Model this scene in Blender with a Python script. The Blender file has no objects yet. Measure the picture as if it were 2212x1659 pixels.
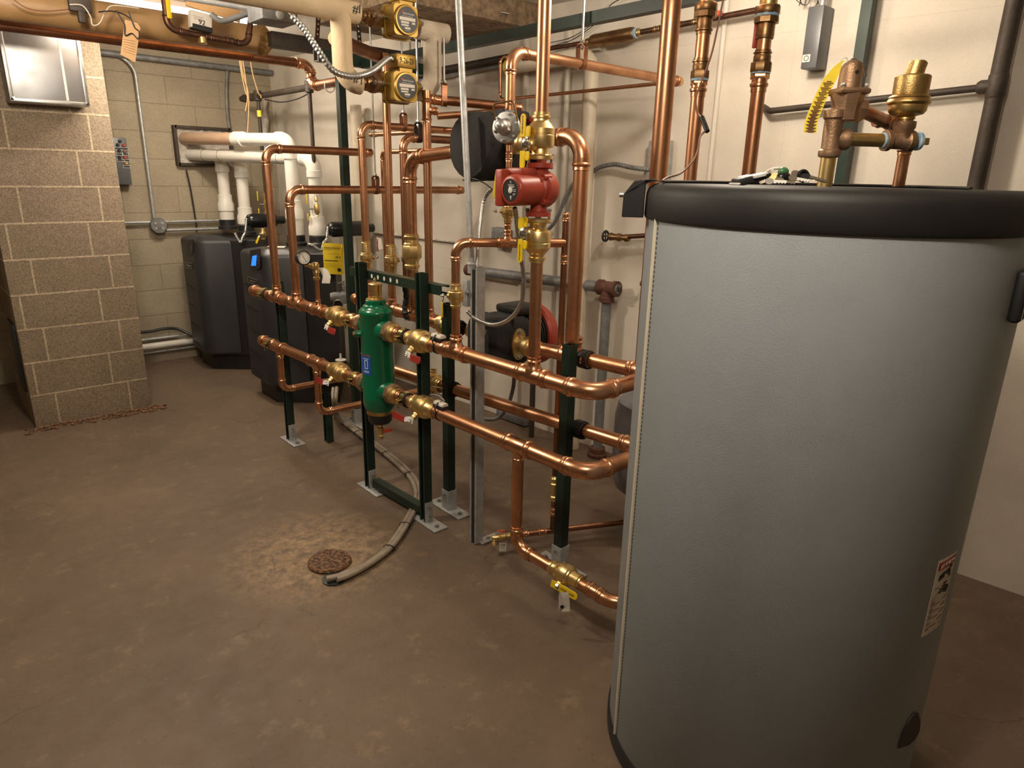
import bpy, bmesh, math, random
from mathutils import Vector as V, Matrix as Mx
random.seed(7)
SC = bpy.context.scene
COL = SC.collection
# ------------------------------------------------------------------ camera
CX, CY, F, HC = 1106.0, 829.5, 1465.0, 1.54
RX = V((0.750, -0.0, 0.0))
def _basis():
    d3 = V((1005-CX, 5600-CY, F)).normalized()
    d1 = V((-250-CX, 365-CY, F)); d1 = (d1 - d3*d1.dot(d3)).normalized()
    up = -d3
    return d1.cross(up), d1, up            # room X, Y, Z seen from the camera (x right, y down, z ahead)
AX, AY, AZ = _basis()
cam = bpy.data.objects.new('camera', bpy.data.cameras.new('camera'))
COL.objects.link(cam); SC.camera = cam
cam.data.sensor_width = 36.0
cam.data.lens = F/2212*36.0
cam.data.clip_start = 0.02
c0, c1, c2 = V((AX[0], AY[0], AZ[0])), V((AX[1], AY[1], AZ[1])), V((AX[2], AY[2], AZ[2]))
cm = Mx((( c0[0], -c1[0], -c2[0], 0), (c0[1], -c1[1], -c2[1], 0), (c0[2], -c1[2], -c2[2], HC), (0, 0, 0, 1)))
cam.matrix_world = cm
# ------------------------------------------------------------------ world, lamps, exposure
w = bpy.data.worlds.new('world'); SC.world = w; w.use_nodes = True
w.node_tree.nodes['Background'].inputs[0].default_value = (0.9, 0.75, 0.55, 1)
w.node_tree.nodes['Background'].inputs[1].default_value = 0.05
SC.view_settings.view_transform = 'Standard'
SC.view_settings.look = 'None'
SC.view_settings.gamma = 1.0
SC.view_settings.use_curve_mapping = False
SC.view_settings.exposure = 0.0
def lamp(name, loc, energy, color, size, size_y=None, rot=(0, 0, 0)):
    l = bpy.data.lights.new(name, 'AREA'); l.energy = energy; l.color = color
    l.shape = 'RECTANGLE' if size_y else 'DISK'; l.size = size
    if size_y: l.size_y = size_y
    o = bpy.data.objects.new(name, l); COL.objects.link(o); o.location = loc; o.rotation_euler = rot
    return o
def bulb(name, loc, energy, color, r):
    l = bpy.data.lights.new(name, 'POINT'); l.energy = energy; l.color = color; l.shadow_soft_size = r
    o = bpy.data.objects.new(name, l); COL.objects.link(o); o.location = loc
    return o
WARM = (1.0, 0.865, 0.70)
lamp('pier_lamp_light', (1.36, 4.46, 2.365), 9, WARM, 0.9, 0.10)
bulb('corner_fill_light', (1.55, 4.75, 2.28), 34, WARM, 0.05)  # added fill light, brightens the far boiler corner; no fixture there
bulb('mid_fill_light', (0.50, 2.85, 2.20), 62, WARM, 0.07)  # added fill clear of the duct, lights the mid floor and manifold
bulb('wall_bulb_light', (2.15, 1.40, 2.24), 31, WARM, 0.06)
bulb('room_bulb_light', (0.50, 0.45, 2.25), 44, WARM, 0.08)
# ------------------------------------------------------------------ placing: a point of the photograph on a known plane of the room
WA, WB = 3.09, -0.085                      # the painted wall stands at x = WA + WB*y
def ray(u, v):
    p = V((u-CX, v-CY, F))
    return V((AX.dot(p), AY.dot(p), AZ.dot(p)))
def U(u, v, X=None, Y=None, Z=None, D=None, W=None):
    r = ray(u, v); o = V((0, 0, HC))
    if X is not None: t = X/r[0]
    elif Y is not None: t = Y/r[1]
    elif Z is not None: t = (Z-HC)/r[2]
    elif W is not None: t = (WA-W)/(r[0]-WB*r[1])
    else: t = D/F
    return o + r*t
# ------------------------------------------------------------------ mesh building
def frame(d, up=None):
    d = V(d).normalized()
    if up is None: up = V((0, 0, 1)) if abs(d.z) < 0.9 else V((0, 1, 0))
    a = V(up).cross(d)
    if a.length < 1e-6: a = V((1, 0, 0)).cross(d)
    a.normalize()
    return a, d.cross(a), d
def fillet(pts, bend, k=8):
    pts = [V(p) for p in pts]
    if not bend or len(pts) < 3: return pts, []
    out, arcs = [pts[0]], []
    for i in range(1, len(pts)-1):
        p, a, b = pts[i], pts[i-1], pts[i+1]
        da, db = (a-p).normalized(), (b-p).normalized()
        ang = da.angle(db)
        if ang > math.pi-0.02: out.append(p); continue
        t = bend/math.tan(ang/2)
        t = min(t, (a-p).length*0.49 if i > 1 else (a-p).length*0.98, (b-p).length*0.49 if i < len(pts)-2 else (b-p).length*0.98)
        rr = t*math.tan(ang/2)
        cen = p + (da+db).normalized()*(rr/math.sin(ang/2))
        s, e = p+da*t-cen, p+db*t-cen
        ax = s.cross(e).normalized(); tot = s.angle(e)
        arc = [cen + Mx.Rotation(tot*j/k, 3, ax) @ s for j in range(k+1)]
        out += arc; arcs.append((arc, da, db))
    out.append(pts[-1])
    return out, arcs
class MB:
    def __init__(self, M=None): self.bm = bmesh.new(); self.M = M or Mx.Identity(4)
    def vt(self, p): return self.bm.verts.new(self.M @ V(p))
    def fc(self, vs):
        try: return self.bm.faces.new(vs)
        except ValueError: return None
    def rings(self, rings, closed=False, cap=True):
        n = len(rings[0])
        R = [[self.vt(p) for p in r] for r in rings]
        for i in range(len(R)-(0 if closed else 1)):
            a, b = R[i], R[(i+1) % len(R)]
            for j in range(n): self.fc([a[j], a[(j+1) % n], b[(j+1) % n], b[j]])
        if cap and not closed: self.fc(R[0][::-1]); self.fc(R[-1])
        return self
    def tube(self, pts, r, n=16, bend=0, k=8, cap=True, rf=None):
        pts, _ = fillet(pts, bend, k)
        q = [pts[0]]
        for p in pts[1:]:
            if (p-q[-1]).length > 1e-6: q.append(p)
        pts = q
        tans = []
        for i in range(len(pts)):
            a = pts[max(i-1, 0)]; b = pts[min(i+1, len(pts)-1)]
            if 0 < i < len(pts)-1: t = (pts[i]-a).normalized()+(b-pts[i]).normalized()
            else: t = b-a
            tans.append(t.normalized())
        a, b, _ = frame(tans[0])
        rs = []
        for i, p in enumerate(pts):
            t = tans[i]
            a = (a - t*a.dot(t)).normalized(); b = t.cross(a)
            ra = rf(i, len(pts)) if rf else r
            rs.append([p + (a*math.cos(2*math.pi*j/n)+b*math.sin(2*math.pi*j/n))*ra for j in range(n)])
        return self.rings(rs, cap=cap)
    def lathe(self, p, d, prof, n=24, up=None, cap=True, ph=0.0):
        a, b, d = frame(d, up); p = V(p)
        return self.rings([[p+d*t+(a*math.cos(2*math.pi*(j+ph)/n)+b*math.sin(2*math.pi*(j+ph)/n))*max(r, 1e-4) for j in range(n)] for r, t in prof], cap=cap)
    def cyl(self, p, q, r, n=20):
        p, q = V(p), V(q); return self.lathe(p, q-p, [(r, 0), (r, (q-p).length)], n)
    def hexn(self, p, d, r, L): return self.lathe(p, d, [(r*.94, 0), (r, L*.1), (r, L*.9), (r*.94, L)], 6)
    def box(self, c, s, ax=None, bev=0.0, seg=2):
        b2 = bmesh.new(); bmesh.ops.create_cube(b2, size=1)
        for vv in b2.verts: vv.co = V((vv.co[0]*s[0], vv.co[1]*s[1], vv.co[2]*s[2]))
        if bev: bmesh.ops.bevel(b2, geom=list(b2.edges), offset=bev, segments=seg, profile=0.5, affect='EDGES')
        ax = ax or (V((1, 0, 0)), V((0, 1, 0)), V((0, 0, 1))); c = V(c)
        m = {}
        for vv in b2.verts: m[vv.index] = self.vt(c+ax[0]*vv.co[0]+ax[1]*vv.co[1]+ax[2]*vv.co[2])
        b2.verts.index_update()
        for f in b2.faces: self.fc([m[x.index] for x in f.verts])
        b2.free(); return self
    def prism(self, poly, vec):
        vec = V(vec); A = [self.vt(p) for p in poly]; B = [self.vt(V(p)+vec) for p in poly]
        n = len(A); self.fc(A[::-1]); self.fc(B)
        for i in range(n): self.fc([A[i], A[(i+1) % n], B[(i+1) % n], B[i]])
        return self
    def quad(self, a, b, c, d): self.fc([self.vt(x) for x in (a, b, c, d)]); return self
    def sphere(self, c, r, n=16, sq=(1, 1, 1)):
        rs = []
        for i in range(n//2+1):
            t = math.pi*i/(n//2); rr = max(math.sin(t)*r, 1e-4)
            rs.append([V(c)+V((math.cos(2*math.pi*j/n)*rr*sq[0], math.sin(2*math.pi*j/n)*rr*sq[1], math.cos(t)*r*sq[2])) for j in range(n)])
        return self.rings(rs)
    def torus(self, c, d, R, r, n=28, m=8, up=None):
        a, b, d = frame(d, up); c = V(c)
        rs = []
        for i in range(n):
            t = 2*math.pi*i/n; e = a*math.cos(t)+b*math.sin(t)
            rs.append([c+e*(R+r*math.cos(2*math.pi*j/m))+d*r*math.sin(2*math.pi*j/m) for j in range(m)])
        return self.rings(rs, closed=True)
    def sock(self, p, d, r, flip=False):
        pr = [(1.0, 0), (1.09, 0), (1.09, .55), (1.2, .66), (1.26, .82), (1.2, .98), (1.1, 1.08), (1.1, 1.35), (1.15, 1.42), (1.15, 1.52), (1.0, 1.56)]
        return self.lathe(p, d, [(a*r, b*r) for a, b in pr], 24)
    def obj(self, name, mat, parent=None, sharp=38, bev=None):
        bm = self.bm
        bmesh.ops.remove_doubles(bm, verts=bm.verts, dist=1e-6)
        bmesh.ops.recalc_face_normals(bm, faces=bm.faces)
        if parent is not None: o = WORLD[parent.name]
        elif bm.verts:
            xs = [x.co for x in bm.verts]
            o = V(((min(c.x for c in xs)+max(c.x for c in xs))/2, (min(c.y for c in xs)+max(c.y for c in xs))/2, min(c.z for c in xs)))
        else: o = V((0, 0, 0))
        for x in bm.verts: x.co -= o
        me = bpy.data.meshes.new(name); bm.to_mesh(me); bm.free()
        me.polygons.foreach_set('use_smooth', [True]*len(me.polygons))
        me.set_sharp_from_angle(angle=math.radians(sharp))
        me.materials.append(MAT[mat] if isinstance(mat, str) else mat)
        ob = bpy.data.objects.new(name, me); COL.objects.link(ob)
        if parent is not None: ob.parent = parent
        else: ob.location = o
        WORLD[ob.name] = o
        if bev:
            b = ob.modifiers.new('bevel', 'BEVEL'); b.width = bev; b.segments = 2; b.limit_method = 'ANGLE'
        return ob
WORLD = {}
def thing(name, label, cat, loc, group=None):
    o = bpy.data.objects.new(name, None); COL.objects.link(o); o.location = loc; o.empty_display_size = 0.05
    o['label'] = label; o['category'] = cat
    if group: o['group'] = group
    WORLD[o.name] = V(loc); return o
def tag(o, label, cat, group=None):
    o['label'] = label; o['category'] = cat
    if group: o['group'] = group
    return o
def struct(o): o['kind'] = 'structure'; return o
def text(s, size, pos, right, up, mat, parent, name='lettering', ext=0.0008, sx=1.0, align='CENTER'):
    cu = bpy.data.curves.new('t', 'FONT'); cu.body = s; cu.size = size; cu.extrude = ext; cu.align_x = align; cu.align_y = 'CENTER'; cu.resolution_u = 2
    t = bpy.data.objects.new('t', cu); COL.objects.link(t)
    me = bpy.data.meshes.new_from_object(t.evaluated_get(bpy.context.evaluated_depsgraph_get()))
    bpy.data.objects.remove(t)
    right, up = V(right).normalized(), V(up).normalized(); up = (up-right*up.dot(right)).normalized(); nn = right.cross(up)
    o = WORLD[parent.name]
    for x in me.vertices: x.co = V(pos)+right*x.co.x*sx+up*x.co.y+nn*x.co.z - o
    me.name = name; me.materials.clear(); me.materials.append(MAT[mat])
    ob = bpy.data.objects.new(name, me); COL.objects.link(ob); ob.parent = parent
    WORLD[ob.name] = o
    return ob
# ------------------------------------------------------------------ materials
MAT = {}
def base(name):
    m = bpy.data.materials.new(name); m.use_nodes = True; nt = m.node_tree
    return m, nt, nt.nodes, nt.links, nt.nodes['Principled BSDF']
def pm(name, c1, c2=None, sc=6.0, rough=0.5, metal=0.0, bump=0.0, bsc=80.0, lo=0.35, hi=0.65, rv=0.0, spec=None, coat=0.0):
    m, nt, N, L, P = base(name)
    P.inputs['Metallic'].default_value = metal; P.inputs['Roughness'].default_value = rough
    P.inputs['Base Color'].default_value = (*c1, 1)
    if spec is not None: P.inputs['Specular IOR Level'].default_value = spec
    if coat: P.inputs['Coat Weight'].default_value = coat; P.inputs['Coat Roughness'].default_value = 0.15
    tc = N.new('ShaderNodeNewGeometry')
    if c2:
        no = N.new('ShaderNodeTexNoise'); no.inputs['Scale'].default_value = sc; no.inputs['Detail'].default_value = 8; no.inputs['Roughness'].default_value = .62
        L.new(tc.outputs['Position'], no.inputs['Vector'])
        mr = N.new('ShaderNodeMapRange'); mr.inputs['From Min'].default_value = lo; mr.inputs['From Max'].default_value = hi
        L.new(no.outputs['Fac'], mr.inputs['Value'])
        mx = N.new('ShaderNodeMix'); mx.data_type = 'RGBA'; mx.inputs['A'].default_value = (*c1, 1); mx.inputs['B'].default_value = (*c2, 1)
        L.new(mr.outputs['Result'], mx.inputs['Factor']); L.new(mx.outputs['Result'], P.inputs['Base Color'])
        if rv:
            m2 = N.new('ShaderNodeMapRange'); m2.inputs['To Min'].default_value = rough; m2.inputs['To Max'].default_value = rough+rv
            L.new(mr.outputs['Result'], m2.inputs['Value']); L.new(m2.outputs['Result'], P.inputs['Roughness'])
    if bump:
        n2 = N.new('ShaderNodeTexNoise'); n2.inputs['Scale'].default_value = bsc; n2.inputs['Detail'].default_value = 4
        L.new(tc.outputs['Position'], n2.inputs['Vector'])
        bp = N.new('ShaderNodeBump'); bp.inputs['Strength'].default_value = bump; bp.inputs['Distance'].default_value = 0.01
        L.new(n2.outputs['Fac'], bp.inputs['Height']); L.new(bp.outputs['Normal'], P.inputs['Normal'])
    MAT[name] = m; return m
pm('copper', (0.68, 0.36, 0.20), (0.38, 0.18, 0.095), 9, 0.30, 1.0, rv=0.16, lo=.38, hi=.72)
pm('copper_bright', (0.78, 0.43, 0.25), (0.56, 0.28, 0.15), 16, 0.22, 1.0, rv=0.12)
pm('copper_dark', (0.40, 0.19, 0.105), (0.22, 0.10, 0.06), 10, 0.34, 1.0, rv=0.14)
pm('copper_old', (0.17, 0.08, 0.05), (0.085, 0.05, 0.035), 20, 0.45, 0.9, rv=0.1)
pm('brass', (0.88, 0.68, 0.32), (0.68, 0.48, 0.20), 18, 0.30, 1.0, rv=0.12)
pm('brass_cast', (0.66, 0.46, 0.19), (0.44, 0.29, 0.11), 22, 0.40, 1.0, bump=0.12, bsc=350)
pm('bronze', (0.36, 0.22, 0.11), (0.22, 0.13, 0.06), 20, 0.34, 1.0, rv=0.15)
pm('bronze_cast', (0.42, 0.27, 0.17), (0.28, 0.17, 0.10), 20, 0.5, 0.85, bump=0.15, bsc=300)
pm('clamp_brass', (0.72, 0.62, 0.30), (0.55, 0.45, 0.18), 15, 0.25, 1.0)
pm('steel', (0.62, 0.62, 0.60), (0.42, 0.42, 0.41), 14, 0.3, 1.0, rv=0.2)
pm('chrome', (0.82, 0.81, 0.78), None, 1, 0.14, 1.0)
pm('galvanized', (0.52, 0.53, 0.53), (0.38, 0.39, 0.39), 35, 0.42, 0.55, rv=0.15)
pm('galvanized_dull', (0.27, 0.27, 0.27), (0.17, 0.17, 0.17), 18, 0.62, 0.5, bump=0.1, bsc=120)
pm('iron_dark', (0.062, 0.046, 0.034), (0.036, 0.026, 0.019), 12, 0.6, 0.25, bump=0.15)
pm('rust', (0.145, 0.062, 0.042), (0.085, 0.035, 0.024), 25, 0.8, 0.2, bump=0.3, bsc=150)
pm('rust_drain', (0.24, 0.125, 0.06), (0.07, 0.032, 0.018), 70, 0.85, 0.1, bump=0.6, bsc=90, lo=.42, hi=.58)
pm('strut_green', (0.014, 0.032, 0.021), (0.009, 0.021, 0.014), 8, 0.42, 0.0, spec=0.35)
pm('black', (0.012, 0.012, 0.013), (0.02, 0.02, 0.02), 8, 0.45)
pm('black_gloss', (0.010, 0.010, 0.011), None, 1, 0.22)
pm('black_foam', (0.012, 0.012, 0.012), (0.02, 0.019, 0.018), 60, 0.85, bump=0.25, bsc=240)
pm('rubber', (0.016, 0.015, 0.014), None, 1, 0.6)
pm('boiler_grey', (0.036, 0.036, 0.040), (0.028, 0.028, 0.031), 6, 0.40, 0.1, bump=0.05, bsc=600)
pm('boiler_black', (0.010, 0.0095, 0.010), (0.014, 0.013, 0.013), 5, 0.45)
pm('pvc', (0.78, 0.76, 0.70), (0.70, 0.67, 0.60), 4, 0.32)
pm('pvc_tan', (0.50, 0.33, 0.22), (0.58, 0.41, 0.29), 5, 0.42)
pm('canvas', (0.70, 0.55, 0.36), (0.63, 0.48, 0.30), 9, 0.85, bump=0.25, bsc=60)
pm('canvas_grey', (0.58, 0.51, 0.40), (0.44, 0.37, 0.28), 14, 0.9, bump=0.6, bsc=40)
pm('kraft', (0.40, 0.245, 0.105), (0.31, 0.175, 0.07), 6, 0.5, bump=0.12, bsc=20)
pm('fibre', (0.50, 0.30, 0.10), (0.22, 0.12, 0.04), 40, 0.95, bump=1.0, bsc=70)
pm('wool', (0.56, 0.52, 0.47), (0.36, 0.31, 0.26), 18, 0.95, bump=1.0, bsc=30)
pm('painted_pipe', (0.62, 0.55, 0.43), (0.47, 0.36, 0.22), 7, 0.5, bump=0.1, bsc=40, lo=.5, hi=.8)
pm('wall_paint', (0.66, 0.61, 0.53), None)
pm('pump_red', (0.36, 0.050, 0.026), (0.30, 0.038, 0.02), 12, 0.38, bump=0.08, bsc=400)
pm('pump_gold', (0.40, 0.25, 0.05), (0.32, 0.19, 0.035), 10, 0.38, 0.55)
pm('sep_green', (0.0, 0.135, 0.058), (0.0, 0.115, 0.048), 6, 0.24, coat=0.3)
pm('handle_red', (0.30, 0.025, 0.018), (0.24, 0.02, 0.015), 20, 0.42)
pm('red_bright', (0.55, 0.07, 0.03), None, 1, 0.4)
pm('handle_yellow', (0.80, 0.56, 0.01), None, 1, 0.35)
pm('label_yellow', (0.82, 0.62, 0.02), None, 1, 0.5)
pm('tag_yellow', (0.88, 0.70, 0.06), None, 1, 0.45)
pm('paper', (0.74, 0.70, 0.62), (0.66, 0.61, 0.53), 20, 0.7)
pm('manila', (0.52, 0.32, 0.15), (0.46, 0.28, 0.13), 12, 0.75)
pm('white_plastic', (0.70, 0.66, 0.56), None, 1, 0.35)
pm('white', (0.78, 0.76, 0.72), None, 1, 0.5)
pm('ink', (0.012, 0.011, 0.012), None, 1, 0.6)
pm('ink_red', (0.42, 0.035, 0.02), None, 1, 0.5)
pm('ink_brown', (0.20, 0.10, 0.06), None, 1, 0.6)
pm('ink_purple', (0.16, 0.08, 0.26), None, 1, 0.6)
pm('label_blue', (0.01, 0.09, 0.42), None, 1, 0.4)
pm('tape_blue', (0.20, 0.36, 0.52), (0.40, 0.52, 0.60), 60, 0.5)
pm('tape_purple', (0.05, 0.03, 0.14), None, 1, 0.5)
pm('vinyl_grey', (0.345, 0.385, 0.415), (0.32, 0.36, 0.385), 5, 0.46, bump=0.10, bsc=260)
pm('lid_black', (0.0095, 0.009, 0.0085), (0.012, 0.0115, 0.011), 20, 0.58, bump=0.05, bsc=500)
pm('tank_cream', (0.70, 0.64, 0.50), None, 1, 0.5)
pm('stitch', (0.08, 0.08, 0.09), None, 1, 0.7)
pm('box_grey', (0.135, 0.14, 0.145), (0.115, 0.12, 0.125), 10, 0.42, 0.3)
pm('expansion_grey', (0.20, 0.20, 0.225), (0.17, 0.17, 0.19), 6, 0.3)
pm('hose', (0.34, 0.29, 0.23), (0.25, 0.205, 0.155), 25, 0.38)
pm('wood_dark', (0.10, 0.055, 0.03), (0.06, 0.033, 0.02), 6, 0.7, bump=0.3)
pm('rope', (0.42, 0.27, 0.13), None, 1, 0.9)
pm('wire_brown', (0.20, 0.085, 0.05), None, 1, 0.45)
pm('wire_black', (0.012, 0.012, 0.012), None, 1, 0.5)
pm('wire_white', (0.55, 0.50, 0.42), None, 1, 0.5)
pm('foil_white', (0.62, 0.60, 0.56), None, 1, 0.4)
pm('key_metal', (0.45, 0.40, 0.32), None, 1, 0.35, 1.0)
pm('green_plastic', (0.05, 0.16, 0.07), None, 1, 0.3)
pm('glass_face', (0.72, 0.70, 0.64), None, 1, 0.3)
pm('cardboard', (0.50, 0.30, 0.13), (0.42, 0.24, 0.10), 12, 0.75)
pm('sheet_metal', (0.46, 0.47, 0.48), (0.38, 0.39, 0.40), 4, 0.36, 1.0, rv=0.14)
def emit(name, c, s):
    m, nt, N, L, P = base(name); P.inputs['Base Color'].default_value = (*c, 1)
    P.inputs['Emission Color'].default_value = (*c, 1); P.inputs['Emission Strength'].default_value = s; MAT[name] = m
emit('screen_blue', (0.02, 0.19, 1.0), 1.25)
emit('tube_light', (1.0, 0.93, 0.80), 9.0)
def blocks(name, cb1, cb2, cm, mortar, w, h, off, speck, bump, rowoff=0.0, shift=0.0, blotch=None, msm=0.1):
    m, nt, N, L, P = base(name); P.inputs['Roughness'].default_value = 0.85
    g = N.new('ShaderNodeNewGeometry'); s = N.new('ShaderNodeSeparateXYZ'); L.new(g.outputs['Position'], s.inputs[0])
    ad = N.new('ShaderNodeMath'); L.new(s.outputs['X'], ad.inputs[0]); L.new(s.outputs['Y'], ad.inputs[1])
    a2 = N.new('ShaderNodeMath'); a2.inputs[1].default_value = shift; L.new(ad.outputs[0], a2.inputs[0])
    a3 = N.new('ShaderNodeMath'); a3.inputs[1].default_value = rowoff; L.new(s.outputs['Z'], a3.inputs[0])
    cb = N.new('ShaderNodeCombineXYZ'); L.new(a2.outputs[0], cb.inputs[0]); L.new(a3.outputs[0], cb.inputs[1])
    br = N.new('ShaderNodeTexBrick'); L.new(cb.outputs[0], br.inputs['Vector'])
    br.inputs['Scale'].default_value = 1; br.inputs['Brick Width'].default_value = w; br.inputs['Row Height'].default_value = h
    br.inputs['Mortar Size'].default_value = mortar; br.inputs['Mortar Smooth'].default_value = msm; br.offset = off
    br.inputs['Color1'].default_value = (*cb1, 1); br.inputs['Color2'].default_value = (*cb2, 1); br.inputs['Mortar'].default_value = (*cm, 1)
    no = N.new('ShaderNodeTexNoise'); no.inputs['Scale'].default_value = 150; no.inputs['Detail'].default_value = 3; L.new(g.outputs['Position'], no.inputs['Vector'])
    mr = N.new('ShaderNodeMapRange'); mr.inputs['From Min'].default_value = .36; mr.inputs['From Max'].default_value = .62
    mr.inputs['To Min'].default_value = 1-speck; mr.inputs['To Max'].default_value = 1+speck*.5; L.new(no.outputs['Fac'], mr.inputs['Value'])
    n3 = N.new('ShaderNodeTexNoise'); n3.inputs['Scale'].default_value = 3; n3.inputs['Detail'].default_value = 6; L.new(g.outputs['Position'], n3.inputs['Vector'])
    m3 = N.new('ShaderNodeMapRange'); m3.inputs['From Min'].default_value = .3; m3.inputs['From Max'].default_value = .7; m3.inputs['To Min'].default_value = .86; m3.inputs['To Max'].default_value = 1.1; L.new(n3.outputs['Fac'], m3.inputs['Value'])
    mu = N.new('ShaderNodeMath'); mu.operation = 'MULTIPLY'; L.new(mr.outputs[0], mu.inputs[0]); L.new(m3.outputs[0], mu.inputs[1])
    vm = N.new('ShaderNodeVectorMath'); vm.operation = 'SCALE'; L.new(br.outputs['Color'], vm.inputs[0]); L.new(mu.outputs[0], vm.inputs['Scale'])
    L.new(vm.outputs[0], P.inputs['Base Color'])
    ma = N.new('ShaderNodeMath'); ma.operation = 'MULTIPLY'; ma.inputs[1].default_value = -1.0 if bump > 0 else 1.0; L.new(br.outputs['Fac'], ma.inputs[0])
    mb = N.new('ShaderNodeMath'); mb.operation = 'MULTIPLY_ADD'; mb.inputs[1].default_value = .5; L.new(no.outputs['Fac'], mb.inputs[0]); L.new(ma.outputs[0], mb.inputs[2])
    bp = N.new('ShaderNodeBump'); bp.inputs['Strength'].default_value = abs(bump); bp.inputs['Distance'].default_value = .006; L.new(mb.outputs[0], bp.inputs['Height']); L.new(bp.outputs['Normal'], P.inputs['Normal'])
    MAT[name] = m
blocks('pier_block', (0.315, 0.245, 0.170), (0.285, 0.220, 0.150), (0.56, 0.45, 0.31), 0.0065, 0.405, 0.2035, 0.79, 0.32, -0.5, shift=-0.02, msm=0.35)
blocks('wall_block', (0.37, 0.315, 0.225), (0.35, 0.295, 0.21), (0.27, 0.22, 0.15), 0.004, 0.405, 0.2035, 0.5, 0.12, 0.5, shift=0.13, rowoff=0.02, msm=0.5)
blocks('wall_white', (0.64, 0.585, 0.50), (0.63, 0.575, 0.49), (0.60, 0.545, 0.455), 0.003, 1.22, 1.22, 0.0, 0.03, 0.15, shift=0.35, rowoff=0.30, msm=0.6)
def floor_mat():
    m, nt, N, L, P = base('floor_paint')
    g = N.new('ShaderNodeNewGeometry')
    def noise(sc, det=8, ro=.6):
        n = N.new('ShaderNodeTexNoise'); n.inputs['Scale'].default_value = sc; n.inputs['Detail'].default_value = det; n.inputs['Roughness'].default_value = ro
        L.new(g.outputs['Position'], n.inputs['Vector']); return n.outputs['Fac']
    def rng(x, a, b, c=0.0, d=1.0):
        r = N.new('ShaderNodeMapRange'); r.inputs['From Min'].default_value = a; r.inputs['From Max'].default_value = b; r.inputs['To Min'].default_value = c; r.inputs['To Max'].default_value = d
        L.new(x, r.inputs['Value']); return r.outputs[0]
    def mix(f, a, b):
        x = N.new('ShaderNodeMix'); x.data_type = 'RGBA'
        L.new(f, x.inputs['Factor'])
        for k, c in (('A', a), ('B', b)):
            if isinstance(c, tuple): x.inputs[k].default_value = (*c, 1)
            else: L.new(c, x.inputs[k])
        return x.outputs['Result']
    col = mix(rng(noise(1.6), .35, .65), (0.112, 0.077, 0.050), (0.155, 0.107, 0.070))
    col = mix(rng(noise(9, 10, .7), .56, .74), col, (0.235, 0.160, 0.100))
    col = mix(rng(noise(60, 5), .60, .72, 0, .55), col, (0.075, 0.043, 0.026))
    col = mix(rng(noise(34, 9, .75), .66, .74, 0, .7), col, (0.34, 0.255, 0.165))
    # worn, lighter ring round the drain
    s = N.new('ShaderNodeVectorMath'); s.operation = 'DISTANCE'; s.inputs[1].default_value = (1.08, 2.42, 0); L.new(g.outputs['Position'], s.inputs[0])
    ad = N.new('ShaderNodeMath'); ad.operation = 'MULTIPLY'; L.new(rng(s.outputs['Value'], .16, .42, 1, 0), ad.inputs[0]); L.new(rng(noise(22, 10, .75), .42, .62), ad.inputs[1])
    col = mix(ad.outputs[0], col, (0.36, 0.25, 0.135))
    # hairline cracks
    vo = N.new('ShaderNodeTexVoronoi'); vo.feature = 'DISTANCE_TO_EDGE'; vo.inputs['Scale'].default_value = 0.75
    wv = N.new('ShaderNodeTexNoise'); wv.inputs['Scale'].default_value = 4; wv.inputs['Detail'].default_value = 6; L.new(g.outputs['Position'], wv.inputs['Vector'])
    va = N.new('ShaderNodeVectorMath'); va.operation = 'MULTIPLY_ADD'; va.inputs[1].default_value = (.35, .35, 0); L.new(wv.outputs['Color'], va.inputs[0]); L.new(g.outputs['Position'], va.inputs[2])
    L.new(va.outputs[0], vo.inputs['Vector'])
    cr = N.new('ShaderNodeMath'); cr.operation = 'MULTIPLY'; L.new(rng(vo.outputs['Distance'], 0, .004, .8, 0), cr.inputs[0]); L.new(rng(noise(2.2), .5, .6), cr.inputs[1])
    col = mix(cr.outputs[0], col, (0.05, 0.028, 0.017))
    L.new(col, P.inputs['Base Color'])
    L.new(rng(noise(14), .3, .7, .48, .72), P.inputs['Roughness'])
    bp = N.new('ShaderNodeBump'); bp.inputs['Strength'].default_value = .35; bp.inputs['Distance'].default_value = .006
    L.new(noise(45, 8, .7), bp.inputs['Height']); L.new(bp.outputs['Normal'], P.inputs['Normal'])
    MAT['floor_paint'] = m
floor_mat()
pm('ceiling_paint', (0.62, 0.585, 0.53), (0.55, 0.51, 0.46), 3, 0.8, bump=0.2, bsc=25)
pm('ceiling_rough', (0.36, 0.26, 0.16), (0.15, 0.10, 0.06), 22, 0.95, bump=1.0, bsc=55)
# ------------------------------------------------------------------ the room
struct(MB().box((-0.05, 2.0, -0.05), (6.7, 8.3, 0.1)).obj('floor', 'floor_paint'))
struct(MB().box((-0.3, 6.08, 1.21), (6.2, 0.1, 2.5)).obj('wall_back', 'wall_block'))
struct(MB().prism([(WA+WB*-2, -2, -0.02), (WA+WB*6.03, 6.03, -0.02), (WA+WB*6.03, 6.03, 2.46), (WA+WB*-2, -2, 2.46)], (0.1, 0, 0)).obj('wall_right', 'wall_white'))
struct(MB().box((-3.4, 2.0, 1.21), (0.1, 8.1, 2.5)).obj('wall_left', 'wall_block'))
struct(MB().box((-0.1, -2.05, 1.21), (6.8, 0.1, 2.5)).obj('wall_front', 'wall_block'))
struct(MB().box((-0.05, 2.0, 2.47), (6.9, 8.3, 0.1)).obj('ceiling', 'ceiling_paint'))
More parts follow.
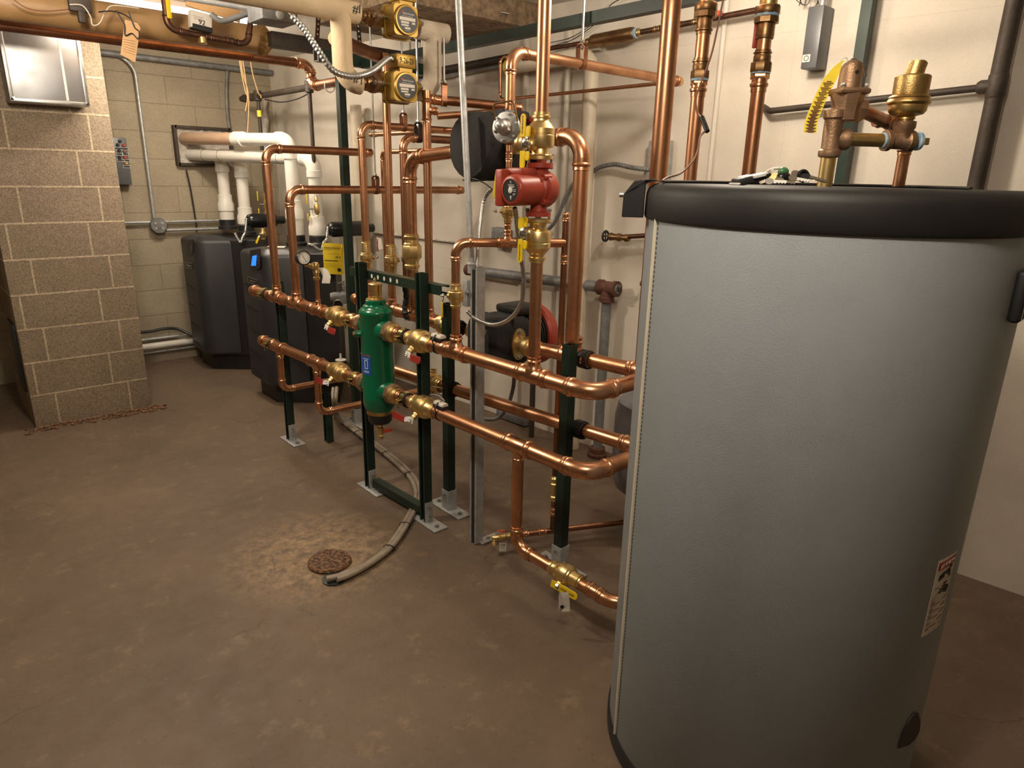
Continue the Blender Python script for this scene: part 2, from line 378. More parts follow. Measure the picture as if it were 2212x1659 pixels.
# rough brown soffit over the painted wall
mb = MB(); mb.box((2.38, 3.36, 2.36), (1.0, 0.80, 0.13), bev=0.01)
struct(mb.obj('trim_1', 'ceiling_rough'))
PX0, PX1, PY0, PY1 = 0.413, 1.062, 4.83, 5.55
pier = struct(MB().box(((PX0+PX1)/2, (PY0+PY1)/2, 1.14), (PX1-PX0, PY1-PY0, 2.28), bev=0.004).obj('wall_pier', 'pier_block'))
struct(MB().box(((PX0+PX1)/2, (PY0+PY1)/2, 2.305), (PX1-PX0+.0, PY1-PY0, 0.05)).obj('trim_3', 'wall_paint'))
# crumbled dirt along the foot of the pier
random.seed(3); mb = MB()
for i in range(240):
    t = random.random(); x = PX0-.05+t*(PX1-PX0+.14); y = PY0-.005-random.random()**2*.10
    s = .004+random.random()**2*.012
    mb.sphere((x, y, s*.4), s, 6, (1+random.random(), 1, .7))
o = mb.obj('rubble', 'rust_drain'); o['kind'] = 'stuff'; tag(o, 'crumbled dirt and mortar along the foot of the block pier', 'rubble')
# dark access panel on the left face of the pier
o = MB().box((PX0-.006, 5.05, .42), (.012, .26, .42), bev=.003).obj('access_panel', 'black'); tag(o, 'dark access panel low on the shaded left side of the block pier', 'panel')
# steel cover on the pier
p0, p1 = U(0, 60, Y=4.72), U(183, 232, Y=4.72)
t = thing('metal_box', 'silver sheet metal box mounted high on the block pier', 'box', (0.55, 4.83, 1.8))
xl, xr = U(3, 60, Y=4.70).x, U(183, 150, Y=4.70).x
zt, zb = U(100, 57, Y=4.70).z, U(105, 225, Y=4.70).z
xl = U(22, 225, Y=4.70).x
mb = MB(); mb.box(((xl+xr)/2, 4.766, (zt+zb)/2), (xr-xl, .128, zt-zb), bev=.012, seg=3); mb.obj('housing', 'sheet_metal', t)
mb = MB()
for a, b in (((xl+xr)/2, zt-.012), ((xl+xr)/2, zb+.012)): mb.box((a, 4.700, b), (xr-xl-.01, .008, .02), bev=.003)
for a in (xl+.012, xr-.012): mb.box((a, 4.700, (zt+zb)/2), (.02, .008, zt-zb-.01), bev=.003)
mb.obj('flange', 'steel', t)
MB().box((xl+(xr-xl)*.72, 4.7012, (zt+zb)/2), (.012, .001, zt-zb-.05)).obj('tape_line', 'white', t)
mb = MB()
for a in (xl+.02, xr-.02):
    for b in (zt-.02, zb+.02): mb.cyl((a, 4.697, b), (a, 4.692, b), .006, 10)
mb.obj('screw', 'steel', t)
# ------------------------------------------------------------------ fittings
def mk_elbow(par, arc, da, db, r, mat, name='elbow'):
    mb = MB(); mb.tube(arc, r*1.09, 18); mb.sock(arc[0]-da*r*.2, da, r); mb.sock(arc[-1]-db*r*.2, db, r)
    return mb.obj(name, mat, par)
def mk_tee(par, p, d, b, r, rb, mat, name='tee'):
    p, d, b = V(p), V(d).normalized(), V(b).normalized(); mb = MB(); h = r*.55+rb*.9
    mb.lathe(p-d*h, d, [(1.09*r, 0), (1.12*r, h*.5), (1.14*r, h), (1.12*r, h*1.5), (1.09*r, 2*h)])
    mb.sock(p+d*h*.9, d, r); mb.sock(p-d*h*.9, -d, r)
    mb.lathe(p, b, [(1.5*rb, r*.4), (1.42*rb, r*.95), (1.2*rb, r*1.2), (1.1*rb, r*1.5)]); mb.sock(p+b*r*1.35, b, rb)
    return mb.obj(name, mat, par)
def mk_coup(par, p, d, r, mat, name='coupling'):
    p, d = V(p), V(d).normalized(); mb = MB(); mb.sock(p, d, r); mb.sock(p, -d, r); return mb.obj(name, mat, par)
def mk_cap(par, p, d, r, mat, name='end_cap'):
    p, d = V(p), V(d).normalized(); mb = MB(); mb.sock(p, -d, r); mb.lathe(p, d, [(1.09*r, 0), (1.09*r, .5*r), (1.0*r, .8*r), (.7*r, 1.05*r), (.02*r, 1.15*r)]); return mb.obj(name, mat, par)
def run(name, label, pts, r, mat='copper', bend=None, tees=(), coups=(), caps=(), cat='pipe', group=None, fit='copper_bright', elbows=True, n=20):
    pts = [V(p) for p in pts]; bend = bend or 2.7*r
    t = thing(name, label, cat, pts[0], group)
    MB().tube(pts, r, n, bend, 10).obj('pipe', mat, t)
    if elbows:
        for arc, da, db in fillet(pts, bend, 10)[1]: mk_elbow(t, arc, da, db, r, fit)
    for x in tees: mk_tee(t, x[0], x[1], x[2], r, x[3], fit)
    for x in coups: mk_coup(t, x[0], x[1], r, fit)
    for x in caps: mk_cap(t, x[0], x[1], r, fit)
    return t
X_, Y_, Z_ = V((1, 0, 0)), V((0, 1, 0)), V((0, 0, 1))
def lever(par, p, s, h, L, wd, mat_grip, root="chrome", step=.35, gname="grip", off=.012, nrm=None):
    """bent flat lever from the stem top p, running along h, standing off along s"""
    p, s, h = V(p), V(s).normalized(), V(h).normalized(); h = (h-s*h.dot(s)).normalized(); c = (V(nrm) if nrm else s).cross(h).normalized()
    th = .0022
    def bar(a, b, w0, w1, mat, nm, tk):
        mb = MB(); d = (b-a).normalized(); nn = c.cross(d).normalized()
        k = 6; P = [a-c*w0/2, b-d*w1*.35-c*w1/2]
        for i in range(1, k): 
            an = -math.pi/2+math.pi*i/k; P.append(b-d*w1*.35+d*math.cos(an)*w1*.35+c*math.sin(an)*w1/2)
        P += [b-d*w1*.35+c*w1/2, a+c*w0/2]
        mb.prism([q-nn*tk/2 for q in P], nn*tk); return mb.obj(nm, mat, par, bev=tk*.25)
    a0 = p+s*off; a1 = a0+h*L*.16+s*L*.0; a2 = a1+h*L*.14+s*L*.14*step/.35*.6
    bar(a0-h*wd*.5, a1+h*.002, wd, wd, root, 'lever', th); bar(a1, a2+h*.002, wd*.85, wd*.85, root, 'lever_step', th)
    return bar(a2, p+s*off+s*L*.14*step/.35*.6+h*L, wd, wd*1.15, mat_grip, gname, .006), (a2, p+s*off+s*L*.14*step/.35*.6+h*L, c)
def valve(name, label, p, d, r, s, h, L=.12, grip='handle_red', root='white', mat='brass', group=None, wd=.020, belly=1.75, half=3.0, cat='valve', lev=True, step=.35, stem=2.5, nrm=None):
    p, d, s = V(p), V(d).normalized(), V(s).normalized()
    t = thing(name, label, cat, p, group); mb = MB()
    prof = [(1.0, -half), (1.12, -half), (1.12, -half+.3), (1.28, -half+.42), (1.3, -half+.6), (1.14, -half+.75), (1.14, -half+1.05), (1.25, -half+1.12), (1.25, -half+1.35), (1.5, -1.35), (1.62, -1.2), (1.62, -.95), (belly, -.75), (belly*1.04, 0), (belly, .8), (1.55, 1.0), (1.55, 1.25), (1.3, 1.4), (1.18, half-1.0), (1.14, half-.75), (1.3, half-.6), (1.28, half-.42), (1.12, half-.3), (1.12, half), (1.0, half)]
    mb.lathe(p, d, [(a*r, b*r) for a, b in prof], 28)
    mb.hexn(p-d*r*1.38, d, r*1.80, r*.5)
    mb.obj('body', mat, t)
    mb = MB(); mb.lathe(p+s*r*1.2, s, [(r*.62, 0), (r*.62, r*.8), (r*.5, r*.85), (r*.5, r*(stem-1.2))], 16); mb.obj('stem', 'brass', t)
    e = p+s*r*stem
    if lev:
        lever(t, e, s, h, L, wd, grip, root, step, nrm=nrm)
        mb = MB(); mb.hexn(e+s*.010, s, .008, .008); mb.cyl(e+s*.018, e+s*.024, .004, 10); mb.obj('nut', 'steel', t)
    return t
# ------------------------------------------------------------------ slotted channel posts
def channel(mb, a, b, wdir, ddir, w=.041, dp=.041, th=.003, lip=.009, slots=True, sp=.048):
    """U channel from a to b: web faces -ddir side ... open side +ddir"""
    a, b = V(a), V(b); d = (b-a).normalized(); L = (b-a).length; wdir, ddir = V(wdir).normalized(), V(ddir).normalized()
    prof = [(-w/2, -dp/2), (w/2, -dp/2), (w/2, dp/2), (w/2-lip, dp/2), (w/2-lip, dp/2-th*1.6), (w/2-th, dp/2-th*1.6), (w/2-th, -dp/2+th), (-w/2+th, -dp/2+th), (-w/2+th, dp/2-th*1.6), (-w/2+lip, dp/2-th*1.6), (-w/2+lip, dp/2), (-w/2, dp/2)]
    mb.prism([a+wdir*x+ddir*y for x, y in prof], b-a)
def slotrow(mb, a, b, wdir, nrm, sp=.048, sl=.026, sw=.011, st=.03):
    a, b = V(a), V(b); d = (b-a).normalized(); L = (b-a).length; wdir, nrm = V(wdir).normalized(), V(nrm).normalized()
    t = st
    while t < L-.02:
        c = a+d*t; P = []
        for i in range(12):
            an = 2*math.pi*i/12; P.append(c+wdir*math.cos(an)*sw/2+d*(math.sin(an)*sw/2+(sl-sw)/2*(1 if math.sin(an) >= 0 else -1)))
        mb.prism([q+nrm*.0004 for q in P], nrm*.0003); t += sp
def bolt(mb, p, d, r=.008, wsh=True):
    p, d = V(p), V(d).normalized()
    if wsh: mb.cyl(p, p+d*.002, r*1.5, 14)
    mb.hexn(p+d*.002, d, r, .007)
def post(label, x, y, ztop, open_dir=(-1, 0, 0), slot_dir=(0, -1, 0), mat='strut_green', base=None, plate_dir=(0, -1, 0), group='green channel support posts', z0=.004, name='strut_post', dark='black', slots=True):
    t = thing(name, label, 'post', (x, y, 0), group)
    od = V(open_dir); wd = od.cross(Z_)
    mb = MB(); channel(mb, (x, y, z0), (x, y, ztop), wd, od); mb.obj('channel', mat, t)
    if slots:
        sd = V(slot_dir); mb = MB(); slotrow(mb, V((x, y, z0+.02))+sd*.0205, V((x, y, ztop))+sd*.0205, sd.cross(Z_), sd); mb.obj('slots', dark, t)
    if base == 'angle':
        pd = V(plate_dir); sdv = pd.cross(Z_)
        mb = MB(); mb.box((x+pd.x*.02, y+pd.y*.02, .004), (abs(sdv.x)*.075+abs(pd.x)*.20, abs(sdv.y)*.075+abs(pd.y)*.20, .006), bev=.001)
        mb.box(V((x, y, .055))+pd*.0245, (abs(sdv.x)*.041+abs(pd.x)*.006, abs(sdv.y)*.041+abs(pd.y)*.006, .10), bev=.001)
        q = mb.obj('base_plate', 'galvanized', t)
        mb = MB(); bolt(mb, V((x, y, .007))+pd*.085, Z_)
        for zz in (.035, .08): bolt(mb, V((x, y, zz))+pd*.0275, pd, .006, False)
        mb.obj('bolt', 'galvanized_dull', t)
    elif base == 'socket':
        mb = MB(); mb.box((x, y, .004), (.075, .24, .006), bev=.001)
        for dx, dy, sx, sy in ((-.024, 0, .005, .05), (.024, 0, .005, .05), (0, -.024, .05, .005)): mb.box((x+dx, y+dy, .055), (sx, sy, .10), bev=.001)
        mb.obj('base_plate', 'galvanized', t)
        mb = MB()
        for dy in (-.085, .085): bolt(mb, (x, y+dy, .007), Z_)
        bolt(mb, (x-.027, y, .085), -X_, .006, False); mb.obj('bolt', 'galvanized_dull', t)
    return t
def pipe_clamp(label, p, d, r, back, group='cushioned pipe clamps on the posts', metal='clamp_brass', name='pipe_clamp', w=.026, tail=.03):
    """two half straps round the pipe with a rubber liner; the tails point along `back` to the post"""
    p, d, back = V(p), V(d).normalized(), V(back).normalized(); up = d.cross(back).normalized()
    if up.z < 0: up = -up
    t = thing(name, label, 'clamp', p, group)
    mb = MB(); mb.lathe(p-d*w*.75, d, [(r*1.0, 0), (r*1.14, 0), (r*1.14, w*1.5), (r*1.0, w*1.5)], 28, cap=False); mb.obj('cushion', 'rubber', t)
    mb = MB(); R1 = r*1.15
    for sg in (1, -1):
        prs = []
        for k in range(11):
            an = math.radians(8+ (150-8)*k/10); prs.append(p+(-back*math.cos(an)+up*sg*math.sin(an))*R1)
        prs.append(p+back*(r+tail)+up*sg*R1*.45)
        rs = []
        for i, q in enumerate(prs):
            o2 = (q-p); o2 = (o2-d*o2.dot(d)).normalized() if i < 11 else up*sg
            rs.append([q-d*w/2, q+d*w/2, q+d*w/2+o2*.003, q-d*w/2+o2*.003])
        mb.rings(rs)
    mb.obj('strap', metal, t)
    q = p-back*(R1+.012)
    mb = MB(); mb.box(p-back*(R1+.008)+up*.006, (w*.9, .022, .003) if abs(d.x) > .7 else (.022, w*.9, .003), bev=.0008); mb.box(p-back*(R1+.008)-up*.006, (w*.9, .022, .003) if abs(d.x) > .7 else (.022, w*.9, .003), bev=.0008)
    mb.cyl(q+up*.014, q-up*.030, .003, 8); mb.hexn(q+up*.008, up, .006, .005); mb.obj('clamp_bolt', 'clamp_brass', t)
    return t
# ------------------------------------------------------------------ storage tank
TR = 0.397; taz = math.radians(65.605); TC = V((1.742*math.sin(taz), 1.742*math.cos(taz), 0))
def TK(u, v, R=TR+.001):
    d = ray(u, v); o = V((-TC.x, -TC.y)); a = d.x*d.x+d.y*d.y; b = 2*(o.x*d.x+o.y*d.y); c = o.x**2+o.y**2-R*R
    dis = b*b-4*a*c
    k = (-b-math.sqrt(max(dis, 0)))/(2*a)
    return V((0, 0, HC))+d*k
def TP(phi, z, R=TR): return V((TC.x+R*math.cos(phi), TC.y+R*math.sin(phi), z))
def TF(p): return math.atan2(p.y-TC.y, p.x-TC.x)
t = thing('storage_tank', 'big grey vinyl-jacketed hot water tank with black lid in the right foreground', 'tank', TC)
MB().lathe(TC, Z_, [(TR-.01, .035), (TR, .05), (TR, 1.46)], 120).obj('jacket', 'tank_vinyl' if 'tank_vinyl' in MAT else 'vinyl_grey', t)
MB().lathe(TC, Z_, [(TR+.002, 0.001), (TR+.006, .006), (TR+.006, .045), (TR+.001, .052), (TR-.02, .055)], 120).obj('base_pan', 'black', t)
LZ = 1.531
MB().lathe(TC, Z_, [(TR-.01, 1.448), (TR+.004, 1.452), (TR+.007, 1.458), (TR+.006, 1.505), (TR+.002, 1.518), (TR-.008, 1.526), (TR-.02, LZ), (0.02, LZ)], 120).obj('lid', 'lid_black', t)
ph = (TF(TK(1413, 520))+TF(TK(1345, 1400)))/2
MB().tube([TP(ph, .05+.1407*i, TR+.002) for i in range(11)], .0042, 8).obj('seam_piping', 'tank_cream', t)
mb = MB(); z = .06
while z < 1.45:
    for dp in (-.030, .034, .046): mb.box(TP(ph+dp*.6, z, TR+.0006), (.0012, .0016, .006), (V((math.cos(ph), math.sin(ph), 0)), V((-math.sin(ph), math.cos(ph), 0)), Z_))
    z += .0105
mb.obj('stitching', 'stitch', t)
# name badge
pb = TK(2192, 640); fb = TF(pb); fr = fb+.13; tg = V((-math.sin(fr), math.cos(fr), 0)); nb = V((math.cos(fr), math.sin(fr), 0))
cb = TP(fr, pb.z, TR+.006); ax = (tg, V((0, 0, 1)), nb)
bd = MB().box(cb, (.135, .098, .022), ax, bev=.008, seg=3).obj('badge', 'lid_black', t)
fc0 = cb+nb*.0115
mb = MB()
for dz in (-.042, .042): mb.box(fc0+Z_*dz, (.122, .0018, .001), ax)
for dx in (-.06, .06): mb.box(fc0+tg*dx, (.0018, .084, .001), ax)
mb.box(fc0+Z_*.006, (.118, .002, .001), ax); mb.box(fc0+Z_*.025-tg*.052, (.012, .02, .0012), ax)
mb.obj('badge_rim', 'steel', t)
text('WEIL-McLAIN', .0165, fc0+Z_*.024+tg*.008, tg, Z_, 'clamp_brass', t)
text('7 YEAR', .026, fc0-Z_*.018, tg, Z_, 'clamp_brass', t)
# warning sticker
c_tl, c_tr, c_bl, c_br = TK(2028, 1214), TK(2066, 1191), TK(1991, 1374), TK(2031, 1350)
f0, f1 = (TF(c_tl)+TF(c_bl))/2, (TF(c_tr)+TF(c_br))/2; z1, z0 = (c_tl.z+c_tr.z)/2, (c_bl.z+c_br.z)/2
def tpatch(a, b, za, zb, R, mat, nm, par):
    mb = MB(); n = max(2, int(abs(b-a)/.05)); 
    for i in range(n):
        p, q = a+(b-a)*i/n, a+(b-a)*(i+1)/n
        mb.prism([TP(p, za, R), TP(q, za, R), TP(q, zb, R), TP(p, zb, R)], V((math.cos(p), math.sin(p), 0))*.0005)
    return mb.obj(nm, mat, par)
st = tpatch(f0, f1, z0, z1, TR+.0006, 'paper', 'warning_sticker', t)
hh = z1-z0; ff = f1-f0
tpatch(f0+ff*.05, f1-ff*.05, z1-hh*.13, z1-hh*.03, TR+.0013, 'ink_red', 'red_band', st)
fm = (f0+f1)/2; tm = V((-math.sin(fm), math.cos(fm), 0)); nm_ = V((math.cos(fm), math.sin(fm), 0))
wd_ = abs(ff)*TR
text('DANGER', hh*.075, TP(fm, z1-hh*.08, TR+.0022)+tm*wd_*.06, tm, Z_, 'paper', st, ext=.0002)
mb = MB(); A3 = TP(fm, z1-hh*.08, TR+.002)-tm*wd_*.34
mb.prism([A3-tm*.004-Z_*.004, A3+tm*.004-Z_*.004, A3+Z_*.005], nm_*.0004); mb.obj('warning_triangle', 'paper', st)
mb = MB()
def ip(a, b, R=TR+.0018): return TP(f0+ff*a, z0+hh*b, R)
def bar(a0, b0, a1, b1, w=.0012):
    p, q = ip(a0, b0), ip(a1, b1); d = q-p; mb.box((p+q)/2, (d.length, w, .0004), (d.normalized(), nm_.cross(d.normalized()), nm_))
for b in (.485,): bar(.05, b, .95, b)
for i, b in enumerate([.45, .425, .40, .36, .335, .31, .27, .245, .22, .17, .145, .10, .075]): bar(.08, b, (.9, .85, .6)[i % 3], b, .0022)
bar(.12, .62, .9, .72); bar(.1, .50, .4, .60); bar(.4, .60, .1, .64)
mb.obj('fine_print', 'ink_brown', st)
mb = MB()
def blob(a, b, sa, sb):
    mb.prism([ip(a+sa*math.cos(k*.7854), b+sb*math.sin(k*.7854)) for k in range(8)], nm_*.0004)
for k in range(3): blob(.22+.09*k, .76+.012*k, .05, .045)
blob(.62, .80, .14, .035); blob(.74, .76, .05, .04); blob(.74, .85, .07, .025)
blob(.72, .56, .16, .05)
for k in range(4): blob(.42+.06*k, .55+.035*k, .12, .011)
mb.obj('pictograms', 'ink', st)
# black flap over the element port
mb = MB(); P = [TK(u, v, TR+.0012) for u, v in ((1939, 1616), (1950, 1580), (1962, 1556), (1975, 1538), (1983, 1540), (1987, 1560), (1985, 1578), (1975, 1597), (1962, 1608), (1948, 1613))]
mb.prism(P, V((math.cos(TF(P[0])), math.sin(TF(P[0])), 0))*.002); mb.obj('port_flap', 'black', t)
# aquastat box on the rim
pa = math.radians(90-52.4)+math.pi/2; rd = V((math.cos(pa), math.sin(pa), 0)); tgv = V((-rd.y, rd.x, 0))
t2 = thing('aquastat', 'small black control box clipped on the left rim of the tank lid', 'control box', TP(pa, 1.45, TR+.007))
b0 = TP(pa, 0, TR+.008)
pf = [(0.0, 1.453), (.050, 1.453), (.049, 1.505), (.026, 1.535), (-.02, 1.540), (-.03, 1.5345), (0, 1.5345)]
MB().prism([b0+rd*a+Z_*b-tgv*.05 for a, b in pf], tgv*.10).obj('case', 'black', t2, bev=.002)
MB().box(b0+rd*.012+Z_*1.495, (.0015, .101, .085), (rd, tgv, Z_)).obj('cover_seam', 'rubber', t2)
mb = MB(); mb.cyl(b0+rd*.049+Z_*1.502, b0+rd*.060+Z_*1.502, .006, 12); mb.obj('screw', 'steel', t2)
# ------------------------------------------------------------------ front manifold
def hx(y): return 1.555-.04*(y-1.5)
ZU_, ZL_ = .883, .602
def HU(y): return V((hx(y), y, ZU_))
def HL(y): return V((hx(y), y, ZL_))
HD = V((.04, -1, 0)).normalized()
R2 = .027; R15 = .0205; R1 = .0175
YE1, YE2, YG = 3.57, 3.345, 3.12
ysep = 2.60
run('supply_manifold', 'copper manifold pipe left of the green separator, upper of the two', [HU(3.86), HU(ysep+.10)], R2,
    tees=[(HU(YE1), HD, Z_, R15), (HU(YE2), HD, Z_, R15), (HU(YG), HD, Z_, .011)], caps=[(HU(3.86), -HD)], group='copper manifold pipes at the separator')
run('return_manifold', 'copper manifold pipe left of the green separator, lower of the two', [HL(3.80), HL(ysep+.10)], R2,
    tees=[(HL(3.60), HD, -Z_, .0175), (HL(3.18), HD, -Z_, .0175)], caps=[(HL(3.80), -HD)], group='copper manifold pipes at the separator')
bx = lambda y: 1.90-.131*(y-1.36) if y < 1.97 else 1.82-.03*(y-1.97)
YT = 1.36
XB = 1.90
YR1, YF = 1.625, 2.045
run('supply_manifold', 'upper copper manifold right of the separator, curving behind the tank', [HU(ysep-.10), V((hx(YT), YT, ZU_)), V((XB, YT, ZU_)), V((bx(1.97), 1.97, ZU_))], R2, bend=.075,
    tees=[(HU(YF), HD, Z_, R15), (HU(YR1), HD, Z_, R15), (V((bx(1.72), 1.72, ZU_)), V((.03, -1, 0)), Z_, R2)], group='copper manifold pipes at the separator')
bl = lambda y: 1.885-.1126*(y-1.36)
run('return_manifold', 'lower copper manifold right of the separator, curving behind the tank', [HL(ysep-.10), V((hx(YT), YT, ZL_)), V((bl(YT), YT, ZL_)), V((bl(2.95), 2.95, ZL_))], R2, bend=.075,
    tees=[(HL(1.69), HD, -Z_, .0175)], group='copper manifold pipes at the separator')
# ball valves beside the separator (red levers)
vs = V((-.8, 0, -.55))
valve('ball_valve', 'brass ball valve with red lever, upper left of the green separator', HU(2.93), HD, R2, vs, (0, -1, 0), L=.105, group='red lever valves at the separator', wd=.026, nrm=(-1, -.25, .25))
valve('ball_valve', 'brass ball valve with red lever, lower left of the green separator', HL(2.95), HD, R2, vs, (0, 1, 0), L=.115, group='red lever valves at the separator', wd=.026, nrm=(-1, -.25, .25))
valve('ball_valve', 'brass ball valve with red lever, upper right of the green separator', HU(2.275), HD, R2, vs, (0, -1, 0), L=.105, group='red lever valves at the separator', wd=.026, nrm=(-1, -.25, .25))
valve('ball_valve', 'brass ball valve with red lever, lower right of the green separator', HL(2.26), HD, R2, vs, (0, 1, 0), L=.13, group='red lever valves at the separator', wd=.026, nrm=(-1, -.25, .25))
# ------------------------------------------------------------------ hydraulic separator
SX, SY = hx(ysep), ysep
t = thing('hydraulic_separator', 'green cylindrical hydraulic separator with brass air vent between two green posts', 'separator', (SX, SY, .40))
C0 = V((SX, SY, 0)); SR = .073
MB().lathe(C0, Z_, [(.05, .500), (.060, .503), (SR, .530), (SR, .560), (SR+.001, .565), (SR, .57), (SR, .945), (SR+.003, .95), (SR+.003, .958), (SR, .965), (.066, .972), (.058, .978), (.056, .985), (.045, .99), (.045, 1.008), (.040, 1.012)], 48).obj('body', 'sep_green', t)
for z in (ZU_, ZL_):
    for sg in (1, -1):
        q = C0+Z_*z
        MB().lathe(q+HD*sg*.055, HD*sg, [(.050, 0), (.044, .02), (.040, .034), (.040, .045)], 32).obj('nozzle', 'sep_green', t)
        MB().lathe(q+HD*sg*.095, HD*sg, [(.044, 0), (.047, .003), (.047, .026), (.043, .03)], 8).obj('union_nut', 'bronze_cast', t)
        MB().lathe(q+HD*sg*.125, HD*sg, [(.041, 0), (.041, .012), (.033, .016), (.031, .03)], 32).obj('union_collar', 'brass', t)
        mb = MB(); mb.sock(q+HD*sg*.150, HD*sg, R2); mb.obj('adapter', 'copper_bright', t)
MB().lathe(C0, Z_, [(.041, 1.008), (.041, 1.014), (.026, 1.018), (.026, 1.024), (.0285, 1.026), (.0285, 1.066), (.030, 1.068), (.030, 1.078), (.0265, 1.082), (.005, 1.084), (.005, 1.090), (.0065, 1.091), (.0065, 1.099), (.003, 1.102), (.003, 1.108)], 32).obj('air_vent', 'brass', t)
MB().lathe(C0, Z_, [(.055, .482), (.060, .486), (.060, .504), (.055, .507)], 40).obj('brass_ring', 'brass_cast', t)
MB().lathe(C0, Z_, [(.030, .432), (.045, .438), (.054, .45), (.056, .482)], 40).obj('dirt_cup', 'black', t)
dv = MB().lathe(C0, Z_, [(.010, .355), (.012, .357), (.012, .372), (.009, .375), (.013, .380), (.013, .402), (.017, .404), (.017, .412), (.012, .416), (.014, .432)], 20).obj('drain_valve', 'brass', t)
rd2 = V((.8, -.35, .18)).normalized()
mb = MB(); mb.prism([C0+Z_*.388+rd2*a+rd2.cross(Z_).cross(rd2).normalized()*b for a, b in ((.012, -.007), (.05, -.009), (.056, 0), (.05, .009), (.012, .007))], rd2.cross(Z_).normalized()*.006); mb.obj('drain_lever', 'red_bright', dv)
# gauge plug
pd = V((-.95, .3, 0)).normalized(); C1 = C0+Z_*.862
MB().lathe(C1+pd*.06, pd, [(.020, 0), (.017, .012), (.015, .018), (.015, .040)], 20).obj('test_port', 'sep_green', t)
MB().lathe(C1+pd*.099, pd, [(.012, 0), (.012, .008)], 6).obj('test_plug', 'bronze', t)
# label
lab = MB(); a0 = math.radians(205); a1 = math.radians(262)
def sepatch(aa, ab, za, zb, R, mat, nm, par):
    mb = MB(); n = 8
    for i in range(n):
        p, q = aa+(ab-aa)*i/n, aa+(ab-aa)*(i+1)/n
        f = lambda an, z: C0+V((math.cos(an)*R, math.sin(an)*R, z))
        mb.prism([f(p, za), f(q, za), f(q, zb), f(p, zb)], V((math.cos(p), math.sin(p), 0))*.0004)
    return mb.obj(nm, mat, par)
pl = U(790, 770, X=SX); a0 = math.radians(150); a1 = math.radians(214)
lb = sepatch(a0, a1, .682, .778, SR+.0006, 'label_blue', 'label', t)
sepatch(a0, a1, .765, .778, SR+.0012, 'sheet_metal', 'label_band', lb)
am = math.radians(196); n2 = V((math.cos(am), math.sin(am), 0)); t2_ = V((-math.sin(am), math.cos(am), 0))
mb = MB()
q = C0+n2*(SR+.0014)+Z_*.73
for dx, w, dz, h in ((.0, .003, 0, .038), (.016, .003, 0, .038)): mb.box(q+t2_*dx*1.0-t2_*.008+Z_*dz, (w, .001, h), (t2_, n2, Z_))
for dz in (-.018, .018): mb.box(q+Z_*dz, (.016, .001, .003), (t2_, n2, Z_))
for dz in (-.03, -.036, .026): mb.box(q+Z_*dz, (.03, .001, .002), (t2_, n2, Z_))
mb.obj('label_print', 'white', lb)
# ------------------------------------------------------------------ posts
XA, XBp = hx(2.83)+.072, hx(2.36)+.072
post('tall green post just left of the green separator, carrying the crossbar', XA, 2.83, 1.143, base='angle')
post('tall green post just right of the green separator, carrying the crossbar', XBp, 2.36, 1.147, base='angle')
post('green post right of the separator with a socket base, behind a white pipe sensor', 1.748, 2.39, 1.0, open_dir=(1, 0, 0), slot_dir=(-1, 0, 0), base='socket')
post('green post standing behind the brass drain valve beside the tank', 1.795, 1.69, .945, open_dir=(1, 0, 0), slot_dir=(-1, 0, 0), base='socket')
post('green post under the far left end of the manifold pipes', hx(3.69)+.068, 3.69, .955, base='angle')
post('short green post without a base plate under the left return pipes', 1.70, 3.53, .30, slot_dir=(0, -1, 0))
post('tall green post rising to the overhead beam beside the boiler', 1.985, 3.705, 2.12, open_dir=(1, 0, 0), slot_dir=(0, -1, 0), base='socket')
# crossbars
t = thing('strut_crossbar', 'slotted green crossbar between the two posts above the separator', 'crossbar', (XA+.042, 2.83, 1.09))
a, b = V((XA+.041, 2.98, 1.085)), V((XBp+.041, 2.25, 1.085))
mb = MB(); channel(mb, a, b, Z_, X_, slots=False); mb.obj('channel', 'strut_green', t)
mb = MB(); q = 0
slotrow(mb, V((XA+.0205, 2.80, 1.085)), V((XBp+.0205, 2.385, 1.085)), Z_, -X_, sp=.05, sl=.016, sw=.022); mb.obj('slots', 'wall_paint', t)
t = thing('strut_crossbar', 'green floor crossbar joining the two post feet below the separator', 'crossbar', (XA, 2.6, .03))
mb = MB(); channel(mb, (XA+.01, 2.79, .040), (XBp+.01, 2.40, .040), X_, -Z_, slots=False); mb.obj('channel', 'strut_green', t)
mb = MB(); slotrow(mb, V((XA+.01-.0205, 2.79, .040)), V((XBp+.01-.0205, 2.40, .040)), Z_, -X_, sl=.03); mb.obj('slots', 'black', t)
# clamps
for lab_, y, z in (('upper pipe at the far left post', 3.71, ZU_), ('lower pipe at the far left post', 3.69, ZL_), ('upper pipe at the post left of the separator', 2.79, ZU_), ('lower pipe at the post left of the separator', 2.79, ZL_), ('upper pipe at the post right of the separator', 2.385, ZU_), ('lower pipe at the post right of the separator', 2.385, ZL_)):
    pipe_clamp('brass coloured clamp holding the '+lab_, V((hx(y), y, z)), HD, R2*1.02, X_, tail=.012)
for lab_, x, y, z in (('upper pipe behind the post right of the separator', bx(2.39)-.005, 2.39, ZU_), ('lower pipe behind the post right of the separator', bl(2.39), 2.39, ZL_), ('upper pipe behind the post beside the tank', bx(1.69), 1.665, ZU_), ('lower pipe behind the post beside the tank', bl(1.69), 1.665, ZL_)):
    pipe_clamp('dark cushioned clamp holding the '+lab_, V((x, y, z)), (.05, -1, 0), R2*1.08, -X_, metal='black', tail=.006, w=.034)
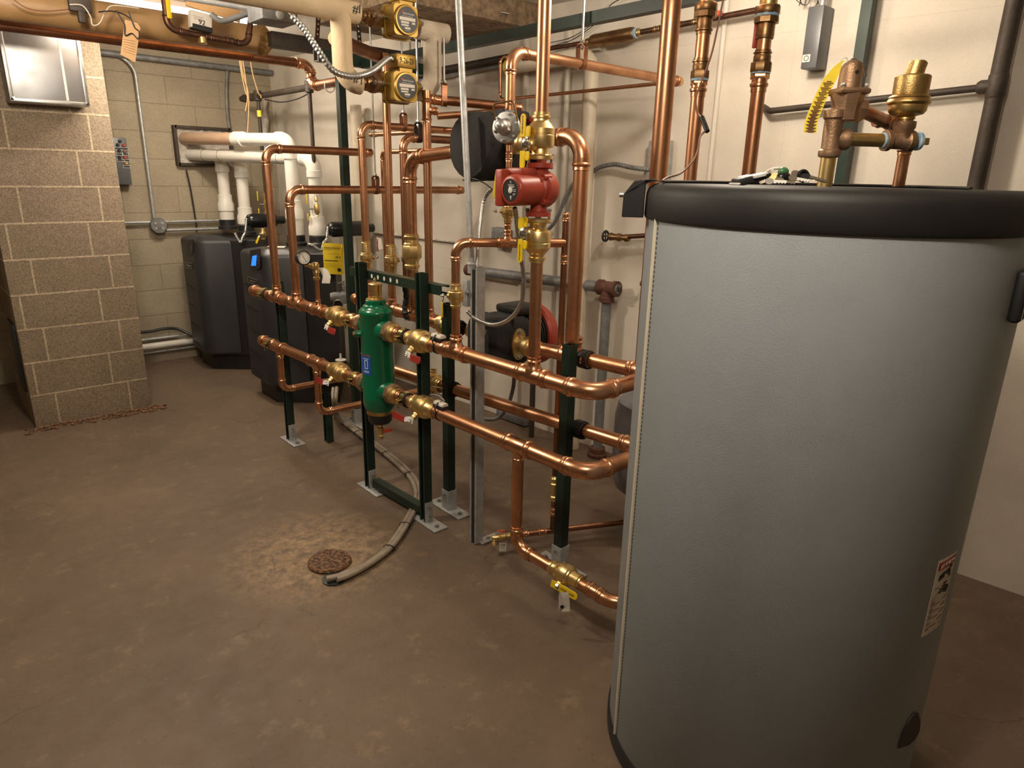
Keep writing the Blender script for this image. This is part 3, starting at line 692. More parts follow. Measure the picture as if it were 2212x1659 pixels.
def spl(P, k=6):
    P = [V(p) for p in P]; out = []
    for i in range(len(P)-1):
        a, b, c, d = P[max(i-1, 0)], P[i], P[i+1], P[min(i+2, len(P)-1)]
        for j in range(k):
            t = j/k; out.append(.5*((2*b)+(c-a)*t+(2*a-5*b+4*c-d)*t*t+(-a+3*b-3*c+d)*t**3))
    out.append(P[-1]); return out
def cable(name, label, P, r, mat, cat='cable', group=None, k=6, n=8, smooth=True):
    o = MB().tube(spl(P, k) if smooth else [V(p) for p in P], r, n).obj(name, mat); return tag(o, label, cat, group)
def flex(name, label, P, r, mat='steel', group='flexible metal conduits', pitch=.011, cat='conduit', par=None):
    pts = spl(P, 24); q = [pts[0]]; acc = 0
    L = sum((pts[i+1]-pts[i]).length for i in range(len(pts)-1)); N = int(L/(pitch/2)); step = L/N
    i = 0; pos = pts[0]; res = [pos]; rem = step
    for i in range(len(pts)-1):
        a, b = pts[i], pts[i+1]; d = (b-a).length; s = 0
        while d-s >= rem: s += rem; res.append(a+(b-a)*(s/d)); rem = step
        rem -= d-s
    o = MB().tube(res, r, 12, rf=lambda i, m: r*(1.0 if i % 2 else .78)).obj(name, mat, par)
    return o if par else tag(o, label, cat, group)
# ------------------------------------------------------------------ risers off the front manifold
xe = U(797, 331, Y=YE1).x
run('supply_riser', 'copper riser nearest the boilers, turning right at the top, left of the tall green post', [HU(YE1)+Z_*.06, (hx(YE1), YE1, 1.648), (xe, YE1, 1.648)], R15, caps=[((xe, YE1, 1.648), X_)], group='copper risers on the left manifold')
xe = U(995, 413, Y=YE2).x
run('supply_riser', 'copper riser second from the left, its long top arm running behind the other risers', [HU(YE2)+Z_*.06, (hx(YE2), YE2, 1.452), (xe, YE2, 1.452)], R15, caps=[((xe, YE2, 1.452), X_)], group='copper risers on the left manifold')
t = run('gauge_riser', 'short thin copper riser with brass elbow carrying the round pressure gauge', [HU(YG)+Z_*.04, HU(YG)+Z_*.205], .011)
gp = HU(YG)+Z_*.215; gd = V((-.75, .55, .12)).normalized()
mb = MB(); mb.lathe(HU(YG)+Z_*.15, Z_, [(.014, 0), (.017, .006), (.017, .012), (.013, .016), (.013, .03), (.017, .034), (.017, .04), (.014, .046), (.016, .06), (.018, .07), (.012, .085)], 20); mb.obj('valve_body', 'brass', t)
MB().lathe(gp-gd*.012, gd, [(.013, 0), (.017, .01), (.017, .03), (.012, .034), (.012, .045), (.008, .048), (.008, .065)], 20).obj('gauge_elbow', 'brass', t)
gc = U(655, 557, X=gp.x-.075); fd = (V((0, 0, HC))-gc).normalized(); fd = (fd+V((.35, -.25, 0))).normalized()
t2 = thing('pressure_gauge', 'round white-faced pressure gauge with black rim in front of the boiler', 'gauge', gc)
MB().lathe(gc-fd*.03, fd, [(.028, 0), (.033, .004), (.033, .034), (.035, .036), (.035, .04), (.030, .042), (.030, .038)], 32).obj('case', 'black_gloss', t2)
MB().lathe(gc+fd*.0075, fd, [(.0295, 0), (.0295, .001)], 32).obj('dial', 'glass_face', t2)
a_, b_, _ = frame(fd); mb = MB()
for i in range(14):
    an = math.radians(-225+270*i/13); e = a_*math.cos(an)+b_*math.sin(an); mb.box(gc+fd*.0088+e*.0235, (.006, .0012, .0006), (e, fd.cross(e), fd))
e = (a_*.5-b_).normalized(); mb.box(gc+fd*.0088+e*.003, (.038, .0018, .0008), (e, fd.cross(e), fd)); mb.obj('needle', 'ink', t2)
MB().cyl(gc-fd*.03, gp+gd*.035, .006, 10).obj('stem', 'brass', t2)
tp = HU(YG)+Z_*.21; o = MB().rings([[q-V((.015, -.012, 0)), q+V((.015, -.012, 0)), q+V((.015, -.010, 0)), q-V((.015, -.014, 0))] for q in [tp+V((.015, -.015, 0)), tp+V((.028, -.028, -.012)), tp+V((.035, -.04, -.04)), tp+V((.030, -.036, -.075))]]).obj('paper_tag', 'paper'); tag(o, 'curled white paper tag hanging by the pressure gauge', 'tag')
xe = U(752, 829, Y=3.6).x
run('return_drop', 'left copper drop under the lower manifold turning back along the floor', [HL(3.60)-Z_*.05, (hx(3.6), 3.6, .352), (xe, 3.6, .352), (xe+.02, 4.0, .352)], .0175, group='copper drops under the lower left manifold')
run('return_drop', 'right copper drop under the lower manifold, nearest the green separator', [HL(3.18)-Z_*.05, (hx(3.18), 3.18, .325), (2.15, 3.18, .325)], .0175, group='copper drops under the lower left manifold')
# ------------------------------------------------------------------ risers off the rear manifold
rear = lambda y: V((1.80, y, ZU_))
yv = {}
for k, u, v in (('a', 785, 400), ('b', 840, 400), ('d', 873, 400), ('f', 924, 400)): yv[k] = U(u, v, X=1.80).y
run('supply_manifold', 'rear copper manifold behind the green separator, mostly hidden', [(1.80, 3.30, ZU_), (1.79, 2.44, ZU_)], R2, tees=[(rear(yv['a']), Y_, Z_, .018), (rear(yv['b']), Y_, Z_, .018), (rear(2.715), Y_, Z_, R2), (rear(yv['f']), Y_, Z_, .018)], caps=[((1.80, 3.30, ZU_), Y_)], group='copper manifold pipes at the separator')
gR = 'copper risers behind the separator'
za = U(790, 268, X=1.80).z
run('copper_riser', 'copper riser just right of the tall green post, with an elbow high up', [rear(yv['a'])+Z_*.05, (1.80, yv['a'], za), (2.66, yv['a'], za)], .0185, group=gR)
run('copper_riser', 'straight copper riser directly under the lower gold circulator pump', [rear(yv['b'])+Z_*.05, (1.80, yv['b'], 2.06)], .0185, group=gR)
zd = U(890, 296, X=1.80).z
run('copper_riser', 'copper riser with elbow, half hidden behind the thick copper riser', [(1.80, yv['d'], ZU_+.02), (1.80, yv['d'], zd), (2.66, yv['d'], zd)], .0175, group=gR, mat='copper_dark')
zf = U(922, 228, X=1.80).z
ze = V((2.22, 2.46, zf-.03)); 
t = run('copper_riser', 'copper riser right of the thick one, rising to a tee under the white insulation', [rear(yv['f'])+Z_*.05, (1.80, yv['f'], zf+.06)], .0185, tees=[((1.80, yv['f'], zf-.02), Z_, V((.42, -.14, 0)).normalized(), .0145)], group=gR)
pe = U(1112, 240, X=2.15)
s0 = U(945, 251, X=1.83); run('branch_pipe', 'slim copper branch running right from the tee under the white insulation', [s0, pe], .0145, group='copper branches under the ceiling', caps=[])
s1 = U(930, 214, X=1.83); run('branch_pipe', 'copper branch in a rusty split hanger just above the slim branch', [s1, pe+V((.02, 0, .015))], .0195, mat='copper_dark', caps=[(pe+V((.02, 0, .015)), pe-s1)], coups=[(s1+(pe-s1)*.09, pe-s1)], group='copper branches under the ceiling')
p3a = U(826, 328, X=2.25); p3b = V((2.25, p3a.y-1.0, p3a.z))
run('copper_riser', 'thin copper riser between the two valved risers, its arm passing behind the pump', [(2.25, p3a.y, .95), (2.25, p3a.y, p3a.z), p3b], .0135, group=gR, bend=.035)
q1 = U(800, 291, X=2.30); run('branch_pipe', 'thin copper pipe on the wall side passing behind the left risers', [q1, (2.30, q1.y-1.3, q1.z)], .0135, coups=[(q1+V((0, -.05, 0)), Y_)], group='copper branches under the ceiling')
# 2 inch pump loop
zl0, zl1 = 1.607, 1.683
pL = V((1.78, 2.715, zl0)); pR = V((1.838, 1.715, zl1)); dl = (pR-pL).normalized()
run('pump_riser', 'thick copper riser elbowing right into the black insulated pump', [(1.78, 2.715, ZU_+.05), pL, pL+dl*.32], R2, bend=.078, group='thick copper pipes of the pump loop')
run('pump_riser', 'thick copper pipe dropping from a wide elbow right of the red pump', [pL+dl*.70, pR, (1.832, 1.715, ZU_+.06)], R2, bend=.078, group='thick copper pipes of the pump loop')
def fitting(name, label, p, d, prof, mat='brass', cat='fitting', group=None, n=28, hexes=()):
    t = thing(name, label, cat, p, group); MB().lathe(p, d, prof, n).obj('body', mat, t)
    for a, r, L in hexes: MB().lathe(V(p)+V(d).normalized()*a, d, [(r*.95, 0), (r, L*.08), (r, L*.92), (r*.95, L)], 8).obj('hex_nut', mat, t)
    return t
zt_, zb_ = U(888, 505, X=1.78).z, U(892, 582, X=1.78).z; h_ = zt_-zb_
fitting('check_valve', 'brass check valve with octagonal nut on the thick copper riser', (1.78, 2.715, zb_), Z_, [(a*R2, b*h_) for a, b in ((1.0, 0), (1.15, 0), (1.15, .04), (1.32, .07), (1.32, .12), (1.15, .15), (1.18, .24), (1.4, .28), (1.4, .72), (1.18, .76), (1.15, .84), (1.32, .88), (1.32, .93), (1.15, .96), (1.15, 1), (1.0, 1))], hexes=[(h_*.32, R2*1.72, h_*.36)])
for k, u0, v0, v1, lab_ in (('a', 797, 522, 592, 'brass ball valve with red lever on the riser right of the tall green post'), ('b', 845, 527, 597, 'brass ball valve with red lever on the riser under the gold pump')):
    y_ = yv[k]; z1_, z0_ = U(u0, v0, X=1.80).z, U(u0, v1, X=1.80).z
    valve('ball_valve', lab_, (1.80, y_, (z0_+z1_)/2), Z_, .0185, (.95, -.3, 0), Z_, L=.10, half=(z1_-z0_)/2/.0185, group='red lever valves on the risers', wd=.016, root='steel', stem=2.2)
    q = V((1.86, y_-.03, z1_-.01))
    o = MB().prism([q+V((a*.8, -a*.6, b)) for a, b in ((-.012, .03), (.012, .022), (.018, -.03), (-.004, -.035))], V((.001, .001, 0))).obj('paper_tag', 'paper'); tag(o, 'small white paper tag on the valve of the riser '+('right of the tall green post' if k == 'a' else 'under the gold pump'), 'tag')
# brass ends at the insulated pump and the pumps
def magna(name, label, p, ax, foam, up_=Z_, col='pump_red'):
    """wet rotor pump: foam shell on the pipe (direction ax), motor pointing to the wall (+X)"""
    p = V(p); ax = V(ax).normalized(); m = V((1, 0, 0)); m = (m-ax*m.dot(ax)).normalized(); up = m.cross(ax)
    if up.z < 0: up = -up
    t = thing(name, label, 'pump', p)
    S = .128 if foam else .105
    def sq(c, hw, hh, rd, k=5):
        P = []
        for cx, cy, a0 in ((hw-rd, hh-rd, 0), (-hw+rd, hh-rd, 90), (-hw+rd, -hh+rd, 180), (hw-rd, -hh+rd, 270)):
            for j in range(k+1):
                an = math.radians(a0+90*j/k); P.append(c+ax*(cx+rd*math.cos(an))+up*(cy+rd*math.sin(an)))
        return P
    rr = .122 if foam else .05
    MB().rings([sq(p-m*.105, S*.86, S*.9, rr*.85), sq(p-m*.095, S*.95, S*.97, rr), sq(p-m*.07, S, S, rr), sq(p+m*.06, S, S, rr), sq(p+m*.075, S*.92, S*.92, rr*.9)]).obj('insulation_shell', 'black_foam', t, sharp=50)
    MB().box(p-m*.02, (.0022, S*2.01, S*2.01), (m, ax, up)).obj('shell_joint', 'rubber', t)
    mb = MB(); prf = [(.07, .07)]
    for i in range(7): prf += [(.115, .078+.014*i), (.115, .083+.014*i), (.085, .0835+.014*i), (.085, .0905+.014*i)]
    mb.lathe(p, m, prf+[(.08, .18)], 36); mb.obj('cooling_fins', 'black', t)
    MB().lathe(p, m, [(.125, .165), (.135, .175), (.135, .20), (.12, .225), (.02, .23)], 40).obj('motor_cap', col, t)
    MB().box(p+m*.10+up*.12, (.14, .15, .035), (m, ax, up), bev=.012).obj('control_head', 'black', t)
    return t, m, up
pu = pL+dl*.52
tu, mm, uu = magna('circulator_pump', 'black foam insulated circulator pump on the thick pipe behind the galvanised conduit', pu, dl, True)
for lab_, q, d_ in (('brass adapter entering the black insulated pump from the left', pL+dl*.315, dl), ('brass union leaving the black insulated pump on the right', pL+dl*.735, -dl)):
    fitting('pump_adapter', lab_, q, d_, [(1.0*R2, 0), (1.16*R2, 0), (1.16*R2, .012), (1.34*R2, .018), (1.34*R2, .026), (1.16*R2, .03), (1.2*R2, .045), (1.5*R2, .05), (1.5*R2, .085), (1.25*R2, .09)], group='brass pump adapters')
pl_ = V((bx(2.11), 2.11, ZU_))
tl, mm, uu = magna('circulator_pump', 'large black circulator pump with red motor cap on the lower rear pipe', pl_, (0, -1, 0), False)
vv = pl_-mm*.106
mb = MB()
for sg in (1, -1): mb.prism([vv+uu*.06+Y_*sg*-.032, vv+uu*.06+Y_*sg*-.038, vv-uu*.02+Y_*0-Y_*sg*.003, vv-uu*.006], -mm*.0012)
mb.obj('v_mark', 'steel', tl)
def flangefit(label, p, d, L, group=None):
    t = thing('pump_flange', label, 'flange', p, group); a, b, d = frame(d)
    P = []
    for an in range(0, 360, 10):
        c, s = math.cos(math.radians(an)), math.sin(math.radians(an)); r_ = .040+.026*abs(s)**4; P.append(V(p)+(a*c+b*s)*r_)
    MB().prism(P, d*.010).obj('flange', 'brass', t)
    MB().lathe(p, d, [(.036, .01), (.031, .02), (.031, L*.4), (.041, L*.42), (.041, L*.62), (.034, L*.66), (.034, L*.78), (.037, L*.82), (.034, L*.9), (.031, L)], 28).obj('tailpiece', 'brass', t)
    for sg in (1, -1):
        mb = MB(); bolt(mb, V(p)+b*sg*.052+d*.01, d, .008); mb.obj('flange_bolt', 'steel', t)
    return t
flangefit('brass flange on the right of the large black circulator pump', pl_+V((0, -.108, 0)), (0, -1, 0), .13, 'brass pump flanges')
flangefit('brass flange on the left of the large black circulator pump', pl_+V((0, .108, 0)), (0, 1, 0), .10, 'brass pump flanges')
valve('ball_valve', 'brass valve with small yellow handle behind the post right of the separator', (1.795, 2.47, ZU_), Y_, R2, (.3, 0, 1), (0, -1, 0), L=.06, grip='handle_yellow', root='steel', wd=.02, half=2.2)
valve('ball_valve', 'brass valve on the lower rear pipe behind the two right-hand posts', (bl(2.53), 2.53, ZL_), Y_, R2, (.2, 0, 1), (0, 1, 0), L=.06, grip='handle_yellow', root='steel', wd=.02, half=3.0, lev=False)
# dark valve body hung behind the crossbar
q = U(875, 640, X=1.70)
t = thing('rubber_strap', 'black rubber straps bundled below the right end of the upper crossbar', 'strap', q)
MB().tube(spl([U(872, 607, X=1.66), U(878, 640, X=1.68), U(874, 668, X=1.68), U(880, 690, X=1.69)]), .014, 10, rf=lambda i, n: .010+.006*math.sin(i*1.3)**2).obj('strap', 'rubber', t)
MB().torus(U(878, 676, X=1.68), (0, .3, 1), .02, .004).obj('tie', 'black', t)
# ------------------------------------------------------------------ make-up line, PRV column
V8 = U(1195, 1120, X=1.888); V8 = V((V8.x, V8.y, 0)); zf_ = 1.300
fe = HU(YF); fe = V((fe.x, fe.y, zf_))
dfl = (V((V8.x, V8.y, zf_))-fe); 
def on(u): # point of the make-up line seen at column u
    best = min((abs((lambda p: (CX+F*p[0]/p[2]))(_camc(fe+dfl*k/400))-u), k) for k in range(401)); return fe+dfl*best[1]/400
def _camc(p):
    q = V(p)-V((0, 0, HC)); return V((AX[0]*q.x+AY[0]*q.y+AZ[0]*q.z, AX[1]*q.x+AY[1]*q.y+AZ[1]*q.z, AX[2]*q.x+AY[2]*q.y+AZ[2]*q.z))
def PXL(p): c = _camc(p); return CX+F*c[0]/c[2], CY+F*c[1]/c[2]
tp_ = on(1096)
run('makeup_pipe', 'copper make-up pipe rising off the upper manifold and turning right below the red pump', [HU(YF)+Z_*.06, fe, V((V8.x, V8.y, zf_))], .0165, tees=[(tp_, dfl, Z_, .0115)], group='copper fill pipes')
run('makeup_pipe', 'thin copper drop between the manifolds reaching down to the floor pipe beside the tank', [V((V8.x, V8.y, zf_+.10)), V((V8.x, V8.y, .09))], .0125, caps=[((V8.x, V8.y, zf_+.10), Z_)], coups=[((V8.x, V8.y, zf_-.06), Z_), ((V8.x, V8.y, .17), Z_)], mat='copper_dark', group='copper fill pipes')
fitting('isolation_valve', 'small brass valve low on the thin drop beside the green post', (V8.x, V8.y, .22), Z_, [(.0125, 0), (.015, 0), (.019, .01), (.019, .02), (.015, .025), (.020, .04), (.020, .08), (.016, .085), (.019, .095), (.019, .105), (.015, .11), (.0125, .115)])
fl1 = V((V8.x, V8.y, .075)); fdir = V((V8.x-1.69, V8.y-1.925, 0)).normalized()
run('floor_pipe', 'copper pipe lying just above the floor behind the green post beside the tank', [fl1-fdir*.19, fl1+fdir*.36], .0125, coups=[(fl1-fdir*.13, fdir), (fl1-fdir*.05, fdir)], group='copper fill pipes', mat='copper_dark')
tb = fl1-fdir*.19
t = thing('hose_tap', 'little brass drain tap near the floor behind the galvanised strut', 'tap', tb)
MB().lathe(tb+fdir*.01, -fdir, [(.014, 0), (.016, .008), (.013, .014), (.013, .03), (.017, .034), (.017, .055), (.012, .06), (.012, .085), (.009, .09)], 20).obj('body', 'brass', t)
MB().lathe(tb-fdir*.07, (-.3, -.3, -.8), [(.010, 0), (.010, .02), (.014, .022), (.014, .032)], 16).obj('spout', 'brass', t)
MB().box(tb-fdir*.04+Z_*.028, (.03, .012, .006), (fdir, fdir.cross(Z_), Z_), bev=.002).obj('tap_lever', 'red_bright', t)
q = U(1086, 1182, X=1.66); rt = V((.75, -.66, 0))
t = thing('barcode_tag', 'white barcode tag hanging from the brass tap near the floor', 'tag', q)
MB().box(q, (.030, .0008, .040), (rt, rt.cross(Z_), Z_)).obj('card', 'paper', t)
mb = MB(); random.seed(4)
for i in range(9): mb.box(q+rt*(-.009+.0022*i)+rt.cross(Z_)*.0006+Z_*.011, (.0008+.0008*random.random(), .0004, .012), (rt, rt.cross(Z_), Z_))
mb.box(q+rt.cross(Z_)*.0006-Z_*.002, (.016, .0004, .002), (rt, rt.cross(Z_), Z_)); mb.obj('barcode', 'ink', t)
# riser valve on the make-up pipe
zz0 = U(994, 640, X=fe.x).z
tvv = valve('ball_valve', 'small brass ball valve with yellow lever on the make-up riser by the galvanised strut', (fe.x, fe.y, zz0), Z_, .0165, (-.85, .5, 0), (-.15, 0, -1), L=.085, grip='handle_yellow', root='chrome', half=2.9, wd=.016, step=.3, stem=2.1)
# PRV column
cxy = V((tp_.x, tp_.y, 0))
def C(z): return cxy+Z_*z
zc = lambda v: U(1096, v, X=tp_.x).z
zprv = U(1088, 278, X=tp_.x).z; ztop = U(1098, 112, X=tp_.x).z
run('feed_pipe', 'short copper feed pipe between the pressure reducer and the make-up tee', [C(zf_+.04), C(zprv-.05)], .0115, coups=[(C(zc(492)), Z_), (C(zc(372)), Z_), (C(zc(338)), Z_)], group='copper fill pipes')
Qx = U(1465, 176, Y=tp_.y)
run('feed_pipe', 'copper feed pipe over the pressure reducer, turning right under the green beam', [C(zprv+.06), C(ztop), (Qx.x, tp_.y, Qx.z)], .0185, bend=.05, caps=[((Qx.x, tp_.y, Qx.z), X_)], group='copper fill pipes')
valve('ball_valve', 'brass ball valve with tall yellow lever left of the red pump', C(zc(458)), Z_, .0135, (-.8, .55, .1), (-.12, .1, 1), L=.135, grip='handle_yellow', root='steel', half=2.8, wd=.016, step=.5, stem=2.3)
t = thing('pressure_reducer', 'silvery pressure reducing valve with domed cap above the red pump', 'valve', C(zprv))
da = V((-.9, -.35, .05)).normalized()
MB().lathe(C(zprv-.055), Z_, [(.013, 0), (.018, .004), (.018, .02), (.014, .024), (.026, .04), (.028, .07), (.02, .09), (.017, .092), (.017, .11), (.013, .114)], 24).obj('body', 'bronze', t)
MB().lathe(C(zprv), da, [(.03, -.01), (.034, .015), (.052, .018), (.054, .021), (.054, .028), (.052, .031), (.030, .034), (.026, .04), (.025, .06), (.022, .072), (.015, .080), (.006, .082)], 40).obj('bonnet', 'steel', t)
mb = MB(); a_, b_, _ = frame(da)
for i in range(6): an = i*math.pi/3+.3; bolt(mb, C(zprv)+da*.031+(a_*math.cos(an)+b_*math.sin(an))*.045, da, .0045, False)
mb.obj('bonnet_screw', 'galvanized', t)
MB().lathe(C(zprv)+da*.08, da, [(.006, 0), (.006, .003), (.0035, .004), (.0035, .014)], 8).obj('adjusting_screw', 'steel', t)
lbp = C(zprv)+da*.05+b_*.0
MB().box(lbp+V((.012, -.0215, 0)), (.026, .001, .024), (da, a_, b_)).obj('label', 'paper', t)
MB().tube([C(zprv)+da*.026+V((-.01, .04, .0)), C(zprv)+da*.05+V((-.01, .045, .075)), C(zprv)+da*.05+V((.02, -.03, .085)), C(zprv)+da*.026+V((.02, -.045, .0))], .0035, 8, bend=.012).obj('bail', 'bronze', t)
MB().lathe(C(zprv+.045), Z_, [(.0155, 0), (.0165, .004), (.016, .018), (.0155, .022)], 20).obj('thread_tape', 'tape_blue', t)
# thin loop near the ceiling
rS = .0085; S = U(1080, 216, X=Qx.x); T = U(1076, 122, X=Qx.x)
run('feed_loop', 'thin copper loop hanging left of the feed elbow and running along the wall', [(Qx.x, tp_.y+.02, Qx.z), (Qx.x, S.y, S.z), (Qx.x, S.y, T.z), (Qx.x+.10, S.y-.02, T.z)], rS, bend=.03, group='copper fill pipes')
# ------------------------------------------------------------------ red pump column
cx_, cy_ = HU(YR1).x, HU(YR1).y
def K(z): return V((cx_, cy_, z))
zk = lambda v: U(1176, v, X=cx_).z
zA, zB, zC_, zD, zE, zF, zG, zH = zk(250), zk(344), zk(352), zk(378), zk(440), zk(468), zk(474), zk(562)
run('pump_column', 'thick copper pipe rising from the red pump to the ceiling', [K(zA-.01), K(2.425)], .0205, group='copper pipe above and below the red pump', n=28)
run('pump_column', 'copper pipe dropping from the red pump to the upper manifold', [K(zH+.01), K(ZU_+.05)], .0205, group='copper pipe above and below the red pump', n=28)
def pvalve(label, z0, z1, flip):
    """press ball valve with pump flange; z0 flange end, z1 pipe end"""
    s = 1 if z1 > z0 else -1; L = abs(z1-z0); d = Z_*s; r = .0205
    t = thing('flange_valve', label, 'valve', K(min(z0, z1)), 'brass flange valves of the red pump')
    MB().lathe(K(z0)+d*.012, d, [(a*r, b*L) for a, b in ((1.5, 0), (1.35, .03), (1.3, .16), (1.95, .19), (2.1, .24), (2.1, .46), (2.04, .47), (2.04, .49), (2.1, .5), (2.1, .62), (1.85, .66), (1.65, .72), (1.35, .76), (1.2, .80), (1.2, .84), (1.42, .86), (1.42, .91), (1.2, .93), (1.2, .99), (1.0, .99))], 36).obj('body', 'brass', t)
    MB().lathe(K(z0)+d*L*.64, d, [(2.0*r, 0), (2.05*r, .002), (2.05*r, L*.055), (1.95*r, L*.06)], 8).obj('wrench_flats', 'brass', t)
    P = []
    for an in range(0, 360, 8):
        c, q = math.cos(math.radians(an)), math.sin(math.radians(an)); rr = .038+.020*abs(q)**5; P.append(K(z0)+V((c*rr*.8+q*rr*.55, -q*rr*.8+c*rr*.3, 0)))
    P = [K(z0)+V((math.cos(math.radians(an))*(.042), math.sin(math.radians(an))*(.042), 0)) for an in range(0, 360, 10)]
    MB().prism(P, d*.010).obj('flange', 'brass', t)
    sd = V((-1, .12, 0)).normalized(); zc_ = K(z0)+d*L*.34
    MB().lathe(zc_+sd*.025, sd, [(.020, 0), (.020, .018), (.016, .024), (.012, .026), (.012, .034)], 20).obj('stem_boss', 'brass', t)
    MB().lathe(zc_+sd*.052, sd, [(.017, 0), (.019, .004), (.018, .012), (.010, .018)], 12).obj('stem_nut', 'chrome', t)
    # T handle: long tab up, short tab down
    e = zc_+sd*.055; c = V((0, -1, 0)); c = (c-sd*c.dot(sd)).normalized()
    def tab(off, z_a, z_b, w, nm):
        mb = MB(); P = []; sg = 1 if z_b > z_a else -1
        for k in range(9):
            an = math.pi*k/8; P.append(e+c*(off+math.cos(an)*w/2)+Z_*(z_b-sg*w/2+sg*math.sin(an)*w/2))
        P += [e+c*(off-w/2*.9)+Z_*z_a, e+c*(off+w/2*.9)+Z_*z_a]
        mb.prism([q+sd*.002 for q in P], sd*.005); return mb.obj(nm, 'handle_yellow', t, bev=.0015)
    tab(-.012, .02 if not flip else .012, .088 if not flip else .05, .026, 'handle'); tab(.014, .02, .052, .020, 'handle_tab')
    tab(-.012, -.02, -.075 if not flip else -.095, .026, 'handle'); tab(.014, -.022, -.050, .020, 'handle_tab')
    MB().box(e+sd*.001, (.030, .006, .05), (c, sd, Z_), bev=.002).obj('handle_hub', 'chrome', t)
    fz = .055 if not flip else -.062
    text('Webstone', .0125, e+sd*.0076+c*-.012+Z_*fz, Z_, -c, 'ink', t, ext=.0002)
    return t
pvalve('brass flange valve with yellow handles directly above the red pump', zB, zA, False)
pvalve('brass flange valve with yellow handles directly below the red pump', zG, zH, True)
# pump: volute on the column, motor along -X
pm_ = K((zD+zE)/2); mo = V((-1, -.06, -.03)).normalized(); sy = V((0, 1, 0))
t = thing('red_pump', 'red circulator pump with black round nameplate on the vertical copper pipe', 'pump', K(zF))
MB().lathe(K(zF), Z_, [(.040, 0), (.040, .012), (.028, .016), (.026, (zD-zF)*.3), (.030, (zC_-zF)*.5), (.026, (zC_-zF)*.8), (.028, zC_-zF-.018), (.042, zC_-zF-.014), (.042, zC_-zF)], 36).obj('volute_neck', 'pump_red', t)
for zz, d in ((zB+.006, 1), (zF+.012, 1)):
    for an in (-.6, 2.5):
        mb = MB(); q = K(zz)+V((math.cos(an)*.036, math.sin(an)*.036, 0)); mb.cyl(q-Z_*.035, q+Z_*.012, .004, 10); mb.hexn(q-Z_*.034, Z_, .007, .008); mb.hexn(q+Z_*.004, Z_, .007, .007); mb.obj('flange_bolt', 'steel', t)
a_, b_, _ = frame(mo)
MB().lathe(pm_-mo*.045, mo, [(.03, 0), (.052, .006), (.058, .02), (.058, .05), (.051, .054), (.051, .066), (.047, .070), (.047, .160), (.0455, .168), (.040, .173), (.034, .174), (.034, .171)], 48).obj('motor', 'pump_red', t)
for i in range(4):
    an = math.pi/4+i*math.pi/2; e = a_*math.cos(an)+b_*math.sin(an); MB().lathe(pm_-mo*.01+e*.052, mo, [(.010, 0), (.010, .032), (.006, .034), (.005, .03)], 14).obj('screw_boss', 'pump_red', t)
fcx = pm_+mo*.1265
MB().lathe(fcx, mo, [(.0335, 0), (.0335, .001)], 40).obj('nameplate', 'black', t)
MB().lathe(fcx+mo*.001, mo, [(.0085, 0), (.0085, .003), (.006, .004)], 20).obj('center_plug', 'glass_face', t)
rgt = -sy; upv = mo.cross(rgt)*-1
if upv.z < 0: upv = -upv
text('X', .011, fcx+mo*.0015+upv*.024, rgt, upv, 'white', t, ext=.0002)
text('GRUNDFOS', .0058, fcx+mo*.0015+upv*.0155, rgt, upv, 'white', t, ext=.0002)
mb = MB()
for i, (dx, dz, w_) in enumerate([(0, .0115, .036), (-.004, .0085, .034), (-.019, .002, .012), (-.019, -.003, .013), (-.019, -.008, .012), (.018, .003, .012), (.018, -.002, .013), (.016, -.009, .012), (.014, -.013, .010)]): mb.box(fcx+mo*.0013+rgt*dx+upv*dz, (w_, .0014, .0004), (rgt, upv, mo))
mb.box(fcx+mo*.0013+upv*-.021, (.003, .011, .0004), (rgt, upv, mo)); mb.box(fcx+mo*.0013+upv*-.019, (.008, .003, .0004), (rgt, upv, mo)); mb.obj('nameplate_print', 'white', t)
tb_ = MB(); tb_.box(pm_+mo*.075+sy*.062+Z_*.006, (.035, .10, .112), (sy, mo, Z_), bev=.006); tb_.box(pm_+mo*.062+sy*.02+Z_*.052, (.075, .07, .028), (sy, mo, Z_), bev=.008); tb_.obj('terminal_box', 'pump_red', t)
flex('flexible_conduit', 'curly metal conduit looping down from the red pump to the galvanised strut', [pm_+mo*.075+sy*.035-Z_*.055, U(1116, 480, X=1.50), U(1123, 540, X=1.53), U(1131, 600, X=1.56), U(1126, 655, X=1.57), U(1100, 690, X=1.58), U(1065, 702, X=1.60), U(1030, 690, X=1.63), U(1010, 673, X=1.655)], .0085)
# copper drop at the lower manifold with the Webstone drain valve
zlo = .19; xd = HL(1.69).x; 
run('tank_return', 'copper pipe dropping from the lower manifold and elbowing toward the tank near the floor', [HL(1.69)-Z_*.05, (xd, 1.69, zlo), (xd+.02, 1.20, zlo-.01), (xd+.6, 1.20, zlo-.01)], .0215, bend=.06, mat='copper', coups=[(V((xd+.016, 1.30, zlo-.006)), (0.04, -1, 0))])
dv = V((.05, -1, 0)).normalized(); pv = V((xd+.012, 1.435, zlo-.003))
t = valve('ball_valve', 'large brass drain ball valve with yellow handle near the floor beside the tank', pv, dv, .0215, (-.75, 0, -.55), (0, -1, 0), half=3.4, lev=False, stem=2.2)
e = pv+V((-.75, 0, -.55)).normalized()*.052; c = V((.15, 0, 1)).normalized(); hd = V((.1, -1, -.02)).normalized(); nn = hd.cross(c).normalized()
P = [e-hd*.03+c*-.012, e-hd*.028+c*.014, e+hd*.0+c*.016, e+hd*.06+c*.014]
for k in range(7):
    an = math.pi/2-math.pi*k/6; P.append(e+hd*(.075+math.cos(an)*.014)+c*math.sin(an)*.014)
P += [e+hd*.02-c*.014]
hb = MB().prism([q-nn*.002 for q in P], nn*.004).obj('handle', 'handle_yellow', t, bev=.0012)
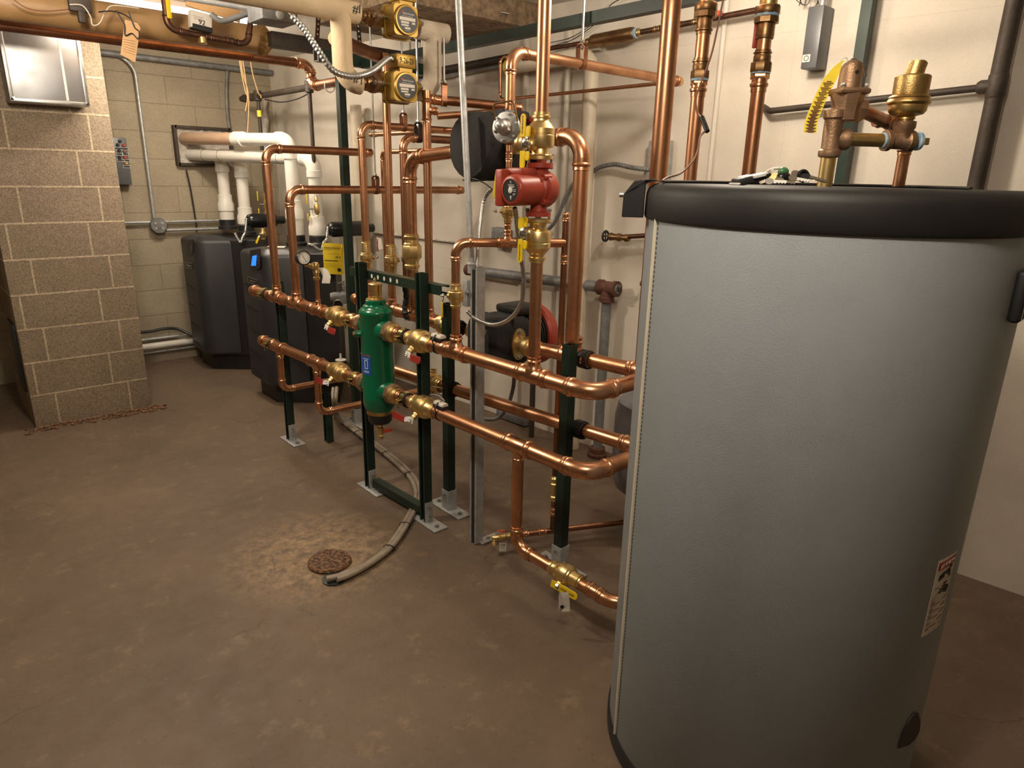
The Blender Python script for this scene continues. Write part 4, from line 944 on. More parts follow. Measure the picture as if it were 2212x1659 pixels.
cam_side = 1 if nn.dot(-e+V((0, 0, HC))) > 0 else -1
rr_ = hd; uu_ = c
text('Webstone', .0145, e+nn*cam_side*.0028+hd*.045, rr_, uu_ if cam_side*rr_.cross(uu_).dot(nn) > 0 else -uu_, 'ink', hb, ext=.0002)
MB().lathe(e+nn*cam_side*.002+hd*.0, nn*cam_side, [(.008, 0), (.008, .0006)], 20).obj('logo_disc', 'ink', hb)
MB().lathe(pv+V((-.75, 0, -.55)).normalized()*.045, (-.75, 0, -.55), [(.011, 0), (.011, .01), (.006, .014)], 6).obj('stem_nut', 'steel', t)
q0 = U(1216, 1290, X=1.49)
o = thing('paper_tag', 'folded white paper tag hanging under the yellow handle near the floor', 'tag', q0)
rr_ = V((.8, -.6, 0)); nr = rr_.cross(Z_)
for s_, dx in ((1, 0), (-1, .012)):
    MB().rings([[q-rr_*.014, q+rr_*.014, q+rr_*.014+nr*.0008, q-rr_*.014+nr*.0008] for q in [q0+rr_*dx*.3+Z_*.02, q0+rr_*dx*.6-nr*.006*s_, q0+rr_*dx+nr*.004*s_-Z_*.03, q0+rr_*dx-nr*.004*s_-Z_*.055]]).obj('card', 'paper', o)
MB().lathe(q0-rr_*.002+nr*.005-Z_*.035, nr, [(.007, 0), (.007, .001)], 16).obj('printed_mark', 'ink', o)
# ------------------------------------------------------------------ galvanised strut with conduit
gx, gy = 1.655, 2.065
t = post('bare galvanised strut standing alone in front of the white wall', gx, gy, 1.20, open_dir=(-1, 0, 0), slot_dir=(0, -1, 0), mat='galvanized', group=None, slots=False)
mb = MB(); mb.box((gx+.065, gy-.02, .006), (.13, .042, .006), bev=.001); mb.obj('foot_bracket', 'galvanized', t)
mb = MB(); bolt(mb, (gx+.05, gy-.02, .009), Z_); bolt(mb, (gx+.10, gy-.02, .009), Z_); mb.obj('bolt', 'steel', t)
MB().box((gx-.017, gy, .60), (.004, .020, 1.18)).obj('channel_slot', 'black', t)
ptop = U(990, 0, X=1.66); ptop = ptop+(ptop-U(1018, 572, X=1.655))*.02
o = MB().tube([U(1019, 580, X=1.645), ptop], .0125, 18).obj('conduit_pipe', 'galvanized'); tag(o, 'slender galvanised conduit rising from the strut to the ceiling in front of the pump', 'conduit')
t = thing('conduit_box', 'small galvanised switch box strapped to the left of the galvanised strut', 'box', U(1008, 640, X=1.64))
MB().box(U(1009, 633, X=1.645), (.028, .035, .105), bev=.003).obj('box', 'galvanized', t)
mb = MB(); bolt(mb, U(1010, 632, X=1.628), -X_, .008); mb.obj('screw', 'steel', t)
MB().lathe(U(1019, 590, X=1.645), Z_, [(.016, 0), (.016, .03), (.018, .032), (.018, .038), (.014, .042)], 16).obj('connector', 'galvanized', t)
flex('flexible_conduit', 'metal conduit arcing from behind the red pump down to the strut top', [U(1062, 408, X=1.72), U(1046, 432, X=1.72), U(1038, 480, X=1.70), U(1033, 530, X=1.68), U(1030, 578, X=1.655)], .0085)
cable('power_cable', 'thin black cord tied to the conduit below the insulated pump', [U(1010, 384, X=1.66), U(1030, 388, X=1.66), U(1050, 398, X=1.68), U(1064, 410, X=1.70)], .0025, 'wire_black')
o = MB().torus(U(1009, 389, X=1.655), (0.03, 0, 1), .016, .003).obj('zip_tie', 'black'); tag(o, 'black zip tie round the galvanised conduit', 'tie')
# pipe sensors strapped on the manifold
for lab_, v_, z_ in (('white pipe sensor zip-tied on the upper manifold', 2.155, ZU_), ('white pipe sensor zip-tied on the lower manifold', 2.145, ZL_)):
    p = V((hx(v_), v_, z_)); t = thing('pipe_sensor', lab_, 'sensor', p+Z_*R2, 'white strap-on pipe sensors')
    cc = p+Z_*(R2+.012)
    P = [(-.016, 0), (-.016, .008), (-.010, .015), (.010, .015), (.016, .008), (.016, 0)]
    MB().prism([cc+V((0, -.032, 0))+X_*a+Z_*(b-.002) for a, b in P], (0, .064, 0)).obj('housing', 'white_plastic', t, bev=.003)
    MB().box(cc-Z_*.008, (.036, .066, .012), bev=.002).obj('base', 'black', t)
    mb = MB(); rs = []
    for k in range(25):
        an = 2*math.pi*k/24; rad = V((math.cos(an), 0, math.sin(an))); rr = R2*1.03 if math.sin(an) < .5 else R2+.030*math.sin(an)-.006
        rs.append([p+rad*rr+Y_*y for y in (-.004, .004)]+[p+rad*(rr+.002)+Y_*y for y in (.004, -.004)])
    mb.rings(rs[:-1], closed=True); mb.obj('zip_tie', 'black', t)
cable('sensor_wire', 'grey sensor wire curling off the lower white pipe sensor', [U(960, 866, X=hx(2.1)), U(948, 855, X=1.56), U(930, 853, X=1.60), U(915, 862, X=1.66)], .003, 'galvanized', group='sensor wires')
cable('sensor_wire', 'twin white sensor wires sagging behind the separator near the rear pipe', [U(858, 800, X=1.72), U(895, 818, X=1.72), U(925, 832, X=1.72), U(952, 838, X=1.72), U(962, 838, X=1.75)], .003, 'wire_white', group='sensor wires')
# ------------------------------------------------------------------ boilers
def offs(P, d):
    n = len(P); out = []
    for i in range(n):
        a, b, c = V(P[i-1]), V(P[i]), V(P[(i+1) % n])
        n1 = V((-(b-a).y, (b-a).x)).normalized(); n2 = V((-(c-b).y, (c-b).x)).normalized(); m = (n1+n2)
        m = m/max(m.length_squared/2, .3); out.append(b+m*d)
    return out
def slab(mb, P, z0, z1, bev=0.0, ins=0.0):
    A = offs(P, bev) if bev else [V(p) for p in P]
    rs = [[(p.x, p.y, z0) for p in A], [(p[0], p[1], z0+bev) for p in P], [(p[0], p[1], z1-bev) for p in P], [(p.x, p.y, z1) for p in A]]
    mb.rings(rs)
DB = V((.52, .854)); DF = V((.854, -.52))
def boiler(label, dx, dy, lit, back):
    A, B, D, E = V((1.712+dx, 4.72+dy)), V((1.703+dx, 4.37+dy)), V((1.925+dx, 4.222+dy)), V((2.10+dx, 4.115+dy))
    arc = []
    for k in range(7):
        t = k/6; P0, P1, P2 = B+V((0, .05)), B+V((.005, -.03)), B+DF*.09+V((.015, -.012)); arc.append(P0*(1-t)**2+P1*2*t*(1-t)+P2*t*t)
    cover = [A]+arc+[D, D+DB*.18, A+V((.17, .02))]
    t = thing('boiler', label, 'boiler', (A.x+.3, A.y-.1, 0), 'grey wall-hung style floor boilers')
    mb = MB(); ar = offs(cover, .012)
    r1 = offs(cover, .004); cen = sum(cover, V((0, 0)))/len(cover)
    rs = [[(p.x, p.y, .135) for p in offs(cover, .010)], [(p.x, p.y, .15) for p in cover], [(p.x, p.y, 1.0) for p in cover], [(p.x, p.y, 1.016) for p in offs(cover, .006)], [(p.x, p.y, 1.028) for p in offs(cover, .02)], [((p.x+(cen.x-p.x)*.55), (p.y+(cen.y-p.y)*.55), 1.052) for p in cover]]
    mb.rings(rs); cov = mb.obj('front_cover', 'boiler_grey', t, sharp=32)
    body = [A+V((.03, -.02)), B+V((.035, .04)), D+DB*.015, E, E+DB*back, A+V((.34, .05))+DB*back*.35]
    mb = MB(); slab(mb, body, .12, 1.03, .006); mb.obj('cabinet', 'boiler_black', t)
    mb = MB(); slab(mb, offs(body, .02), .003, .12); mb.obj('base', 'boiler_black', t)
    # control recess on the left strip
    xs = B.x-.0015
    def sp(u, v): return U(u, v, X=B.x+.001)
    if lit: cr = [(541, 541), (563, 537), (563, 578), (556, 584), (540, 577)]; lg = [(537, 598), (557, 605), (558, 617), (538, 609)]; bt = (560, 562)
    else: cr = [(408, 519), (418, 517), (418, 547), (414, 552), (402, 548)]; lg = [(401, 567), (416, 569), (417, 581), (402, 577)]; bt = (414, 535)
    MB().prism([sp(*c)-X_*.0005 for c in cr], (-.003, 0, 0)).obj('control_panel', 'black', t)
    if lit: MB().prism([sp(*c)-X_*.004 for c in ((547, 553), (556, 551), (554, 574), (544, 574))], (-.0015, 0, 0)).obj('display', 'screen_blue', t)
    q = sp(*bt)-X_*.0045; mb = MB()
    for dy_, dz in ((0, .018), (0, -.018), (.012, 0), (-.012, 0)): mb.box(q+V((0, dy_, dz)), (.002, .007, .006))
    mb.obj('arrow_keys', 'steel', t)
    L = [sp(*c) for c in lg]; MB().prism([p-X_*.001 for p in L], (-.004, 0, 0)).obj('name_plate', 'boiler_black', t, bev=.001)
    mb = MB()
    for i in range(4): mb.tube([L[i]-X_*.006, L[(i+1) % 4]-X_*.006], .0018, 6)
    mb.obj('name_plate_rim', 'steel', t)
    c = (L[0]+L[1]+L[2]+L[3])/4; w_ = (L[1]-L[0]).length; MB().box(c-X_*.0055, (.001, w_*.65, .010)).obj('name_plate_text', 'steel', t)
    for i in range(5):
        z = .80-.155*i-.0; mb = MB(); mb.tube([V((B.x+.006, B.y+.06, z-.006)), V((B.x+.0005, B.y+.16, z)), V((B.x+.002, B.y+.30, z+.012))], .004, 6); mb.obj('groove', 'boiler_black', t)
    return t, A, B, D, E
b1, A1, B1, D1, E1 = boiler('dark grey boiler in the far corner, its display unlit', -.053, 1.112, False, .42)
b2, A2, B2, D2, E2 = boiler('grey boiler nearer the manifold, with a lit blue display', 0, 0, True, .58)
o = MB().box(U(596, 532, Z=1.05)+V((0, 0, -.004)), (.12, .10, .001), (V((.85, -.5, 0)), V((.5, .85, 0)), Z_)).obj('paper_sheet', 'paper'); tag(o, 'white paper sheet lying on the nearer boiler', 'paper')
fwd = V((.52, .854, 0)); rgtv = V((.854, -.52, 0))
c = U(720, 558, Y=4.045); t = thing('energy_label', 'yellow ENERGYGUIDE sheet hanging on the side of the nearer boiler', 'label', c)
MB().rings([[c-rgtv*.062+Z_*z-fwd*b, c+rgtv*.062+Z_*(z-.006)-fwd*(b+.01), c+rgtv*.062+Z_*(z-.006)-fwd*(b+.011), c-rgtv*.062+Z_*z-fwd*(b+.001)] for z, b in ((.098, 0), (.03, .004), (-.04, .004), (-.098, .0))]).obj('sheet', 'label_yellow', t)
ft = -fwd*.0085; sk = (rgtv-fwd*.08-Z_*.048).normalized()
text('ENERGYGUIDE', .0165, c+Z_*.066-fwd*.017, sk, Z_, 'ink', t, sx=.95)
text('95.0', .018, c+rgtv*.03+Z_*.008-fwd*.019, sk, Z_, 'ink', t)
mb = MB()
for dx, z, w_, h_ in ((-.012, -.012, .082, .004), (.0, .03, .075, .0012), (-.03, .055, .04, .0014), (-.02, -.03, .07, .001), (-.01, -.04, .08, .001), (-.02, -.05, .06, .001)): mb.box(c+rgtv*dx+Z_*z-fwd*.018, (w_, .0008, h_), (sk, fwd, Z_))
mb.box(c+rgtv*.035-Z_*.072-fwd*.016, (.022, .0008, .02), (sk, fwd, Z_)); mb.obj('print', 'ink', t)
o = MB().tube(spl([c+rgtv*.06+Z_*.085-fwd*.012, c+rgtv*.05+Z_*.04-fwd*.025, c+rgtv*.056-Z_*.01-fwd*.025, c+rgtv*.066+Z_*.03-fwd*.02, c+rgtv*.066+Z_*.085-fwd*.01]), .004, 6).obj('plastic_loop', 'label_yellow', t)
# water connections on the side of the near boiler
def bvalve(label, u, v):
    p = U(u, v, Y=4.02); d = V((-.52, -.854, 0)); t = thing('boiler_connection', label, 'valve', p, 'iron water connections of the nearer boiler')
    MB().lathe(p-d*.10, d, [(.02, 0), (.02, .06), (.033, .065), (.036, .08), (.033, .10), (.025, .105), (.025, .13), (.038, .135), (.038, .165), (.03, .17), (.028, .20)], 20).obj('union', 'galvanized_dull', t)
    q = p+d*.03; MB().lathe(q, rgtv, [(.026, -.09), (.033, -.07), (.033, -.03), (.028, 0), (.028, .05), (.034, .055), (.034, .085), (.024, .09)], 20).obj('tee', 'galvanized_dull', t)
    return t, q, d
t, q, d = bvalve('iron tee with chrome T handle and small round gauge on the nearer boiler', 745, 640)
MB().lathe(q+Z_*.02, Z_, [(.012, 0), (.012, .03), (.016, .034), (.016, .05), (.008, .054), (.008, .07)], 16).obj('bonnet', 'steel', t)
MB().box(q+Z_*.095-rgtv*.02, (.055, .012, .010), ((rgtv+Z_*.25).normalized(), fwd, Z_), bev=.003).obj('t_handle', 'chrome', t)
MB().cyl(q+Z_*.06+rgtv*.01, q+Z_*.065+rgtv*.06, .008, 12).obj('outlet', 'copper_bright', t)
g = q+d*.05-rgtv*.04-Z_*.04; MB().torus(g, d, .030, .004).obj('gauge_ring', 'chrome', t); MB().cyl(g, g-d*.012, .029, 24).obj('gauge_face', 'black_gloss', t)
t, q, d = bvalve('lower iron union on the side of the nearer boiler, above the white drain elbow', 738, 802)
MB().lathe(q+Z_*.03, Z_, [(.012, 0), (.012, .05), (.035, .055), (.035, .06), (.008, .062), (.006, .10)], 16).obj('white_cap', 'white', t)
# ------------------------------------------------------------------ PVC flues
RP = .0445
def vent(label, base, ztop, path, r=RP, r2=.056, zr=None, mat='pvc', elb=True, extra=None):
    t = thing('pvc_vent', label, 'vent pipe', base, 'white PVC boiler vents'); b = V(base)
    pts = [b+Z_*.02, V((b.x, b.y, ztop))]+[V(p) for p in path]
    MB().tube(pts, r, 20, .085, 10).obj('pipe', mat, t)
    for arc, da, db in fillet(pts, .085, 10)[1]:
        mb = MB(); mb.tube(arc, r*1.13, 20); mb.lathe(arc[0]-da*.004, da, [(r*1.13, 0), (r*1.2, .002), (r*1.2, .045), (r, .047)], 24); mb.lathe(arc[-1]-db*.004, db, [(r*1.13, 0), (r*1.2, .002), (r*1.2, .045), (r, .047)], 24); mb.obj('elbow', 'pvc', t)
    if zr: 
        MB().lathe(V((b.x, b.y, zr)), Z_, [(r2*1.13, -.055), (r2*1.13, 0), (r*1.2, .025), (r*1.2, .07), (r, .072)], 28).obj('reducer', 'pvc', t)
        MB().cyl(b+Z_*.0, V((b.x, b.y, zr-.03)), r2, 24).obj('lower_pipe', 'pvc', t)
    MB().lathe(b-Z_*.03, Z_, [(r2*1.3, 0), (r2*1.3, .02), (r2*1.12, .03), (r2*1.12, .07), (r2*1.02, .075)], 24).obj('boot', 'black', t)
    return t
yw = 6.02
VA = U(492, 486, Y=5.80); zt = U(486, 345, X=VA.x).z
vent('white PVC vent rising from the back of the far boiler, leftmost of the four uprights', (VA.x, VA.y, VA.z+.0), U(486, 350, Y=5.80).z+.05, [(VA.x+.02, yw, U(486, 350, Y=5.80).z+.05)], zr=U(490, 440, Y=5.80).z)
VB_ = U(533, 498, Y=5.60); zt = U(525, 362, Y=5.60).z
vent('white PVC upright with elbow, second from the left beside the black pump', VB_, zt+.05, [(VB_.x, yw, zt+.05)], zr=U(530, 468, Y=5.60).z)
VD = U(688, 520, Y=4.60); zD_ = U(675, 342, X=VD.x).z; S0 = U(412, 334, Y=yw-.02)
VD = V((VD.x, VD.y, 1.06)); 
t = vent('long white PVC vent from the wall opening bending down to the nearer boiler', VD, zD_, [S0], zr=U(686, 490, Y=4.60).z)
dd = (S0-V((VD.x, VD.y, zD_))).normalized(); Ld = (S0-V((VD.x, VD.y, zD_))).length
for f in (.24, .72, .86): MB().torus(V((VD.x, VD.y, zD_))+dd*Ld*f, dd, RP+.0008, .0012).obj('joint_line', 'ink', t)
VC = U(640, 512, Y=4.74); zC2 = U(606, 303, X=VC.x).z; S1 = U(398, 299, Y=yw-.02)
vent('upper white and tan vent from the wall opening dropping behind the long one', V((VC.x, VC.y, 1.06)), zC2, [S1], zr=U(636, 455, Y=4.74).z)
tcap = V((VC.x, VC.y, zC2)); d1 = (S1-tcap).normalized(); L1 = (S1-tcap).length
o = MB().tube([tcap+d1*L1*.46, S1], RP*1.02, 20).obj('vent_sleeve', 'pvc_tan'); tag(o, 'old tan vent pipe in the wall opening, joined to the new white one', 'vent pipe')
o = MB().lathe(tcap+d1*L1*.40, d1, [(RP*1.02, 0), (RP*1.2, .003), (RP*1.2, .10), (RP*1.02, .103)], 24).obj('vent_coupling', 'pvc'); tag(o, 'white coupling joining the tan vent to the white vent', 'coupling')
o = MB().lathe(V((VC.x, VC.y, U(637, 470, Y=4.74).z)), Z_, [(.0575, 0), (.0575, .02)], 24).obj('primer_band', 'tape_purple'); tag(o, 'purple primer band round the vent nearest the boiler back', 'band')
# wall opening with insulation
xL, xR, zB_, zT_ = 1.757, 2.18, 1.575, 1.855
t = thing('wall_opening', 'dark framed hole in the block wall stuffed with grey insulation around the vents', 'wall opening', ((xL+xR)/2, 6.02, zB_))
for c_, s_ in ((((xL+xR)/2, 6.0, zT_), (xR-xL, .06, .02)), (((xL+xR)/2, 6.0, zB_), (xR-xL, .06, .02)), ((xL, 6.0, (zB_+zT_)/2), (.022, .06, zT_-zB_+.02)), ((xR, 6.0, (zB_+zT_)/2), (.02, .06, zT_-zB_+.02))):
    MB().box(c_, s_).obj('frame', 'iron_dark', t)
mb = MB(); random.seed(9); G = [[mb.vt((xL+.01+(xR-xL-.02)*i/14, 6.018-.03*random.random(), zB_+.01+(zT_-zB_-.02)*j/10)) for j in range(11)] for i in range(15)]
for i in range(14):
    for j in range(10): mb.fc([G[i][j], G[i+1][j], G[i+1][j+1], G[i][j+1]])
mb.obj('insulation', 'wool', t, sharp=180)
# pumps at the boilers
def bpump(label, u, v, Y, L):
    p = U(u, v, Y=Y); t = thing('boiler_pump', label, 'pump', p, 'black boiler pumps with metal conduits'); r = .053
    MB().lathe(p, X_, [(.02, 0), (.035, .012), (.044, .02), (r, .045), (r, L-.03), (r*.9, L-.01), (.03, L), (.03, L+.06)], 28).obj('motor', 'black_gloss', t)
    mb = MB()
    for k in range(5):
        an = 1.1+k*1.05; mb.box(p+X_*.022+V((0, math.cos(an)*.036, math.sin(an)*.036)), (.012, .008, .02), bev=.001)
    mb.obj('end_vents', 'steel', t)
    return t, p
t, p1 = bpump('black cylindrical pump behind the copper riser on the far boiler', 531, 477, 5.30, .24)
flex('flexible_conduit', 'metal conduit hanging from the far boiler pump to the boiler top', [p1+V((.0, -.02, .02)), p1+V((-.02, -.02, -.08)), U(524, 512, Y=5.25), U(519, 524, Y=5.25), U(506, 502, Y=5.25)], .011)
t, p2_ = bpump('black cylindrical pump crossing behind the tall green post on the nearer boiler', 706, 496, 4.42, .30)
flex('flexible_conduit', 'metal conduit hanging from the nearer boiler pump to the boiler top', [p2_+V((.0, -.02, .02)), p2_+V((-.02, -.03, -.06)), U(699, 525, Y=4.34), U(693, 541, Y=4.32), U(675, 530, Y=4.32), U(663, 527, Y=4.34)], .011)
# gas header and drops
g0, g1 = U(522, 214, X=2.22), U(735, 177, X=2.22)
t = thing('gas_header', 'black iron gas pipe sloping across the corner above the boilers', 'pipe', g0)
gy0, gy1, gz = g0.y, g1.y, (g0.z+g1.z)/2
MB().tube([(2.22, gy0, g0.z), (2.22, gy1, g1.z)], .021, 16).obj('pipe', 'iron_dark', t)
for f in (0.03, .12): MB().lathe(V((2.22, gy0, g0.z))+(g1-g0)*f*1.0, g1-g0, [(.026, 0), (.029, .005), (.029, .05), (.026, .055)], 16).obj('fitting', 'iron_dark', t)
gt = (g1-g0)
def at_u(u):
    return min((g0+gt*k/200 for k in range(201)), key=lambda p: abs(PXL(p)[0]-u))
for u, uu, vv, lab_ in ((557, 572, 430, 'black gas drop with yellow band falling to the far boiler'), (668, 684, 352, 'black gas drop falling to the nearer boiler behind the white vents')):
    q = at_u(u); t = thing('gas_drop', lab_, 'pipe', q, 'black gas drops')
    MB().lathe(q+Z_*.02, -Z_, [(.028, -.02), (.028, .05), (.02, .055)], 16).obj('tee', 'iron_dark', t)
    MB().tube([q-Z_*.03, V((q.x, q.y, 1.12))], .0135, 12).obj('pipe', 'iron_dark', t)
    if u == 557: MB().lathe(q-Z_*.10, -Z_, [(.0165, 0), (.0165, .045)], 14).obj('yellow_band', 'tag_yellow', t)
    # gas cock
    zc2 = U(560 if u == 557 else 736, 442 if u == 557 else 450, Y=q.y).z
    MB().lathe(V((q.x, q.y, zc2)), Z_, [(.015, -.09), (.02, -.08), (.02, -.05), (.016, -.045), (.024, -.02), (.024, .02), (.016, .045), (.02, .05), (.02, .08), (.014, .09)], 18).obj('gas_cock', 'brass', t)
    e = V((q.x, q.y, zc2))+V((-.7, -.2, 0)).normalized()*.03
    sd = V((-.7, .5, 0)).normalized(); cc = sd.cross(Z_)
    MB().cyl(V((q.x, q.y, zc2)), e+sd*.03, .007, 10).obj('stem', 'steel', t)
    MB().box(e+sd*.04+Z_*.065, (.018, .008, .075), (cc, sd, Z_), bev=.004).obj('handle', 'handle_yellow', t)
    MB().box(e+sd*.04-Z_*.055, (.018, .008, .05), (cc, sd, Z_), bev=.004).obj('handle', 'handle_yellow', t)
cable('thin_cable', 'thin cable sagging under the black gas pipe', [g0+gt*.28-Z_*.03, g0+gt*.45-Z_*.065, g0+gt*.62-Z_*.06, g0+gt*.75-Z_*.03], .004, 'wire_black')
p = U(568, 505, Y=4.98); t = valve('gas_valve', 'small brass gas valve with yellow lever between the two boilers', p, Z_, .012, (-.7, -.6, 0), (-.4, .3, -1), L=.075, grip='handle_yellow', root='steel', half=3.4, wd=.014)
# ------------------------------------------------------------------ block wall fittings
YW = 6.0
q0_, q1_ = U(243, 299, Y=5.97), U(287, 398, Y=5.97)
xa = U(284, 398, Y=5.97).x; xb = xa-.21; zt2, zb2 = U(272, 298, Y=5.97).z, U(284, 399, Y=5.97).z
t = thing('control_station', 'grey push button station on the block wall, half hidden behind the pier', 'control panel', ((xa+xb)/2, 6.0, zb2))
MB().box(((xa+xb)/2, 5.985, (zt2+zb2)/2), (xa-xb, .08, zt2-zb2), bev=.006).obj('box', 'box_grey', t)
for u, v, m in ((259, 305, 'black'), (254, 313, 'ink'), (267, 314, 'ink_red'), (257, 326, 'ink'), (269, 327, 'ink_brown'), (258, 340, 'ink'), (270, 340, 'ink_red'), (273, 353, 'manila')):
    p = U(u, v, Y=5.945); MB().lathe(p, -Y_, [(.012, 0), (.012, .008), (.009, .014)], 14).obj('button', m, t)
for u, v, wdt in ((262, 321, .09), (258, 333, .045), (271, 333, .04), (261, 346, .05), (273, 347, .045), (274, 360, .045)):
    p = U(u, v, Y=5.944); MB().box(p, (wdt, .002, .016)).obj('legend_plate', 'black', t)
    mb = MB(); mb.box(p+V((0, -.0015, .008)), (wdt, .001, .002)); mb.box(p+V((0, -.0015, -.008)), (wdt, .001, .002)); mb.box(p+V((wdt/2, -.0015, 0)), (.002, .001, .016)); mb.box(p+V((-wdt/2, -.0015, 0)), (.002, .001, .016)); mb.obj('legend_border', 'white', t)
def onb(u, v, y=5.99): return U(u, v, Y=y)
gC = 'conduits on the block wall'
c0_, c1_, c2_ = onb(150, 118), onb(290, 124), onb(334, 478)
o = MB().tube([V((.3, 5.99, c1_.z)), V((c2_.x, 5.99, c1_.z)), V((c2_.x, 5.99, c2_.z))], .0115, 12, .13).obj('wall_conduit', 'galvanized'); tag(o, 'bent metal conduit dropping down the block wall to the junction box', 'conduit', gC)
a_, b_ = onb(230, 113, 5.97), onb(587, 158, 5.97)
zz = (a_.z+b_.z)/2; o = MB().tube([V((.3, 5.965, a_.z)), V((b_.x, 5.965, b_.z))], .022, 14).obj('wall_conduit', 'galvanized_dull'); tag(o, 'thick horizontal conduit high on the block wall below the copper pipe', 'conduit', gC)
a_, b_ = onb(275, 474), onb(470, 483); o = MB().tube([V((.9, 5.99, (a_.z+b_.z)/2)), V((2.1, 5.99, (a_.z+b_.z)/2))], .0115, 12).obj('wall_conduit', 'galvanized'); tag(o, 'upper of two horizontal conduits behind the far boiler', 'conduit', gC)
a_, b_ = onb(355, 494), onb(470, 497); o = MB().tube([V((a_.x-.02, 5.985, (a_.z+b_.z)/2)), V((2.1, 5.985, (a_.z+b_.z)/2))], .0115, 12).obj('wall_conduit', 'galvanized'); tag(o, 'lower of two horizontal conduits behind the far boiler', 'conduit', gC)
jc = onb(342, 487, 5.975); t = thing('junction_box', 'grey octagonal junction box on the block wall left of the far boiler', 'box', jc)
MB().lathe(jc+Y_*.025, -Y_, [(.062, 0), (.064, .004), (.064, .045), (.060, .05)], 8, up=(0, 0, 1), ph=.5).obj('box', 'galvanized_dull', t)
for dx, dz in ((-.025, .02), (.025, .02), (-.025, -.02), (.025, -.02)): MB().cyl(jc+V((dx, -.025, dz)), jc+V((dx, -.029, dz)), .010, 12).obj('knockout', 'galvanized', t)
cable('wall_cable', 'dark cable sagging down the block wall below the opening', [onb(402, 366), onb(410, 400), onb(417, 440), onb(423, 480), onb(425, 500)], .006, 'wire_black', group='cables on the block wall')
cable('wall_cable', 'black hose curving along the foot of the block wall', [onb(290, 719, 5.96), onb(325, 716, 5.96), onb(355, 710, 5.96), onb(385, 711, 5.96), onb(418, 727, 5.9)], .012, 'black', group='cables on the block wall')
a_, b_ = onb(315, 733, 5.985), onb(415, 722, 5.985); o = MB().tube([V((.9, 5.985, a_.z)), V((1.9, 5.985, b_.z))], .011, 10).obj('wall_conduit', 'galvanized'); tag(o, 'thin conduit low on the block wall under the black hose', 'conduit', gC)
a_ = onb(350, 745, 5.97); o = MB().tube([V((.9, 5.97, a_.z)), V((2.0, 5.97, a_.z))], .026, 14).obj('wall_pipe', 'pvc'); tag(o, 'grey white drain pipe low on the block wall', 'pipe')
a_ = onb(350, 753, 5.98); o = MB().tube([V((.9, 5.98, a_.z-.02)), V((2.0, 5.98, a_.z-.02))], .009, 10).obj('wall_pipe', 'galvanized'); tag(o, 'thin pipe just below the white drain pipe near the floor', 'pipe')
flex('wall_flex', 'grey flexible conduit running up the block wall beside the opening', [onb(499, 292), onb(492, 255), onb(489, 200), onb(491, 150)], .014, 'galvanized_dull', None, pitch=.02)
for i, (u0, u1, u2, v2) in enumerate(((527, 536, 534, 292), (524, 531, 536, 215), (531, 534, 530, 240), (548, 558, 564, 212))):
    cable('rope_strand', ('frayed rope strand hanging in the corner, longest', 'frayed rope strand hanging in the corner, second from the left', 'frayed rope strand hanging in the corner, leftmost', 'thin string hanging from the kraft duct end')[i], [U(u0-8, 118+i*2, Y=5.2), U(u0-2, 160, Y=5.2), U(u1, 200, Y=5.2), U((u1+u2)/2+2, (200+v2)/2, Y=5.2), U(u2, v2, Y=5.2)], .004, 'rope', cat='rope', group='rope strands in the corner')
o = MB().tube(spl([(2.45, 5.995, 0.0), (2.47, 6.0, .7), (2.46, 5.99, 1.5), (2.50, 5.99, 2.1)]), .03, 8, rf=lambda i, n: .022+.014*math.sin(i*2.1)).obj('mortar_bead', 'wool'); tag(o, 'rough mortar bead filling the corner of the block wall', 'mortar')
# condensate hoses to the floor drain
hp = [U(720, 838, Y=3.75), U(718, 870, Y=3.7), U(722, 895, Z=.02), U(770, 935, Z=.014), U(830, 980, Z=.014), U(880, 1025, Z=.014), U(898, 1060, Z=.014), U(893, 1090, Z=.014), U(870, 1135, Z=.014), U(835, 1185, Z=.014), U(790, 1220, Z=.016), U(735, 1243, Z=.02), U(705, 1250, Z=.022)]
cable('drain_hose', 'clear condensate hose snaking to the floor drain, left one of the taped pair', hp, .0115, 'hose', 'hose', 'condensate hoses', n=12)
hp2 = [p+V((.021, -.006, .002)) for p in hp]; hp2[-1] = U(728, 1252, Z=.02); hp2[-2] = U(760, 1240, Z=.018)
cable('drain_hose', 'clear condensate hose snaking to the floor drain, right one of the taped pair', hp2, .0115, 'hose', 'hose', 'condensate hoses', n=12)
for i, k in enumerate((3, 4, 5, 7, 8, 9)):
    m = (hp[k]+hp2[k])/2; d = (hp[k+1]-hp[k-1]).normalized()
    mb = MB(); a_, b_, d = frame(d); rs = []
    for j in range(16):
        an = 2*math.pi*j/16; e = a_*math.cos(an)*.0245+b_*math.sin(an)*.0135; rs.append([m+e-d*.003, m+e+d*.003, m+e*1.08+d*.003, m+e*1.08-d*.003])
    o = mb.rings(rs, closed=True).obj('hose_tie', 'black'); tag(o, 'black tie binding the two condensate hoses, '+('first', 'second', 'third', 'fourth', 'fifth', 'sixth')[i]+' from the boilers', 'tie', 'ties on the condensate hoses')
cup = U(722, 1252, Z=0); o = MB().lathe(V((cup.x, cup.y, .001)), Z_, [(.045, 0), (.047, .001), (.047, .004), (.040, .005)], 24).obj('drain_hole', 'black'); tag(o, 'open dark hole beside the rusty floor drain where the hoses end', 'drain hole')
dc = U(712, 1216, Z=0); t = thing('floor_drain', 'round rusty perforated drain cover on the floor beside the hose ends', 'drain', dc)
mb = MB(); mb.lathe(dc, Z_, [(.084, 0.001), (.088, .008), (.082, .016), (.02, .017)], 40); mb.obj('cover', 'rust_drain', t)
mb = MB()
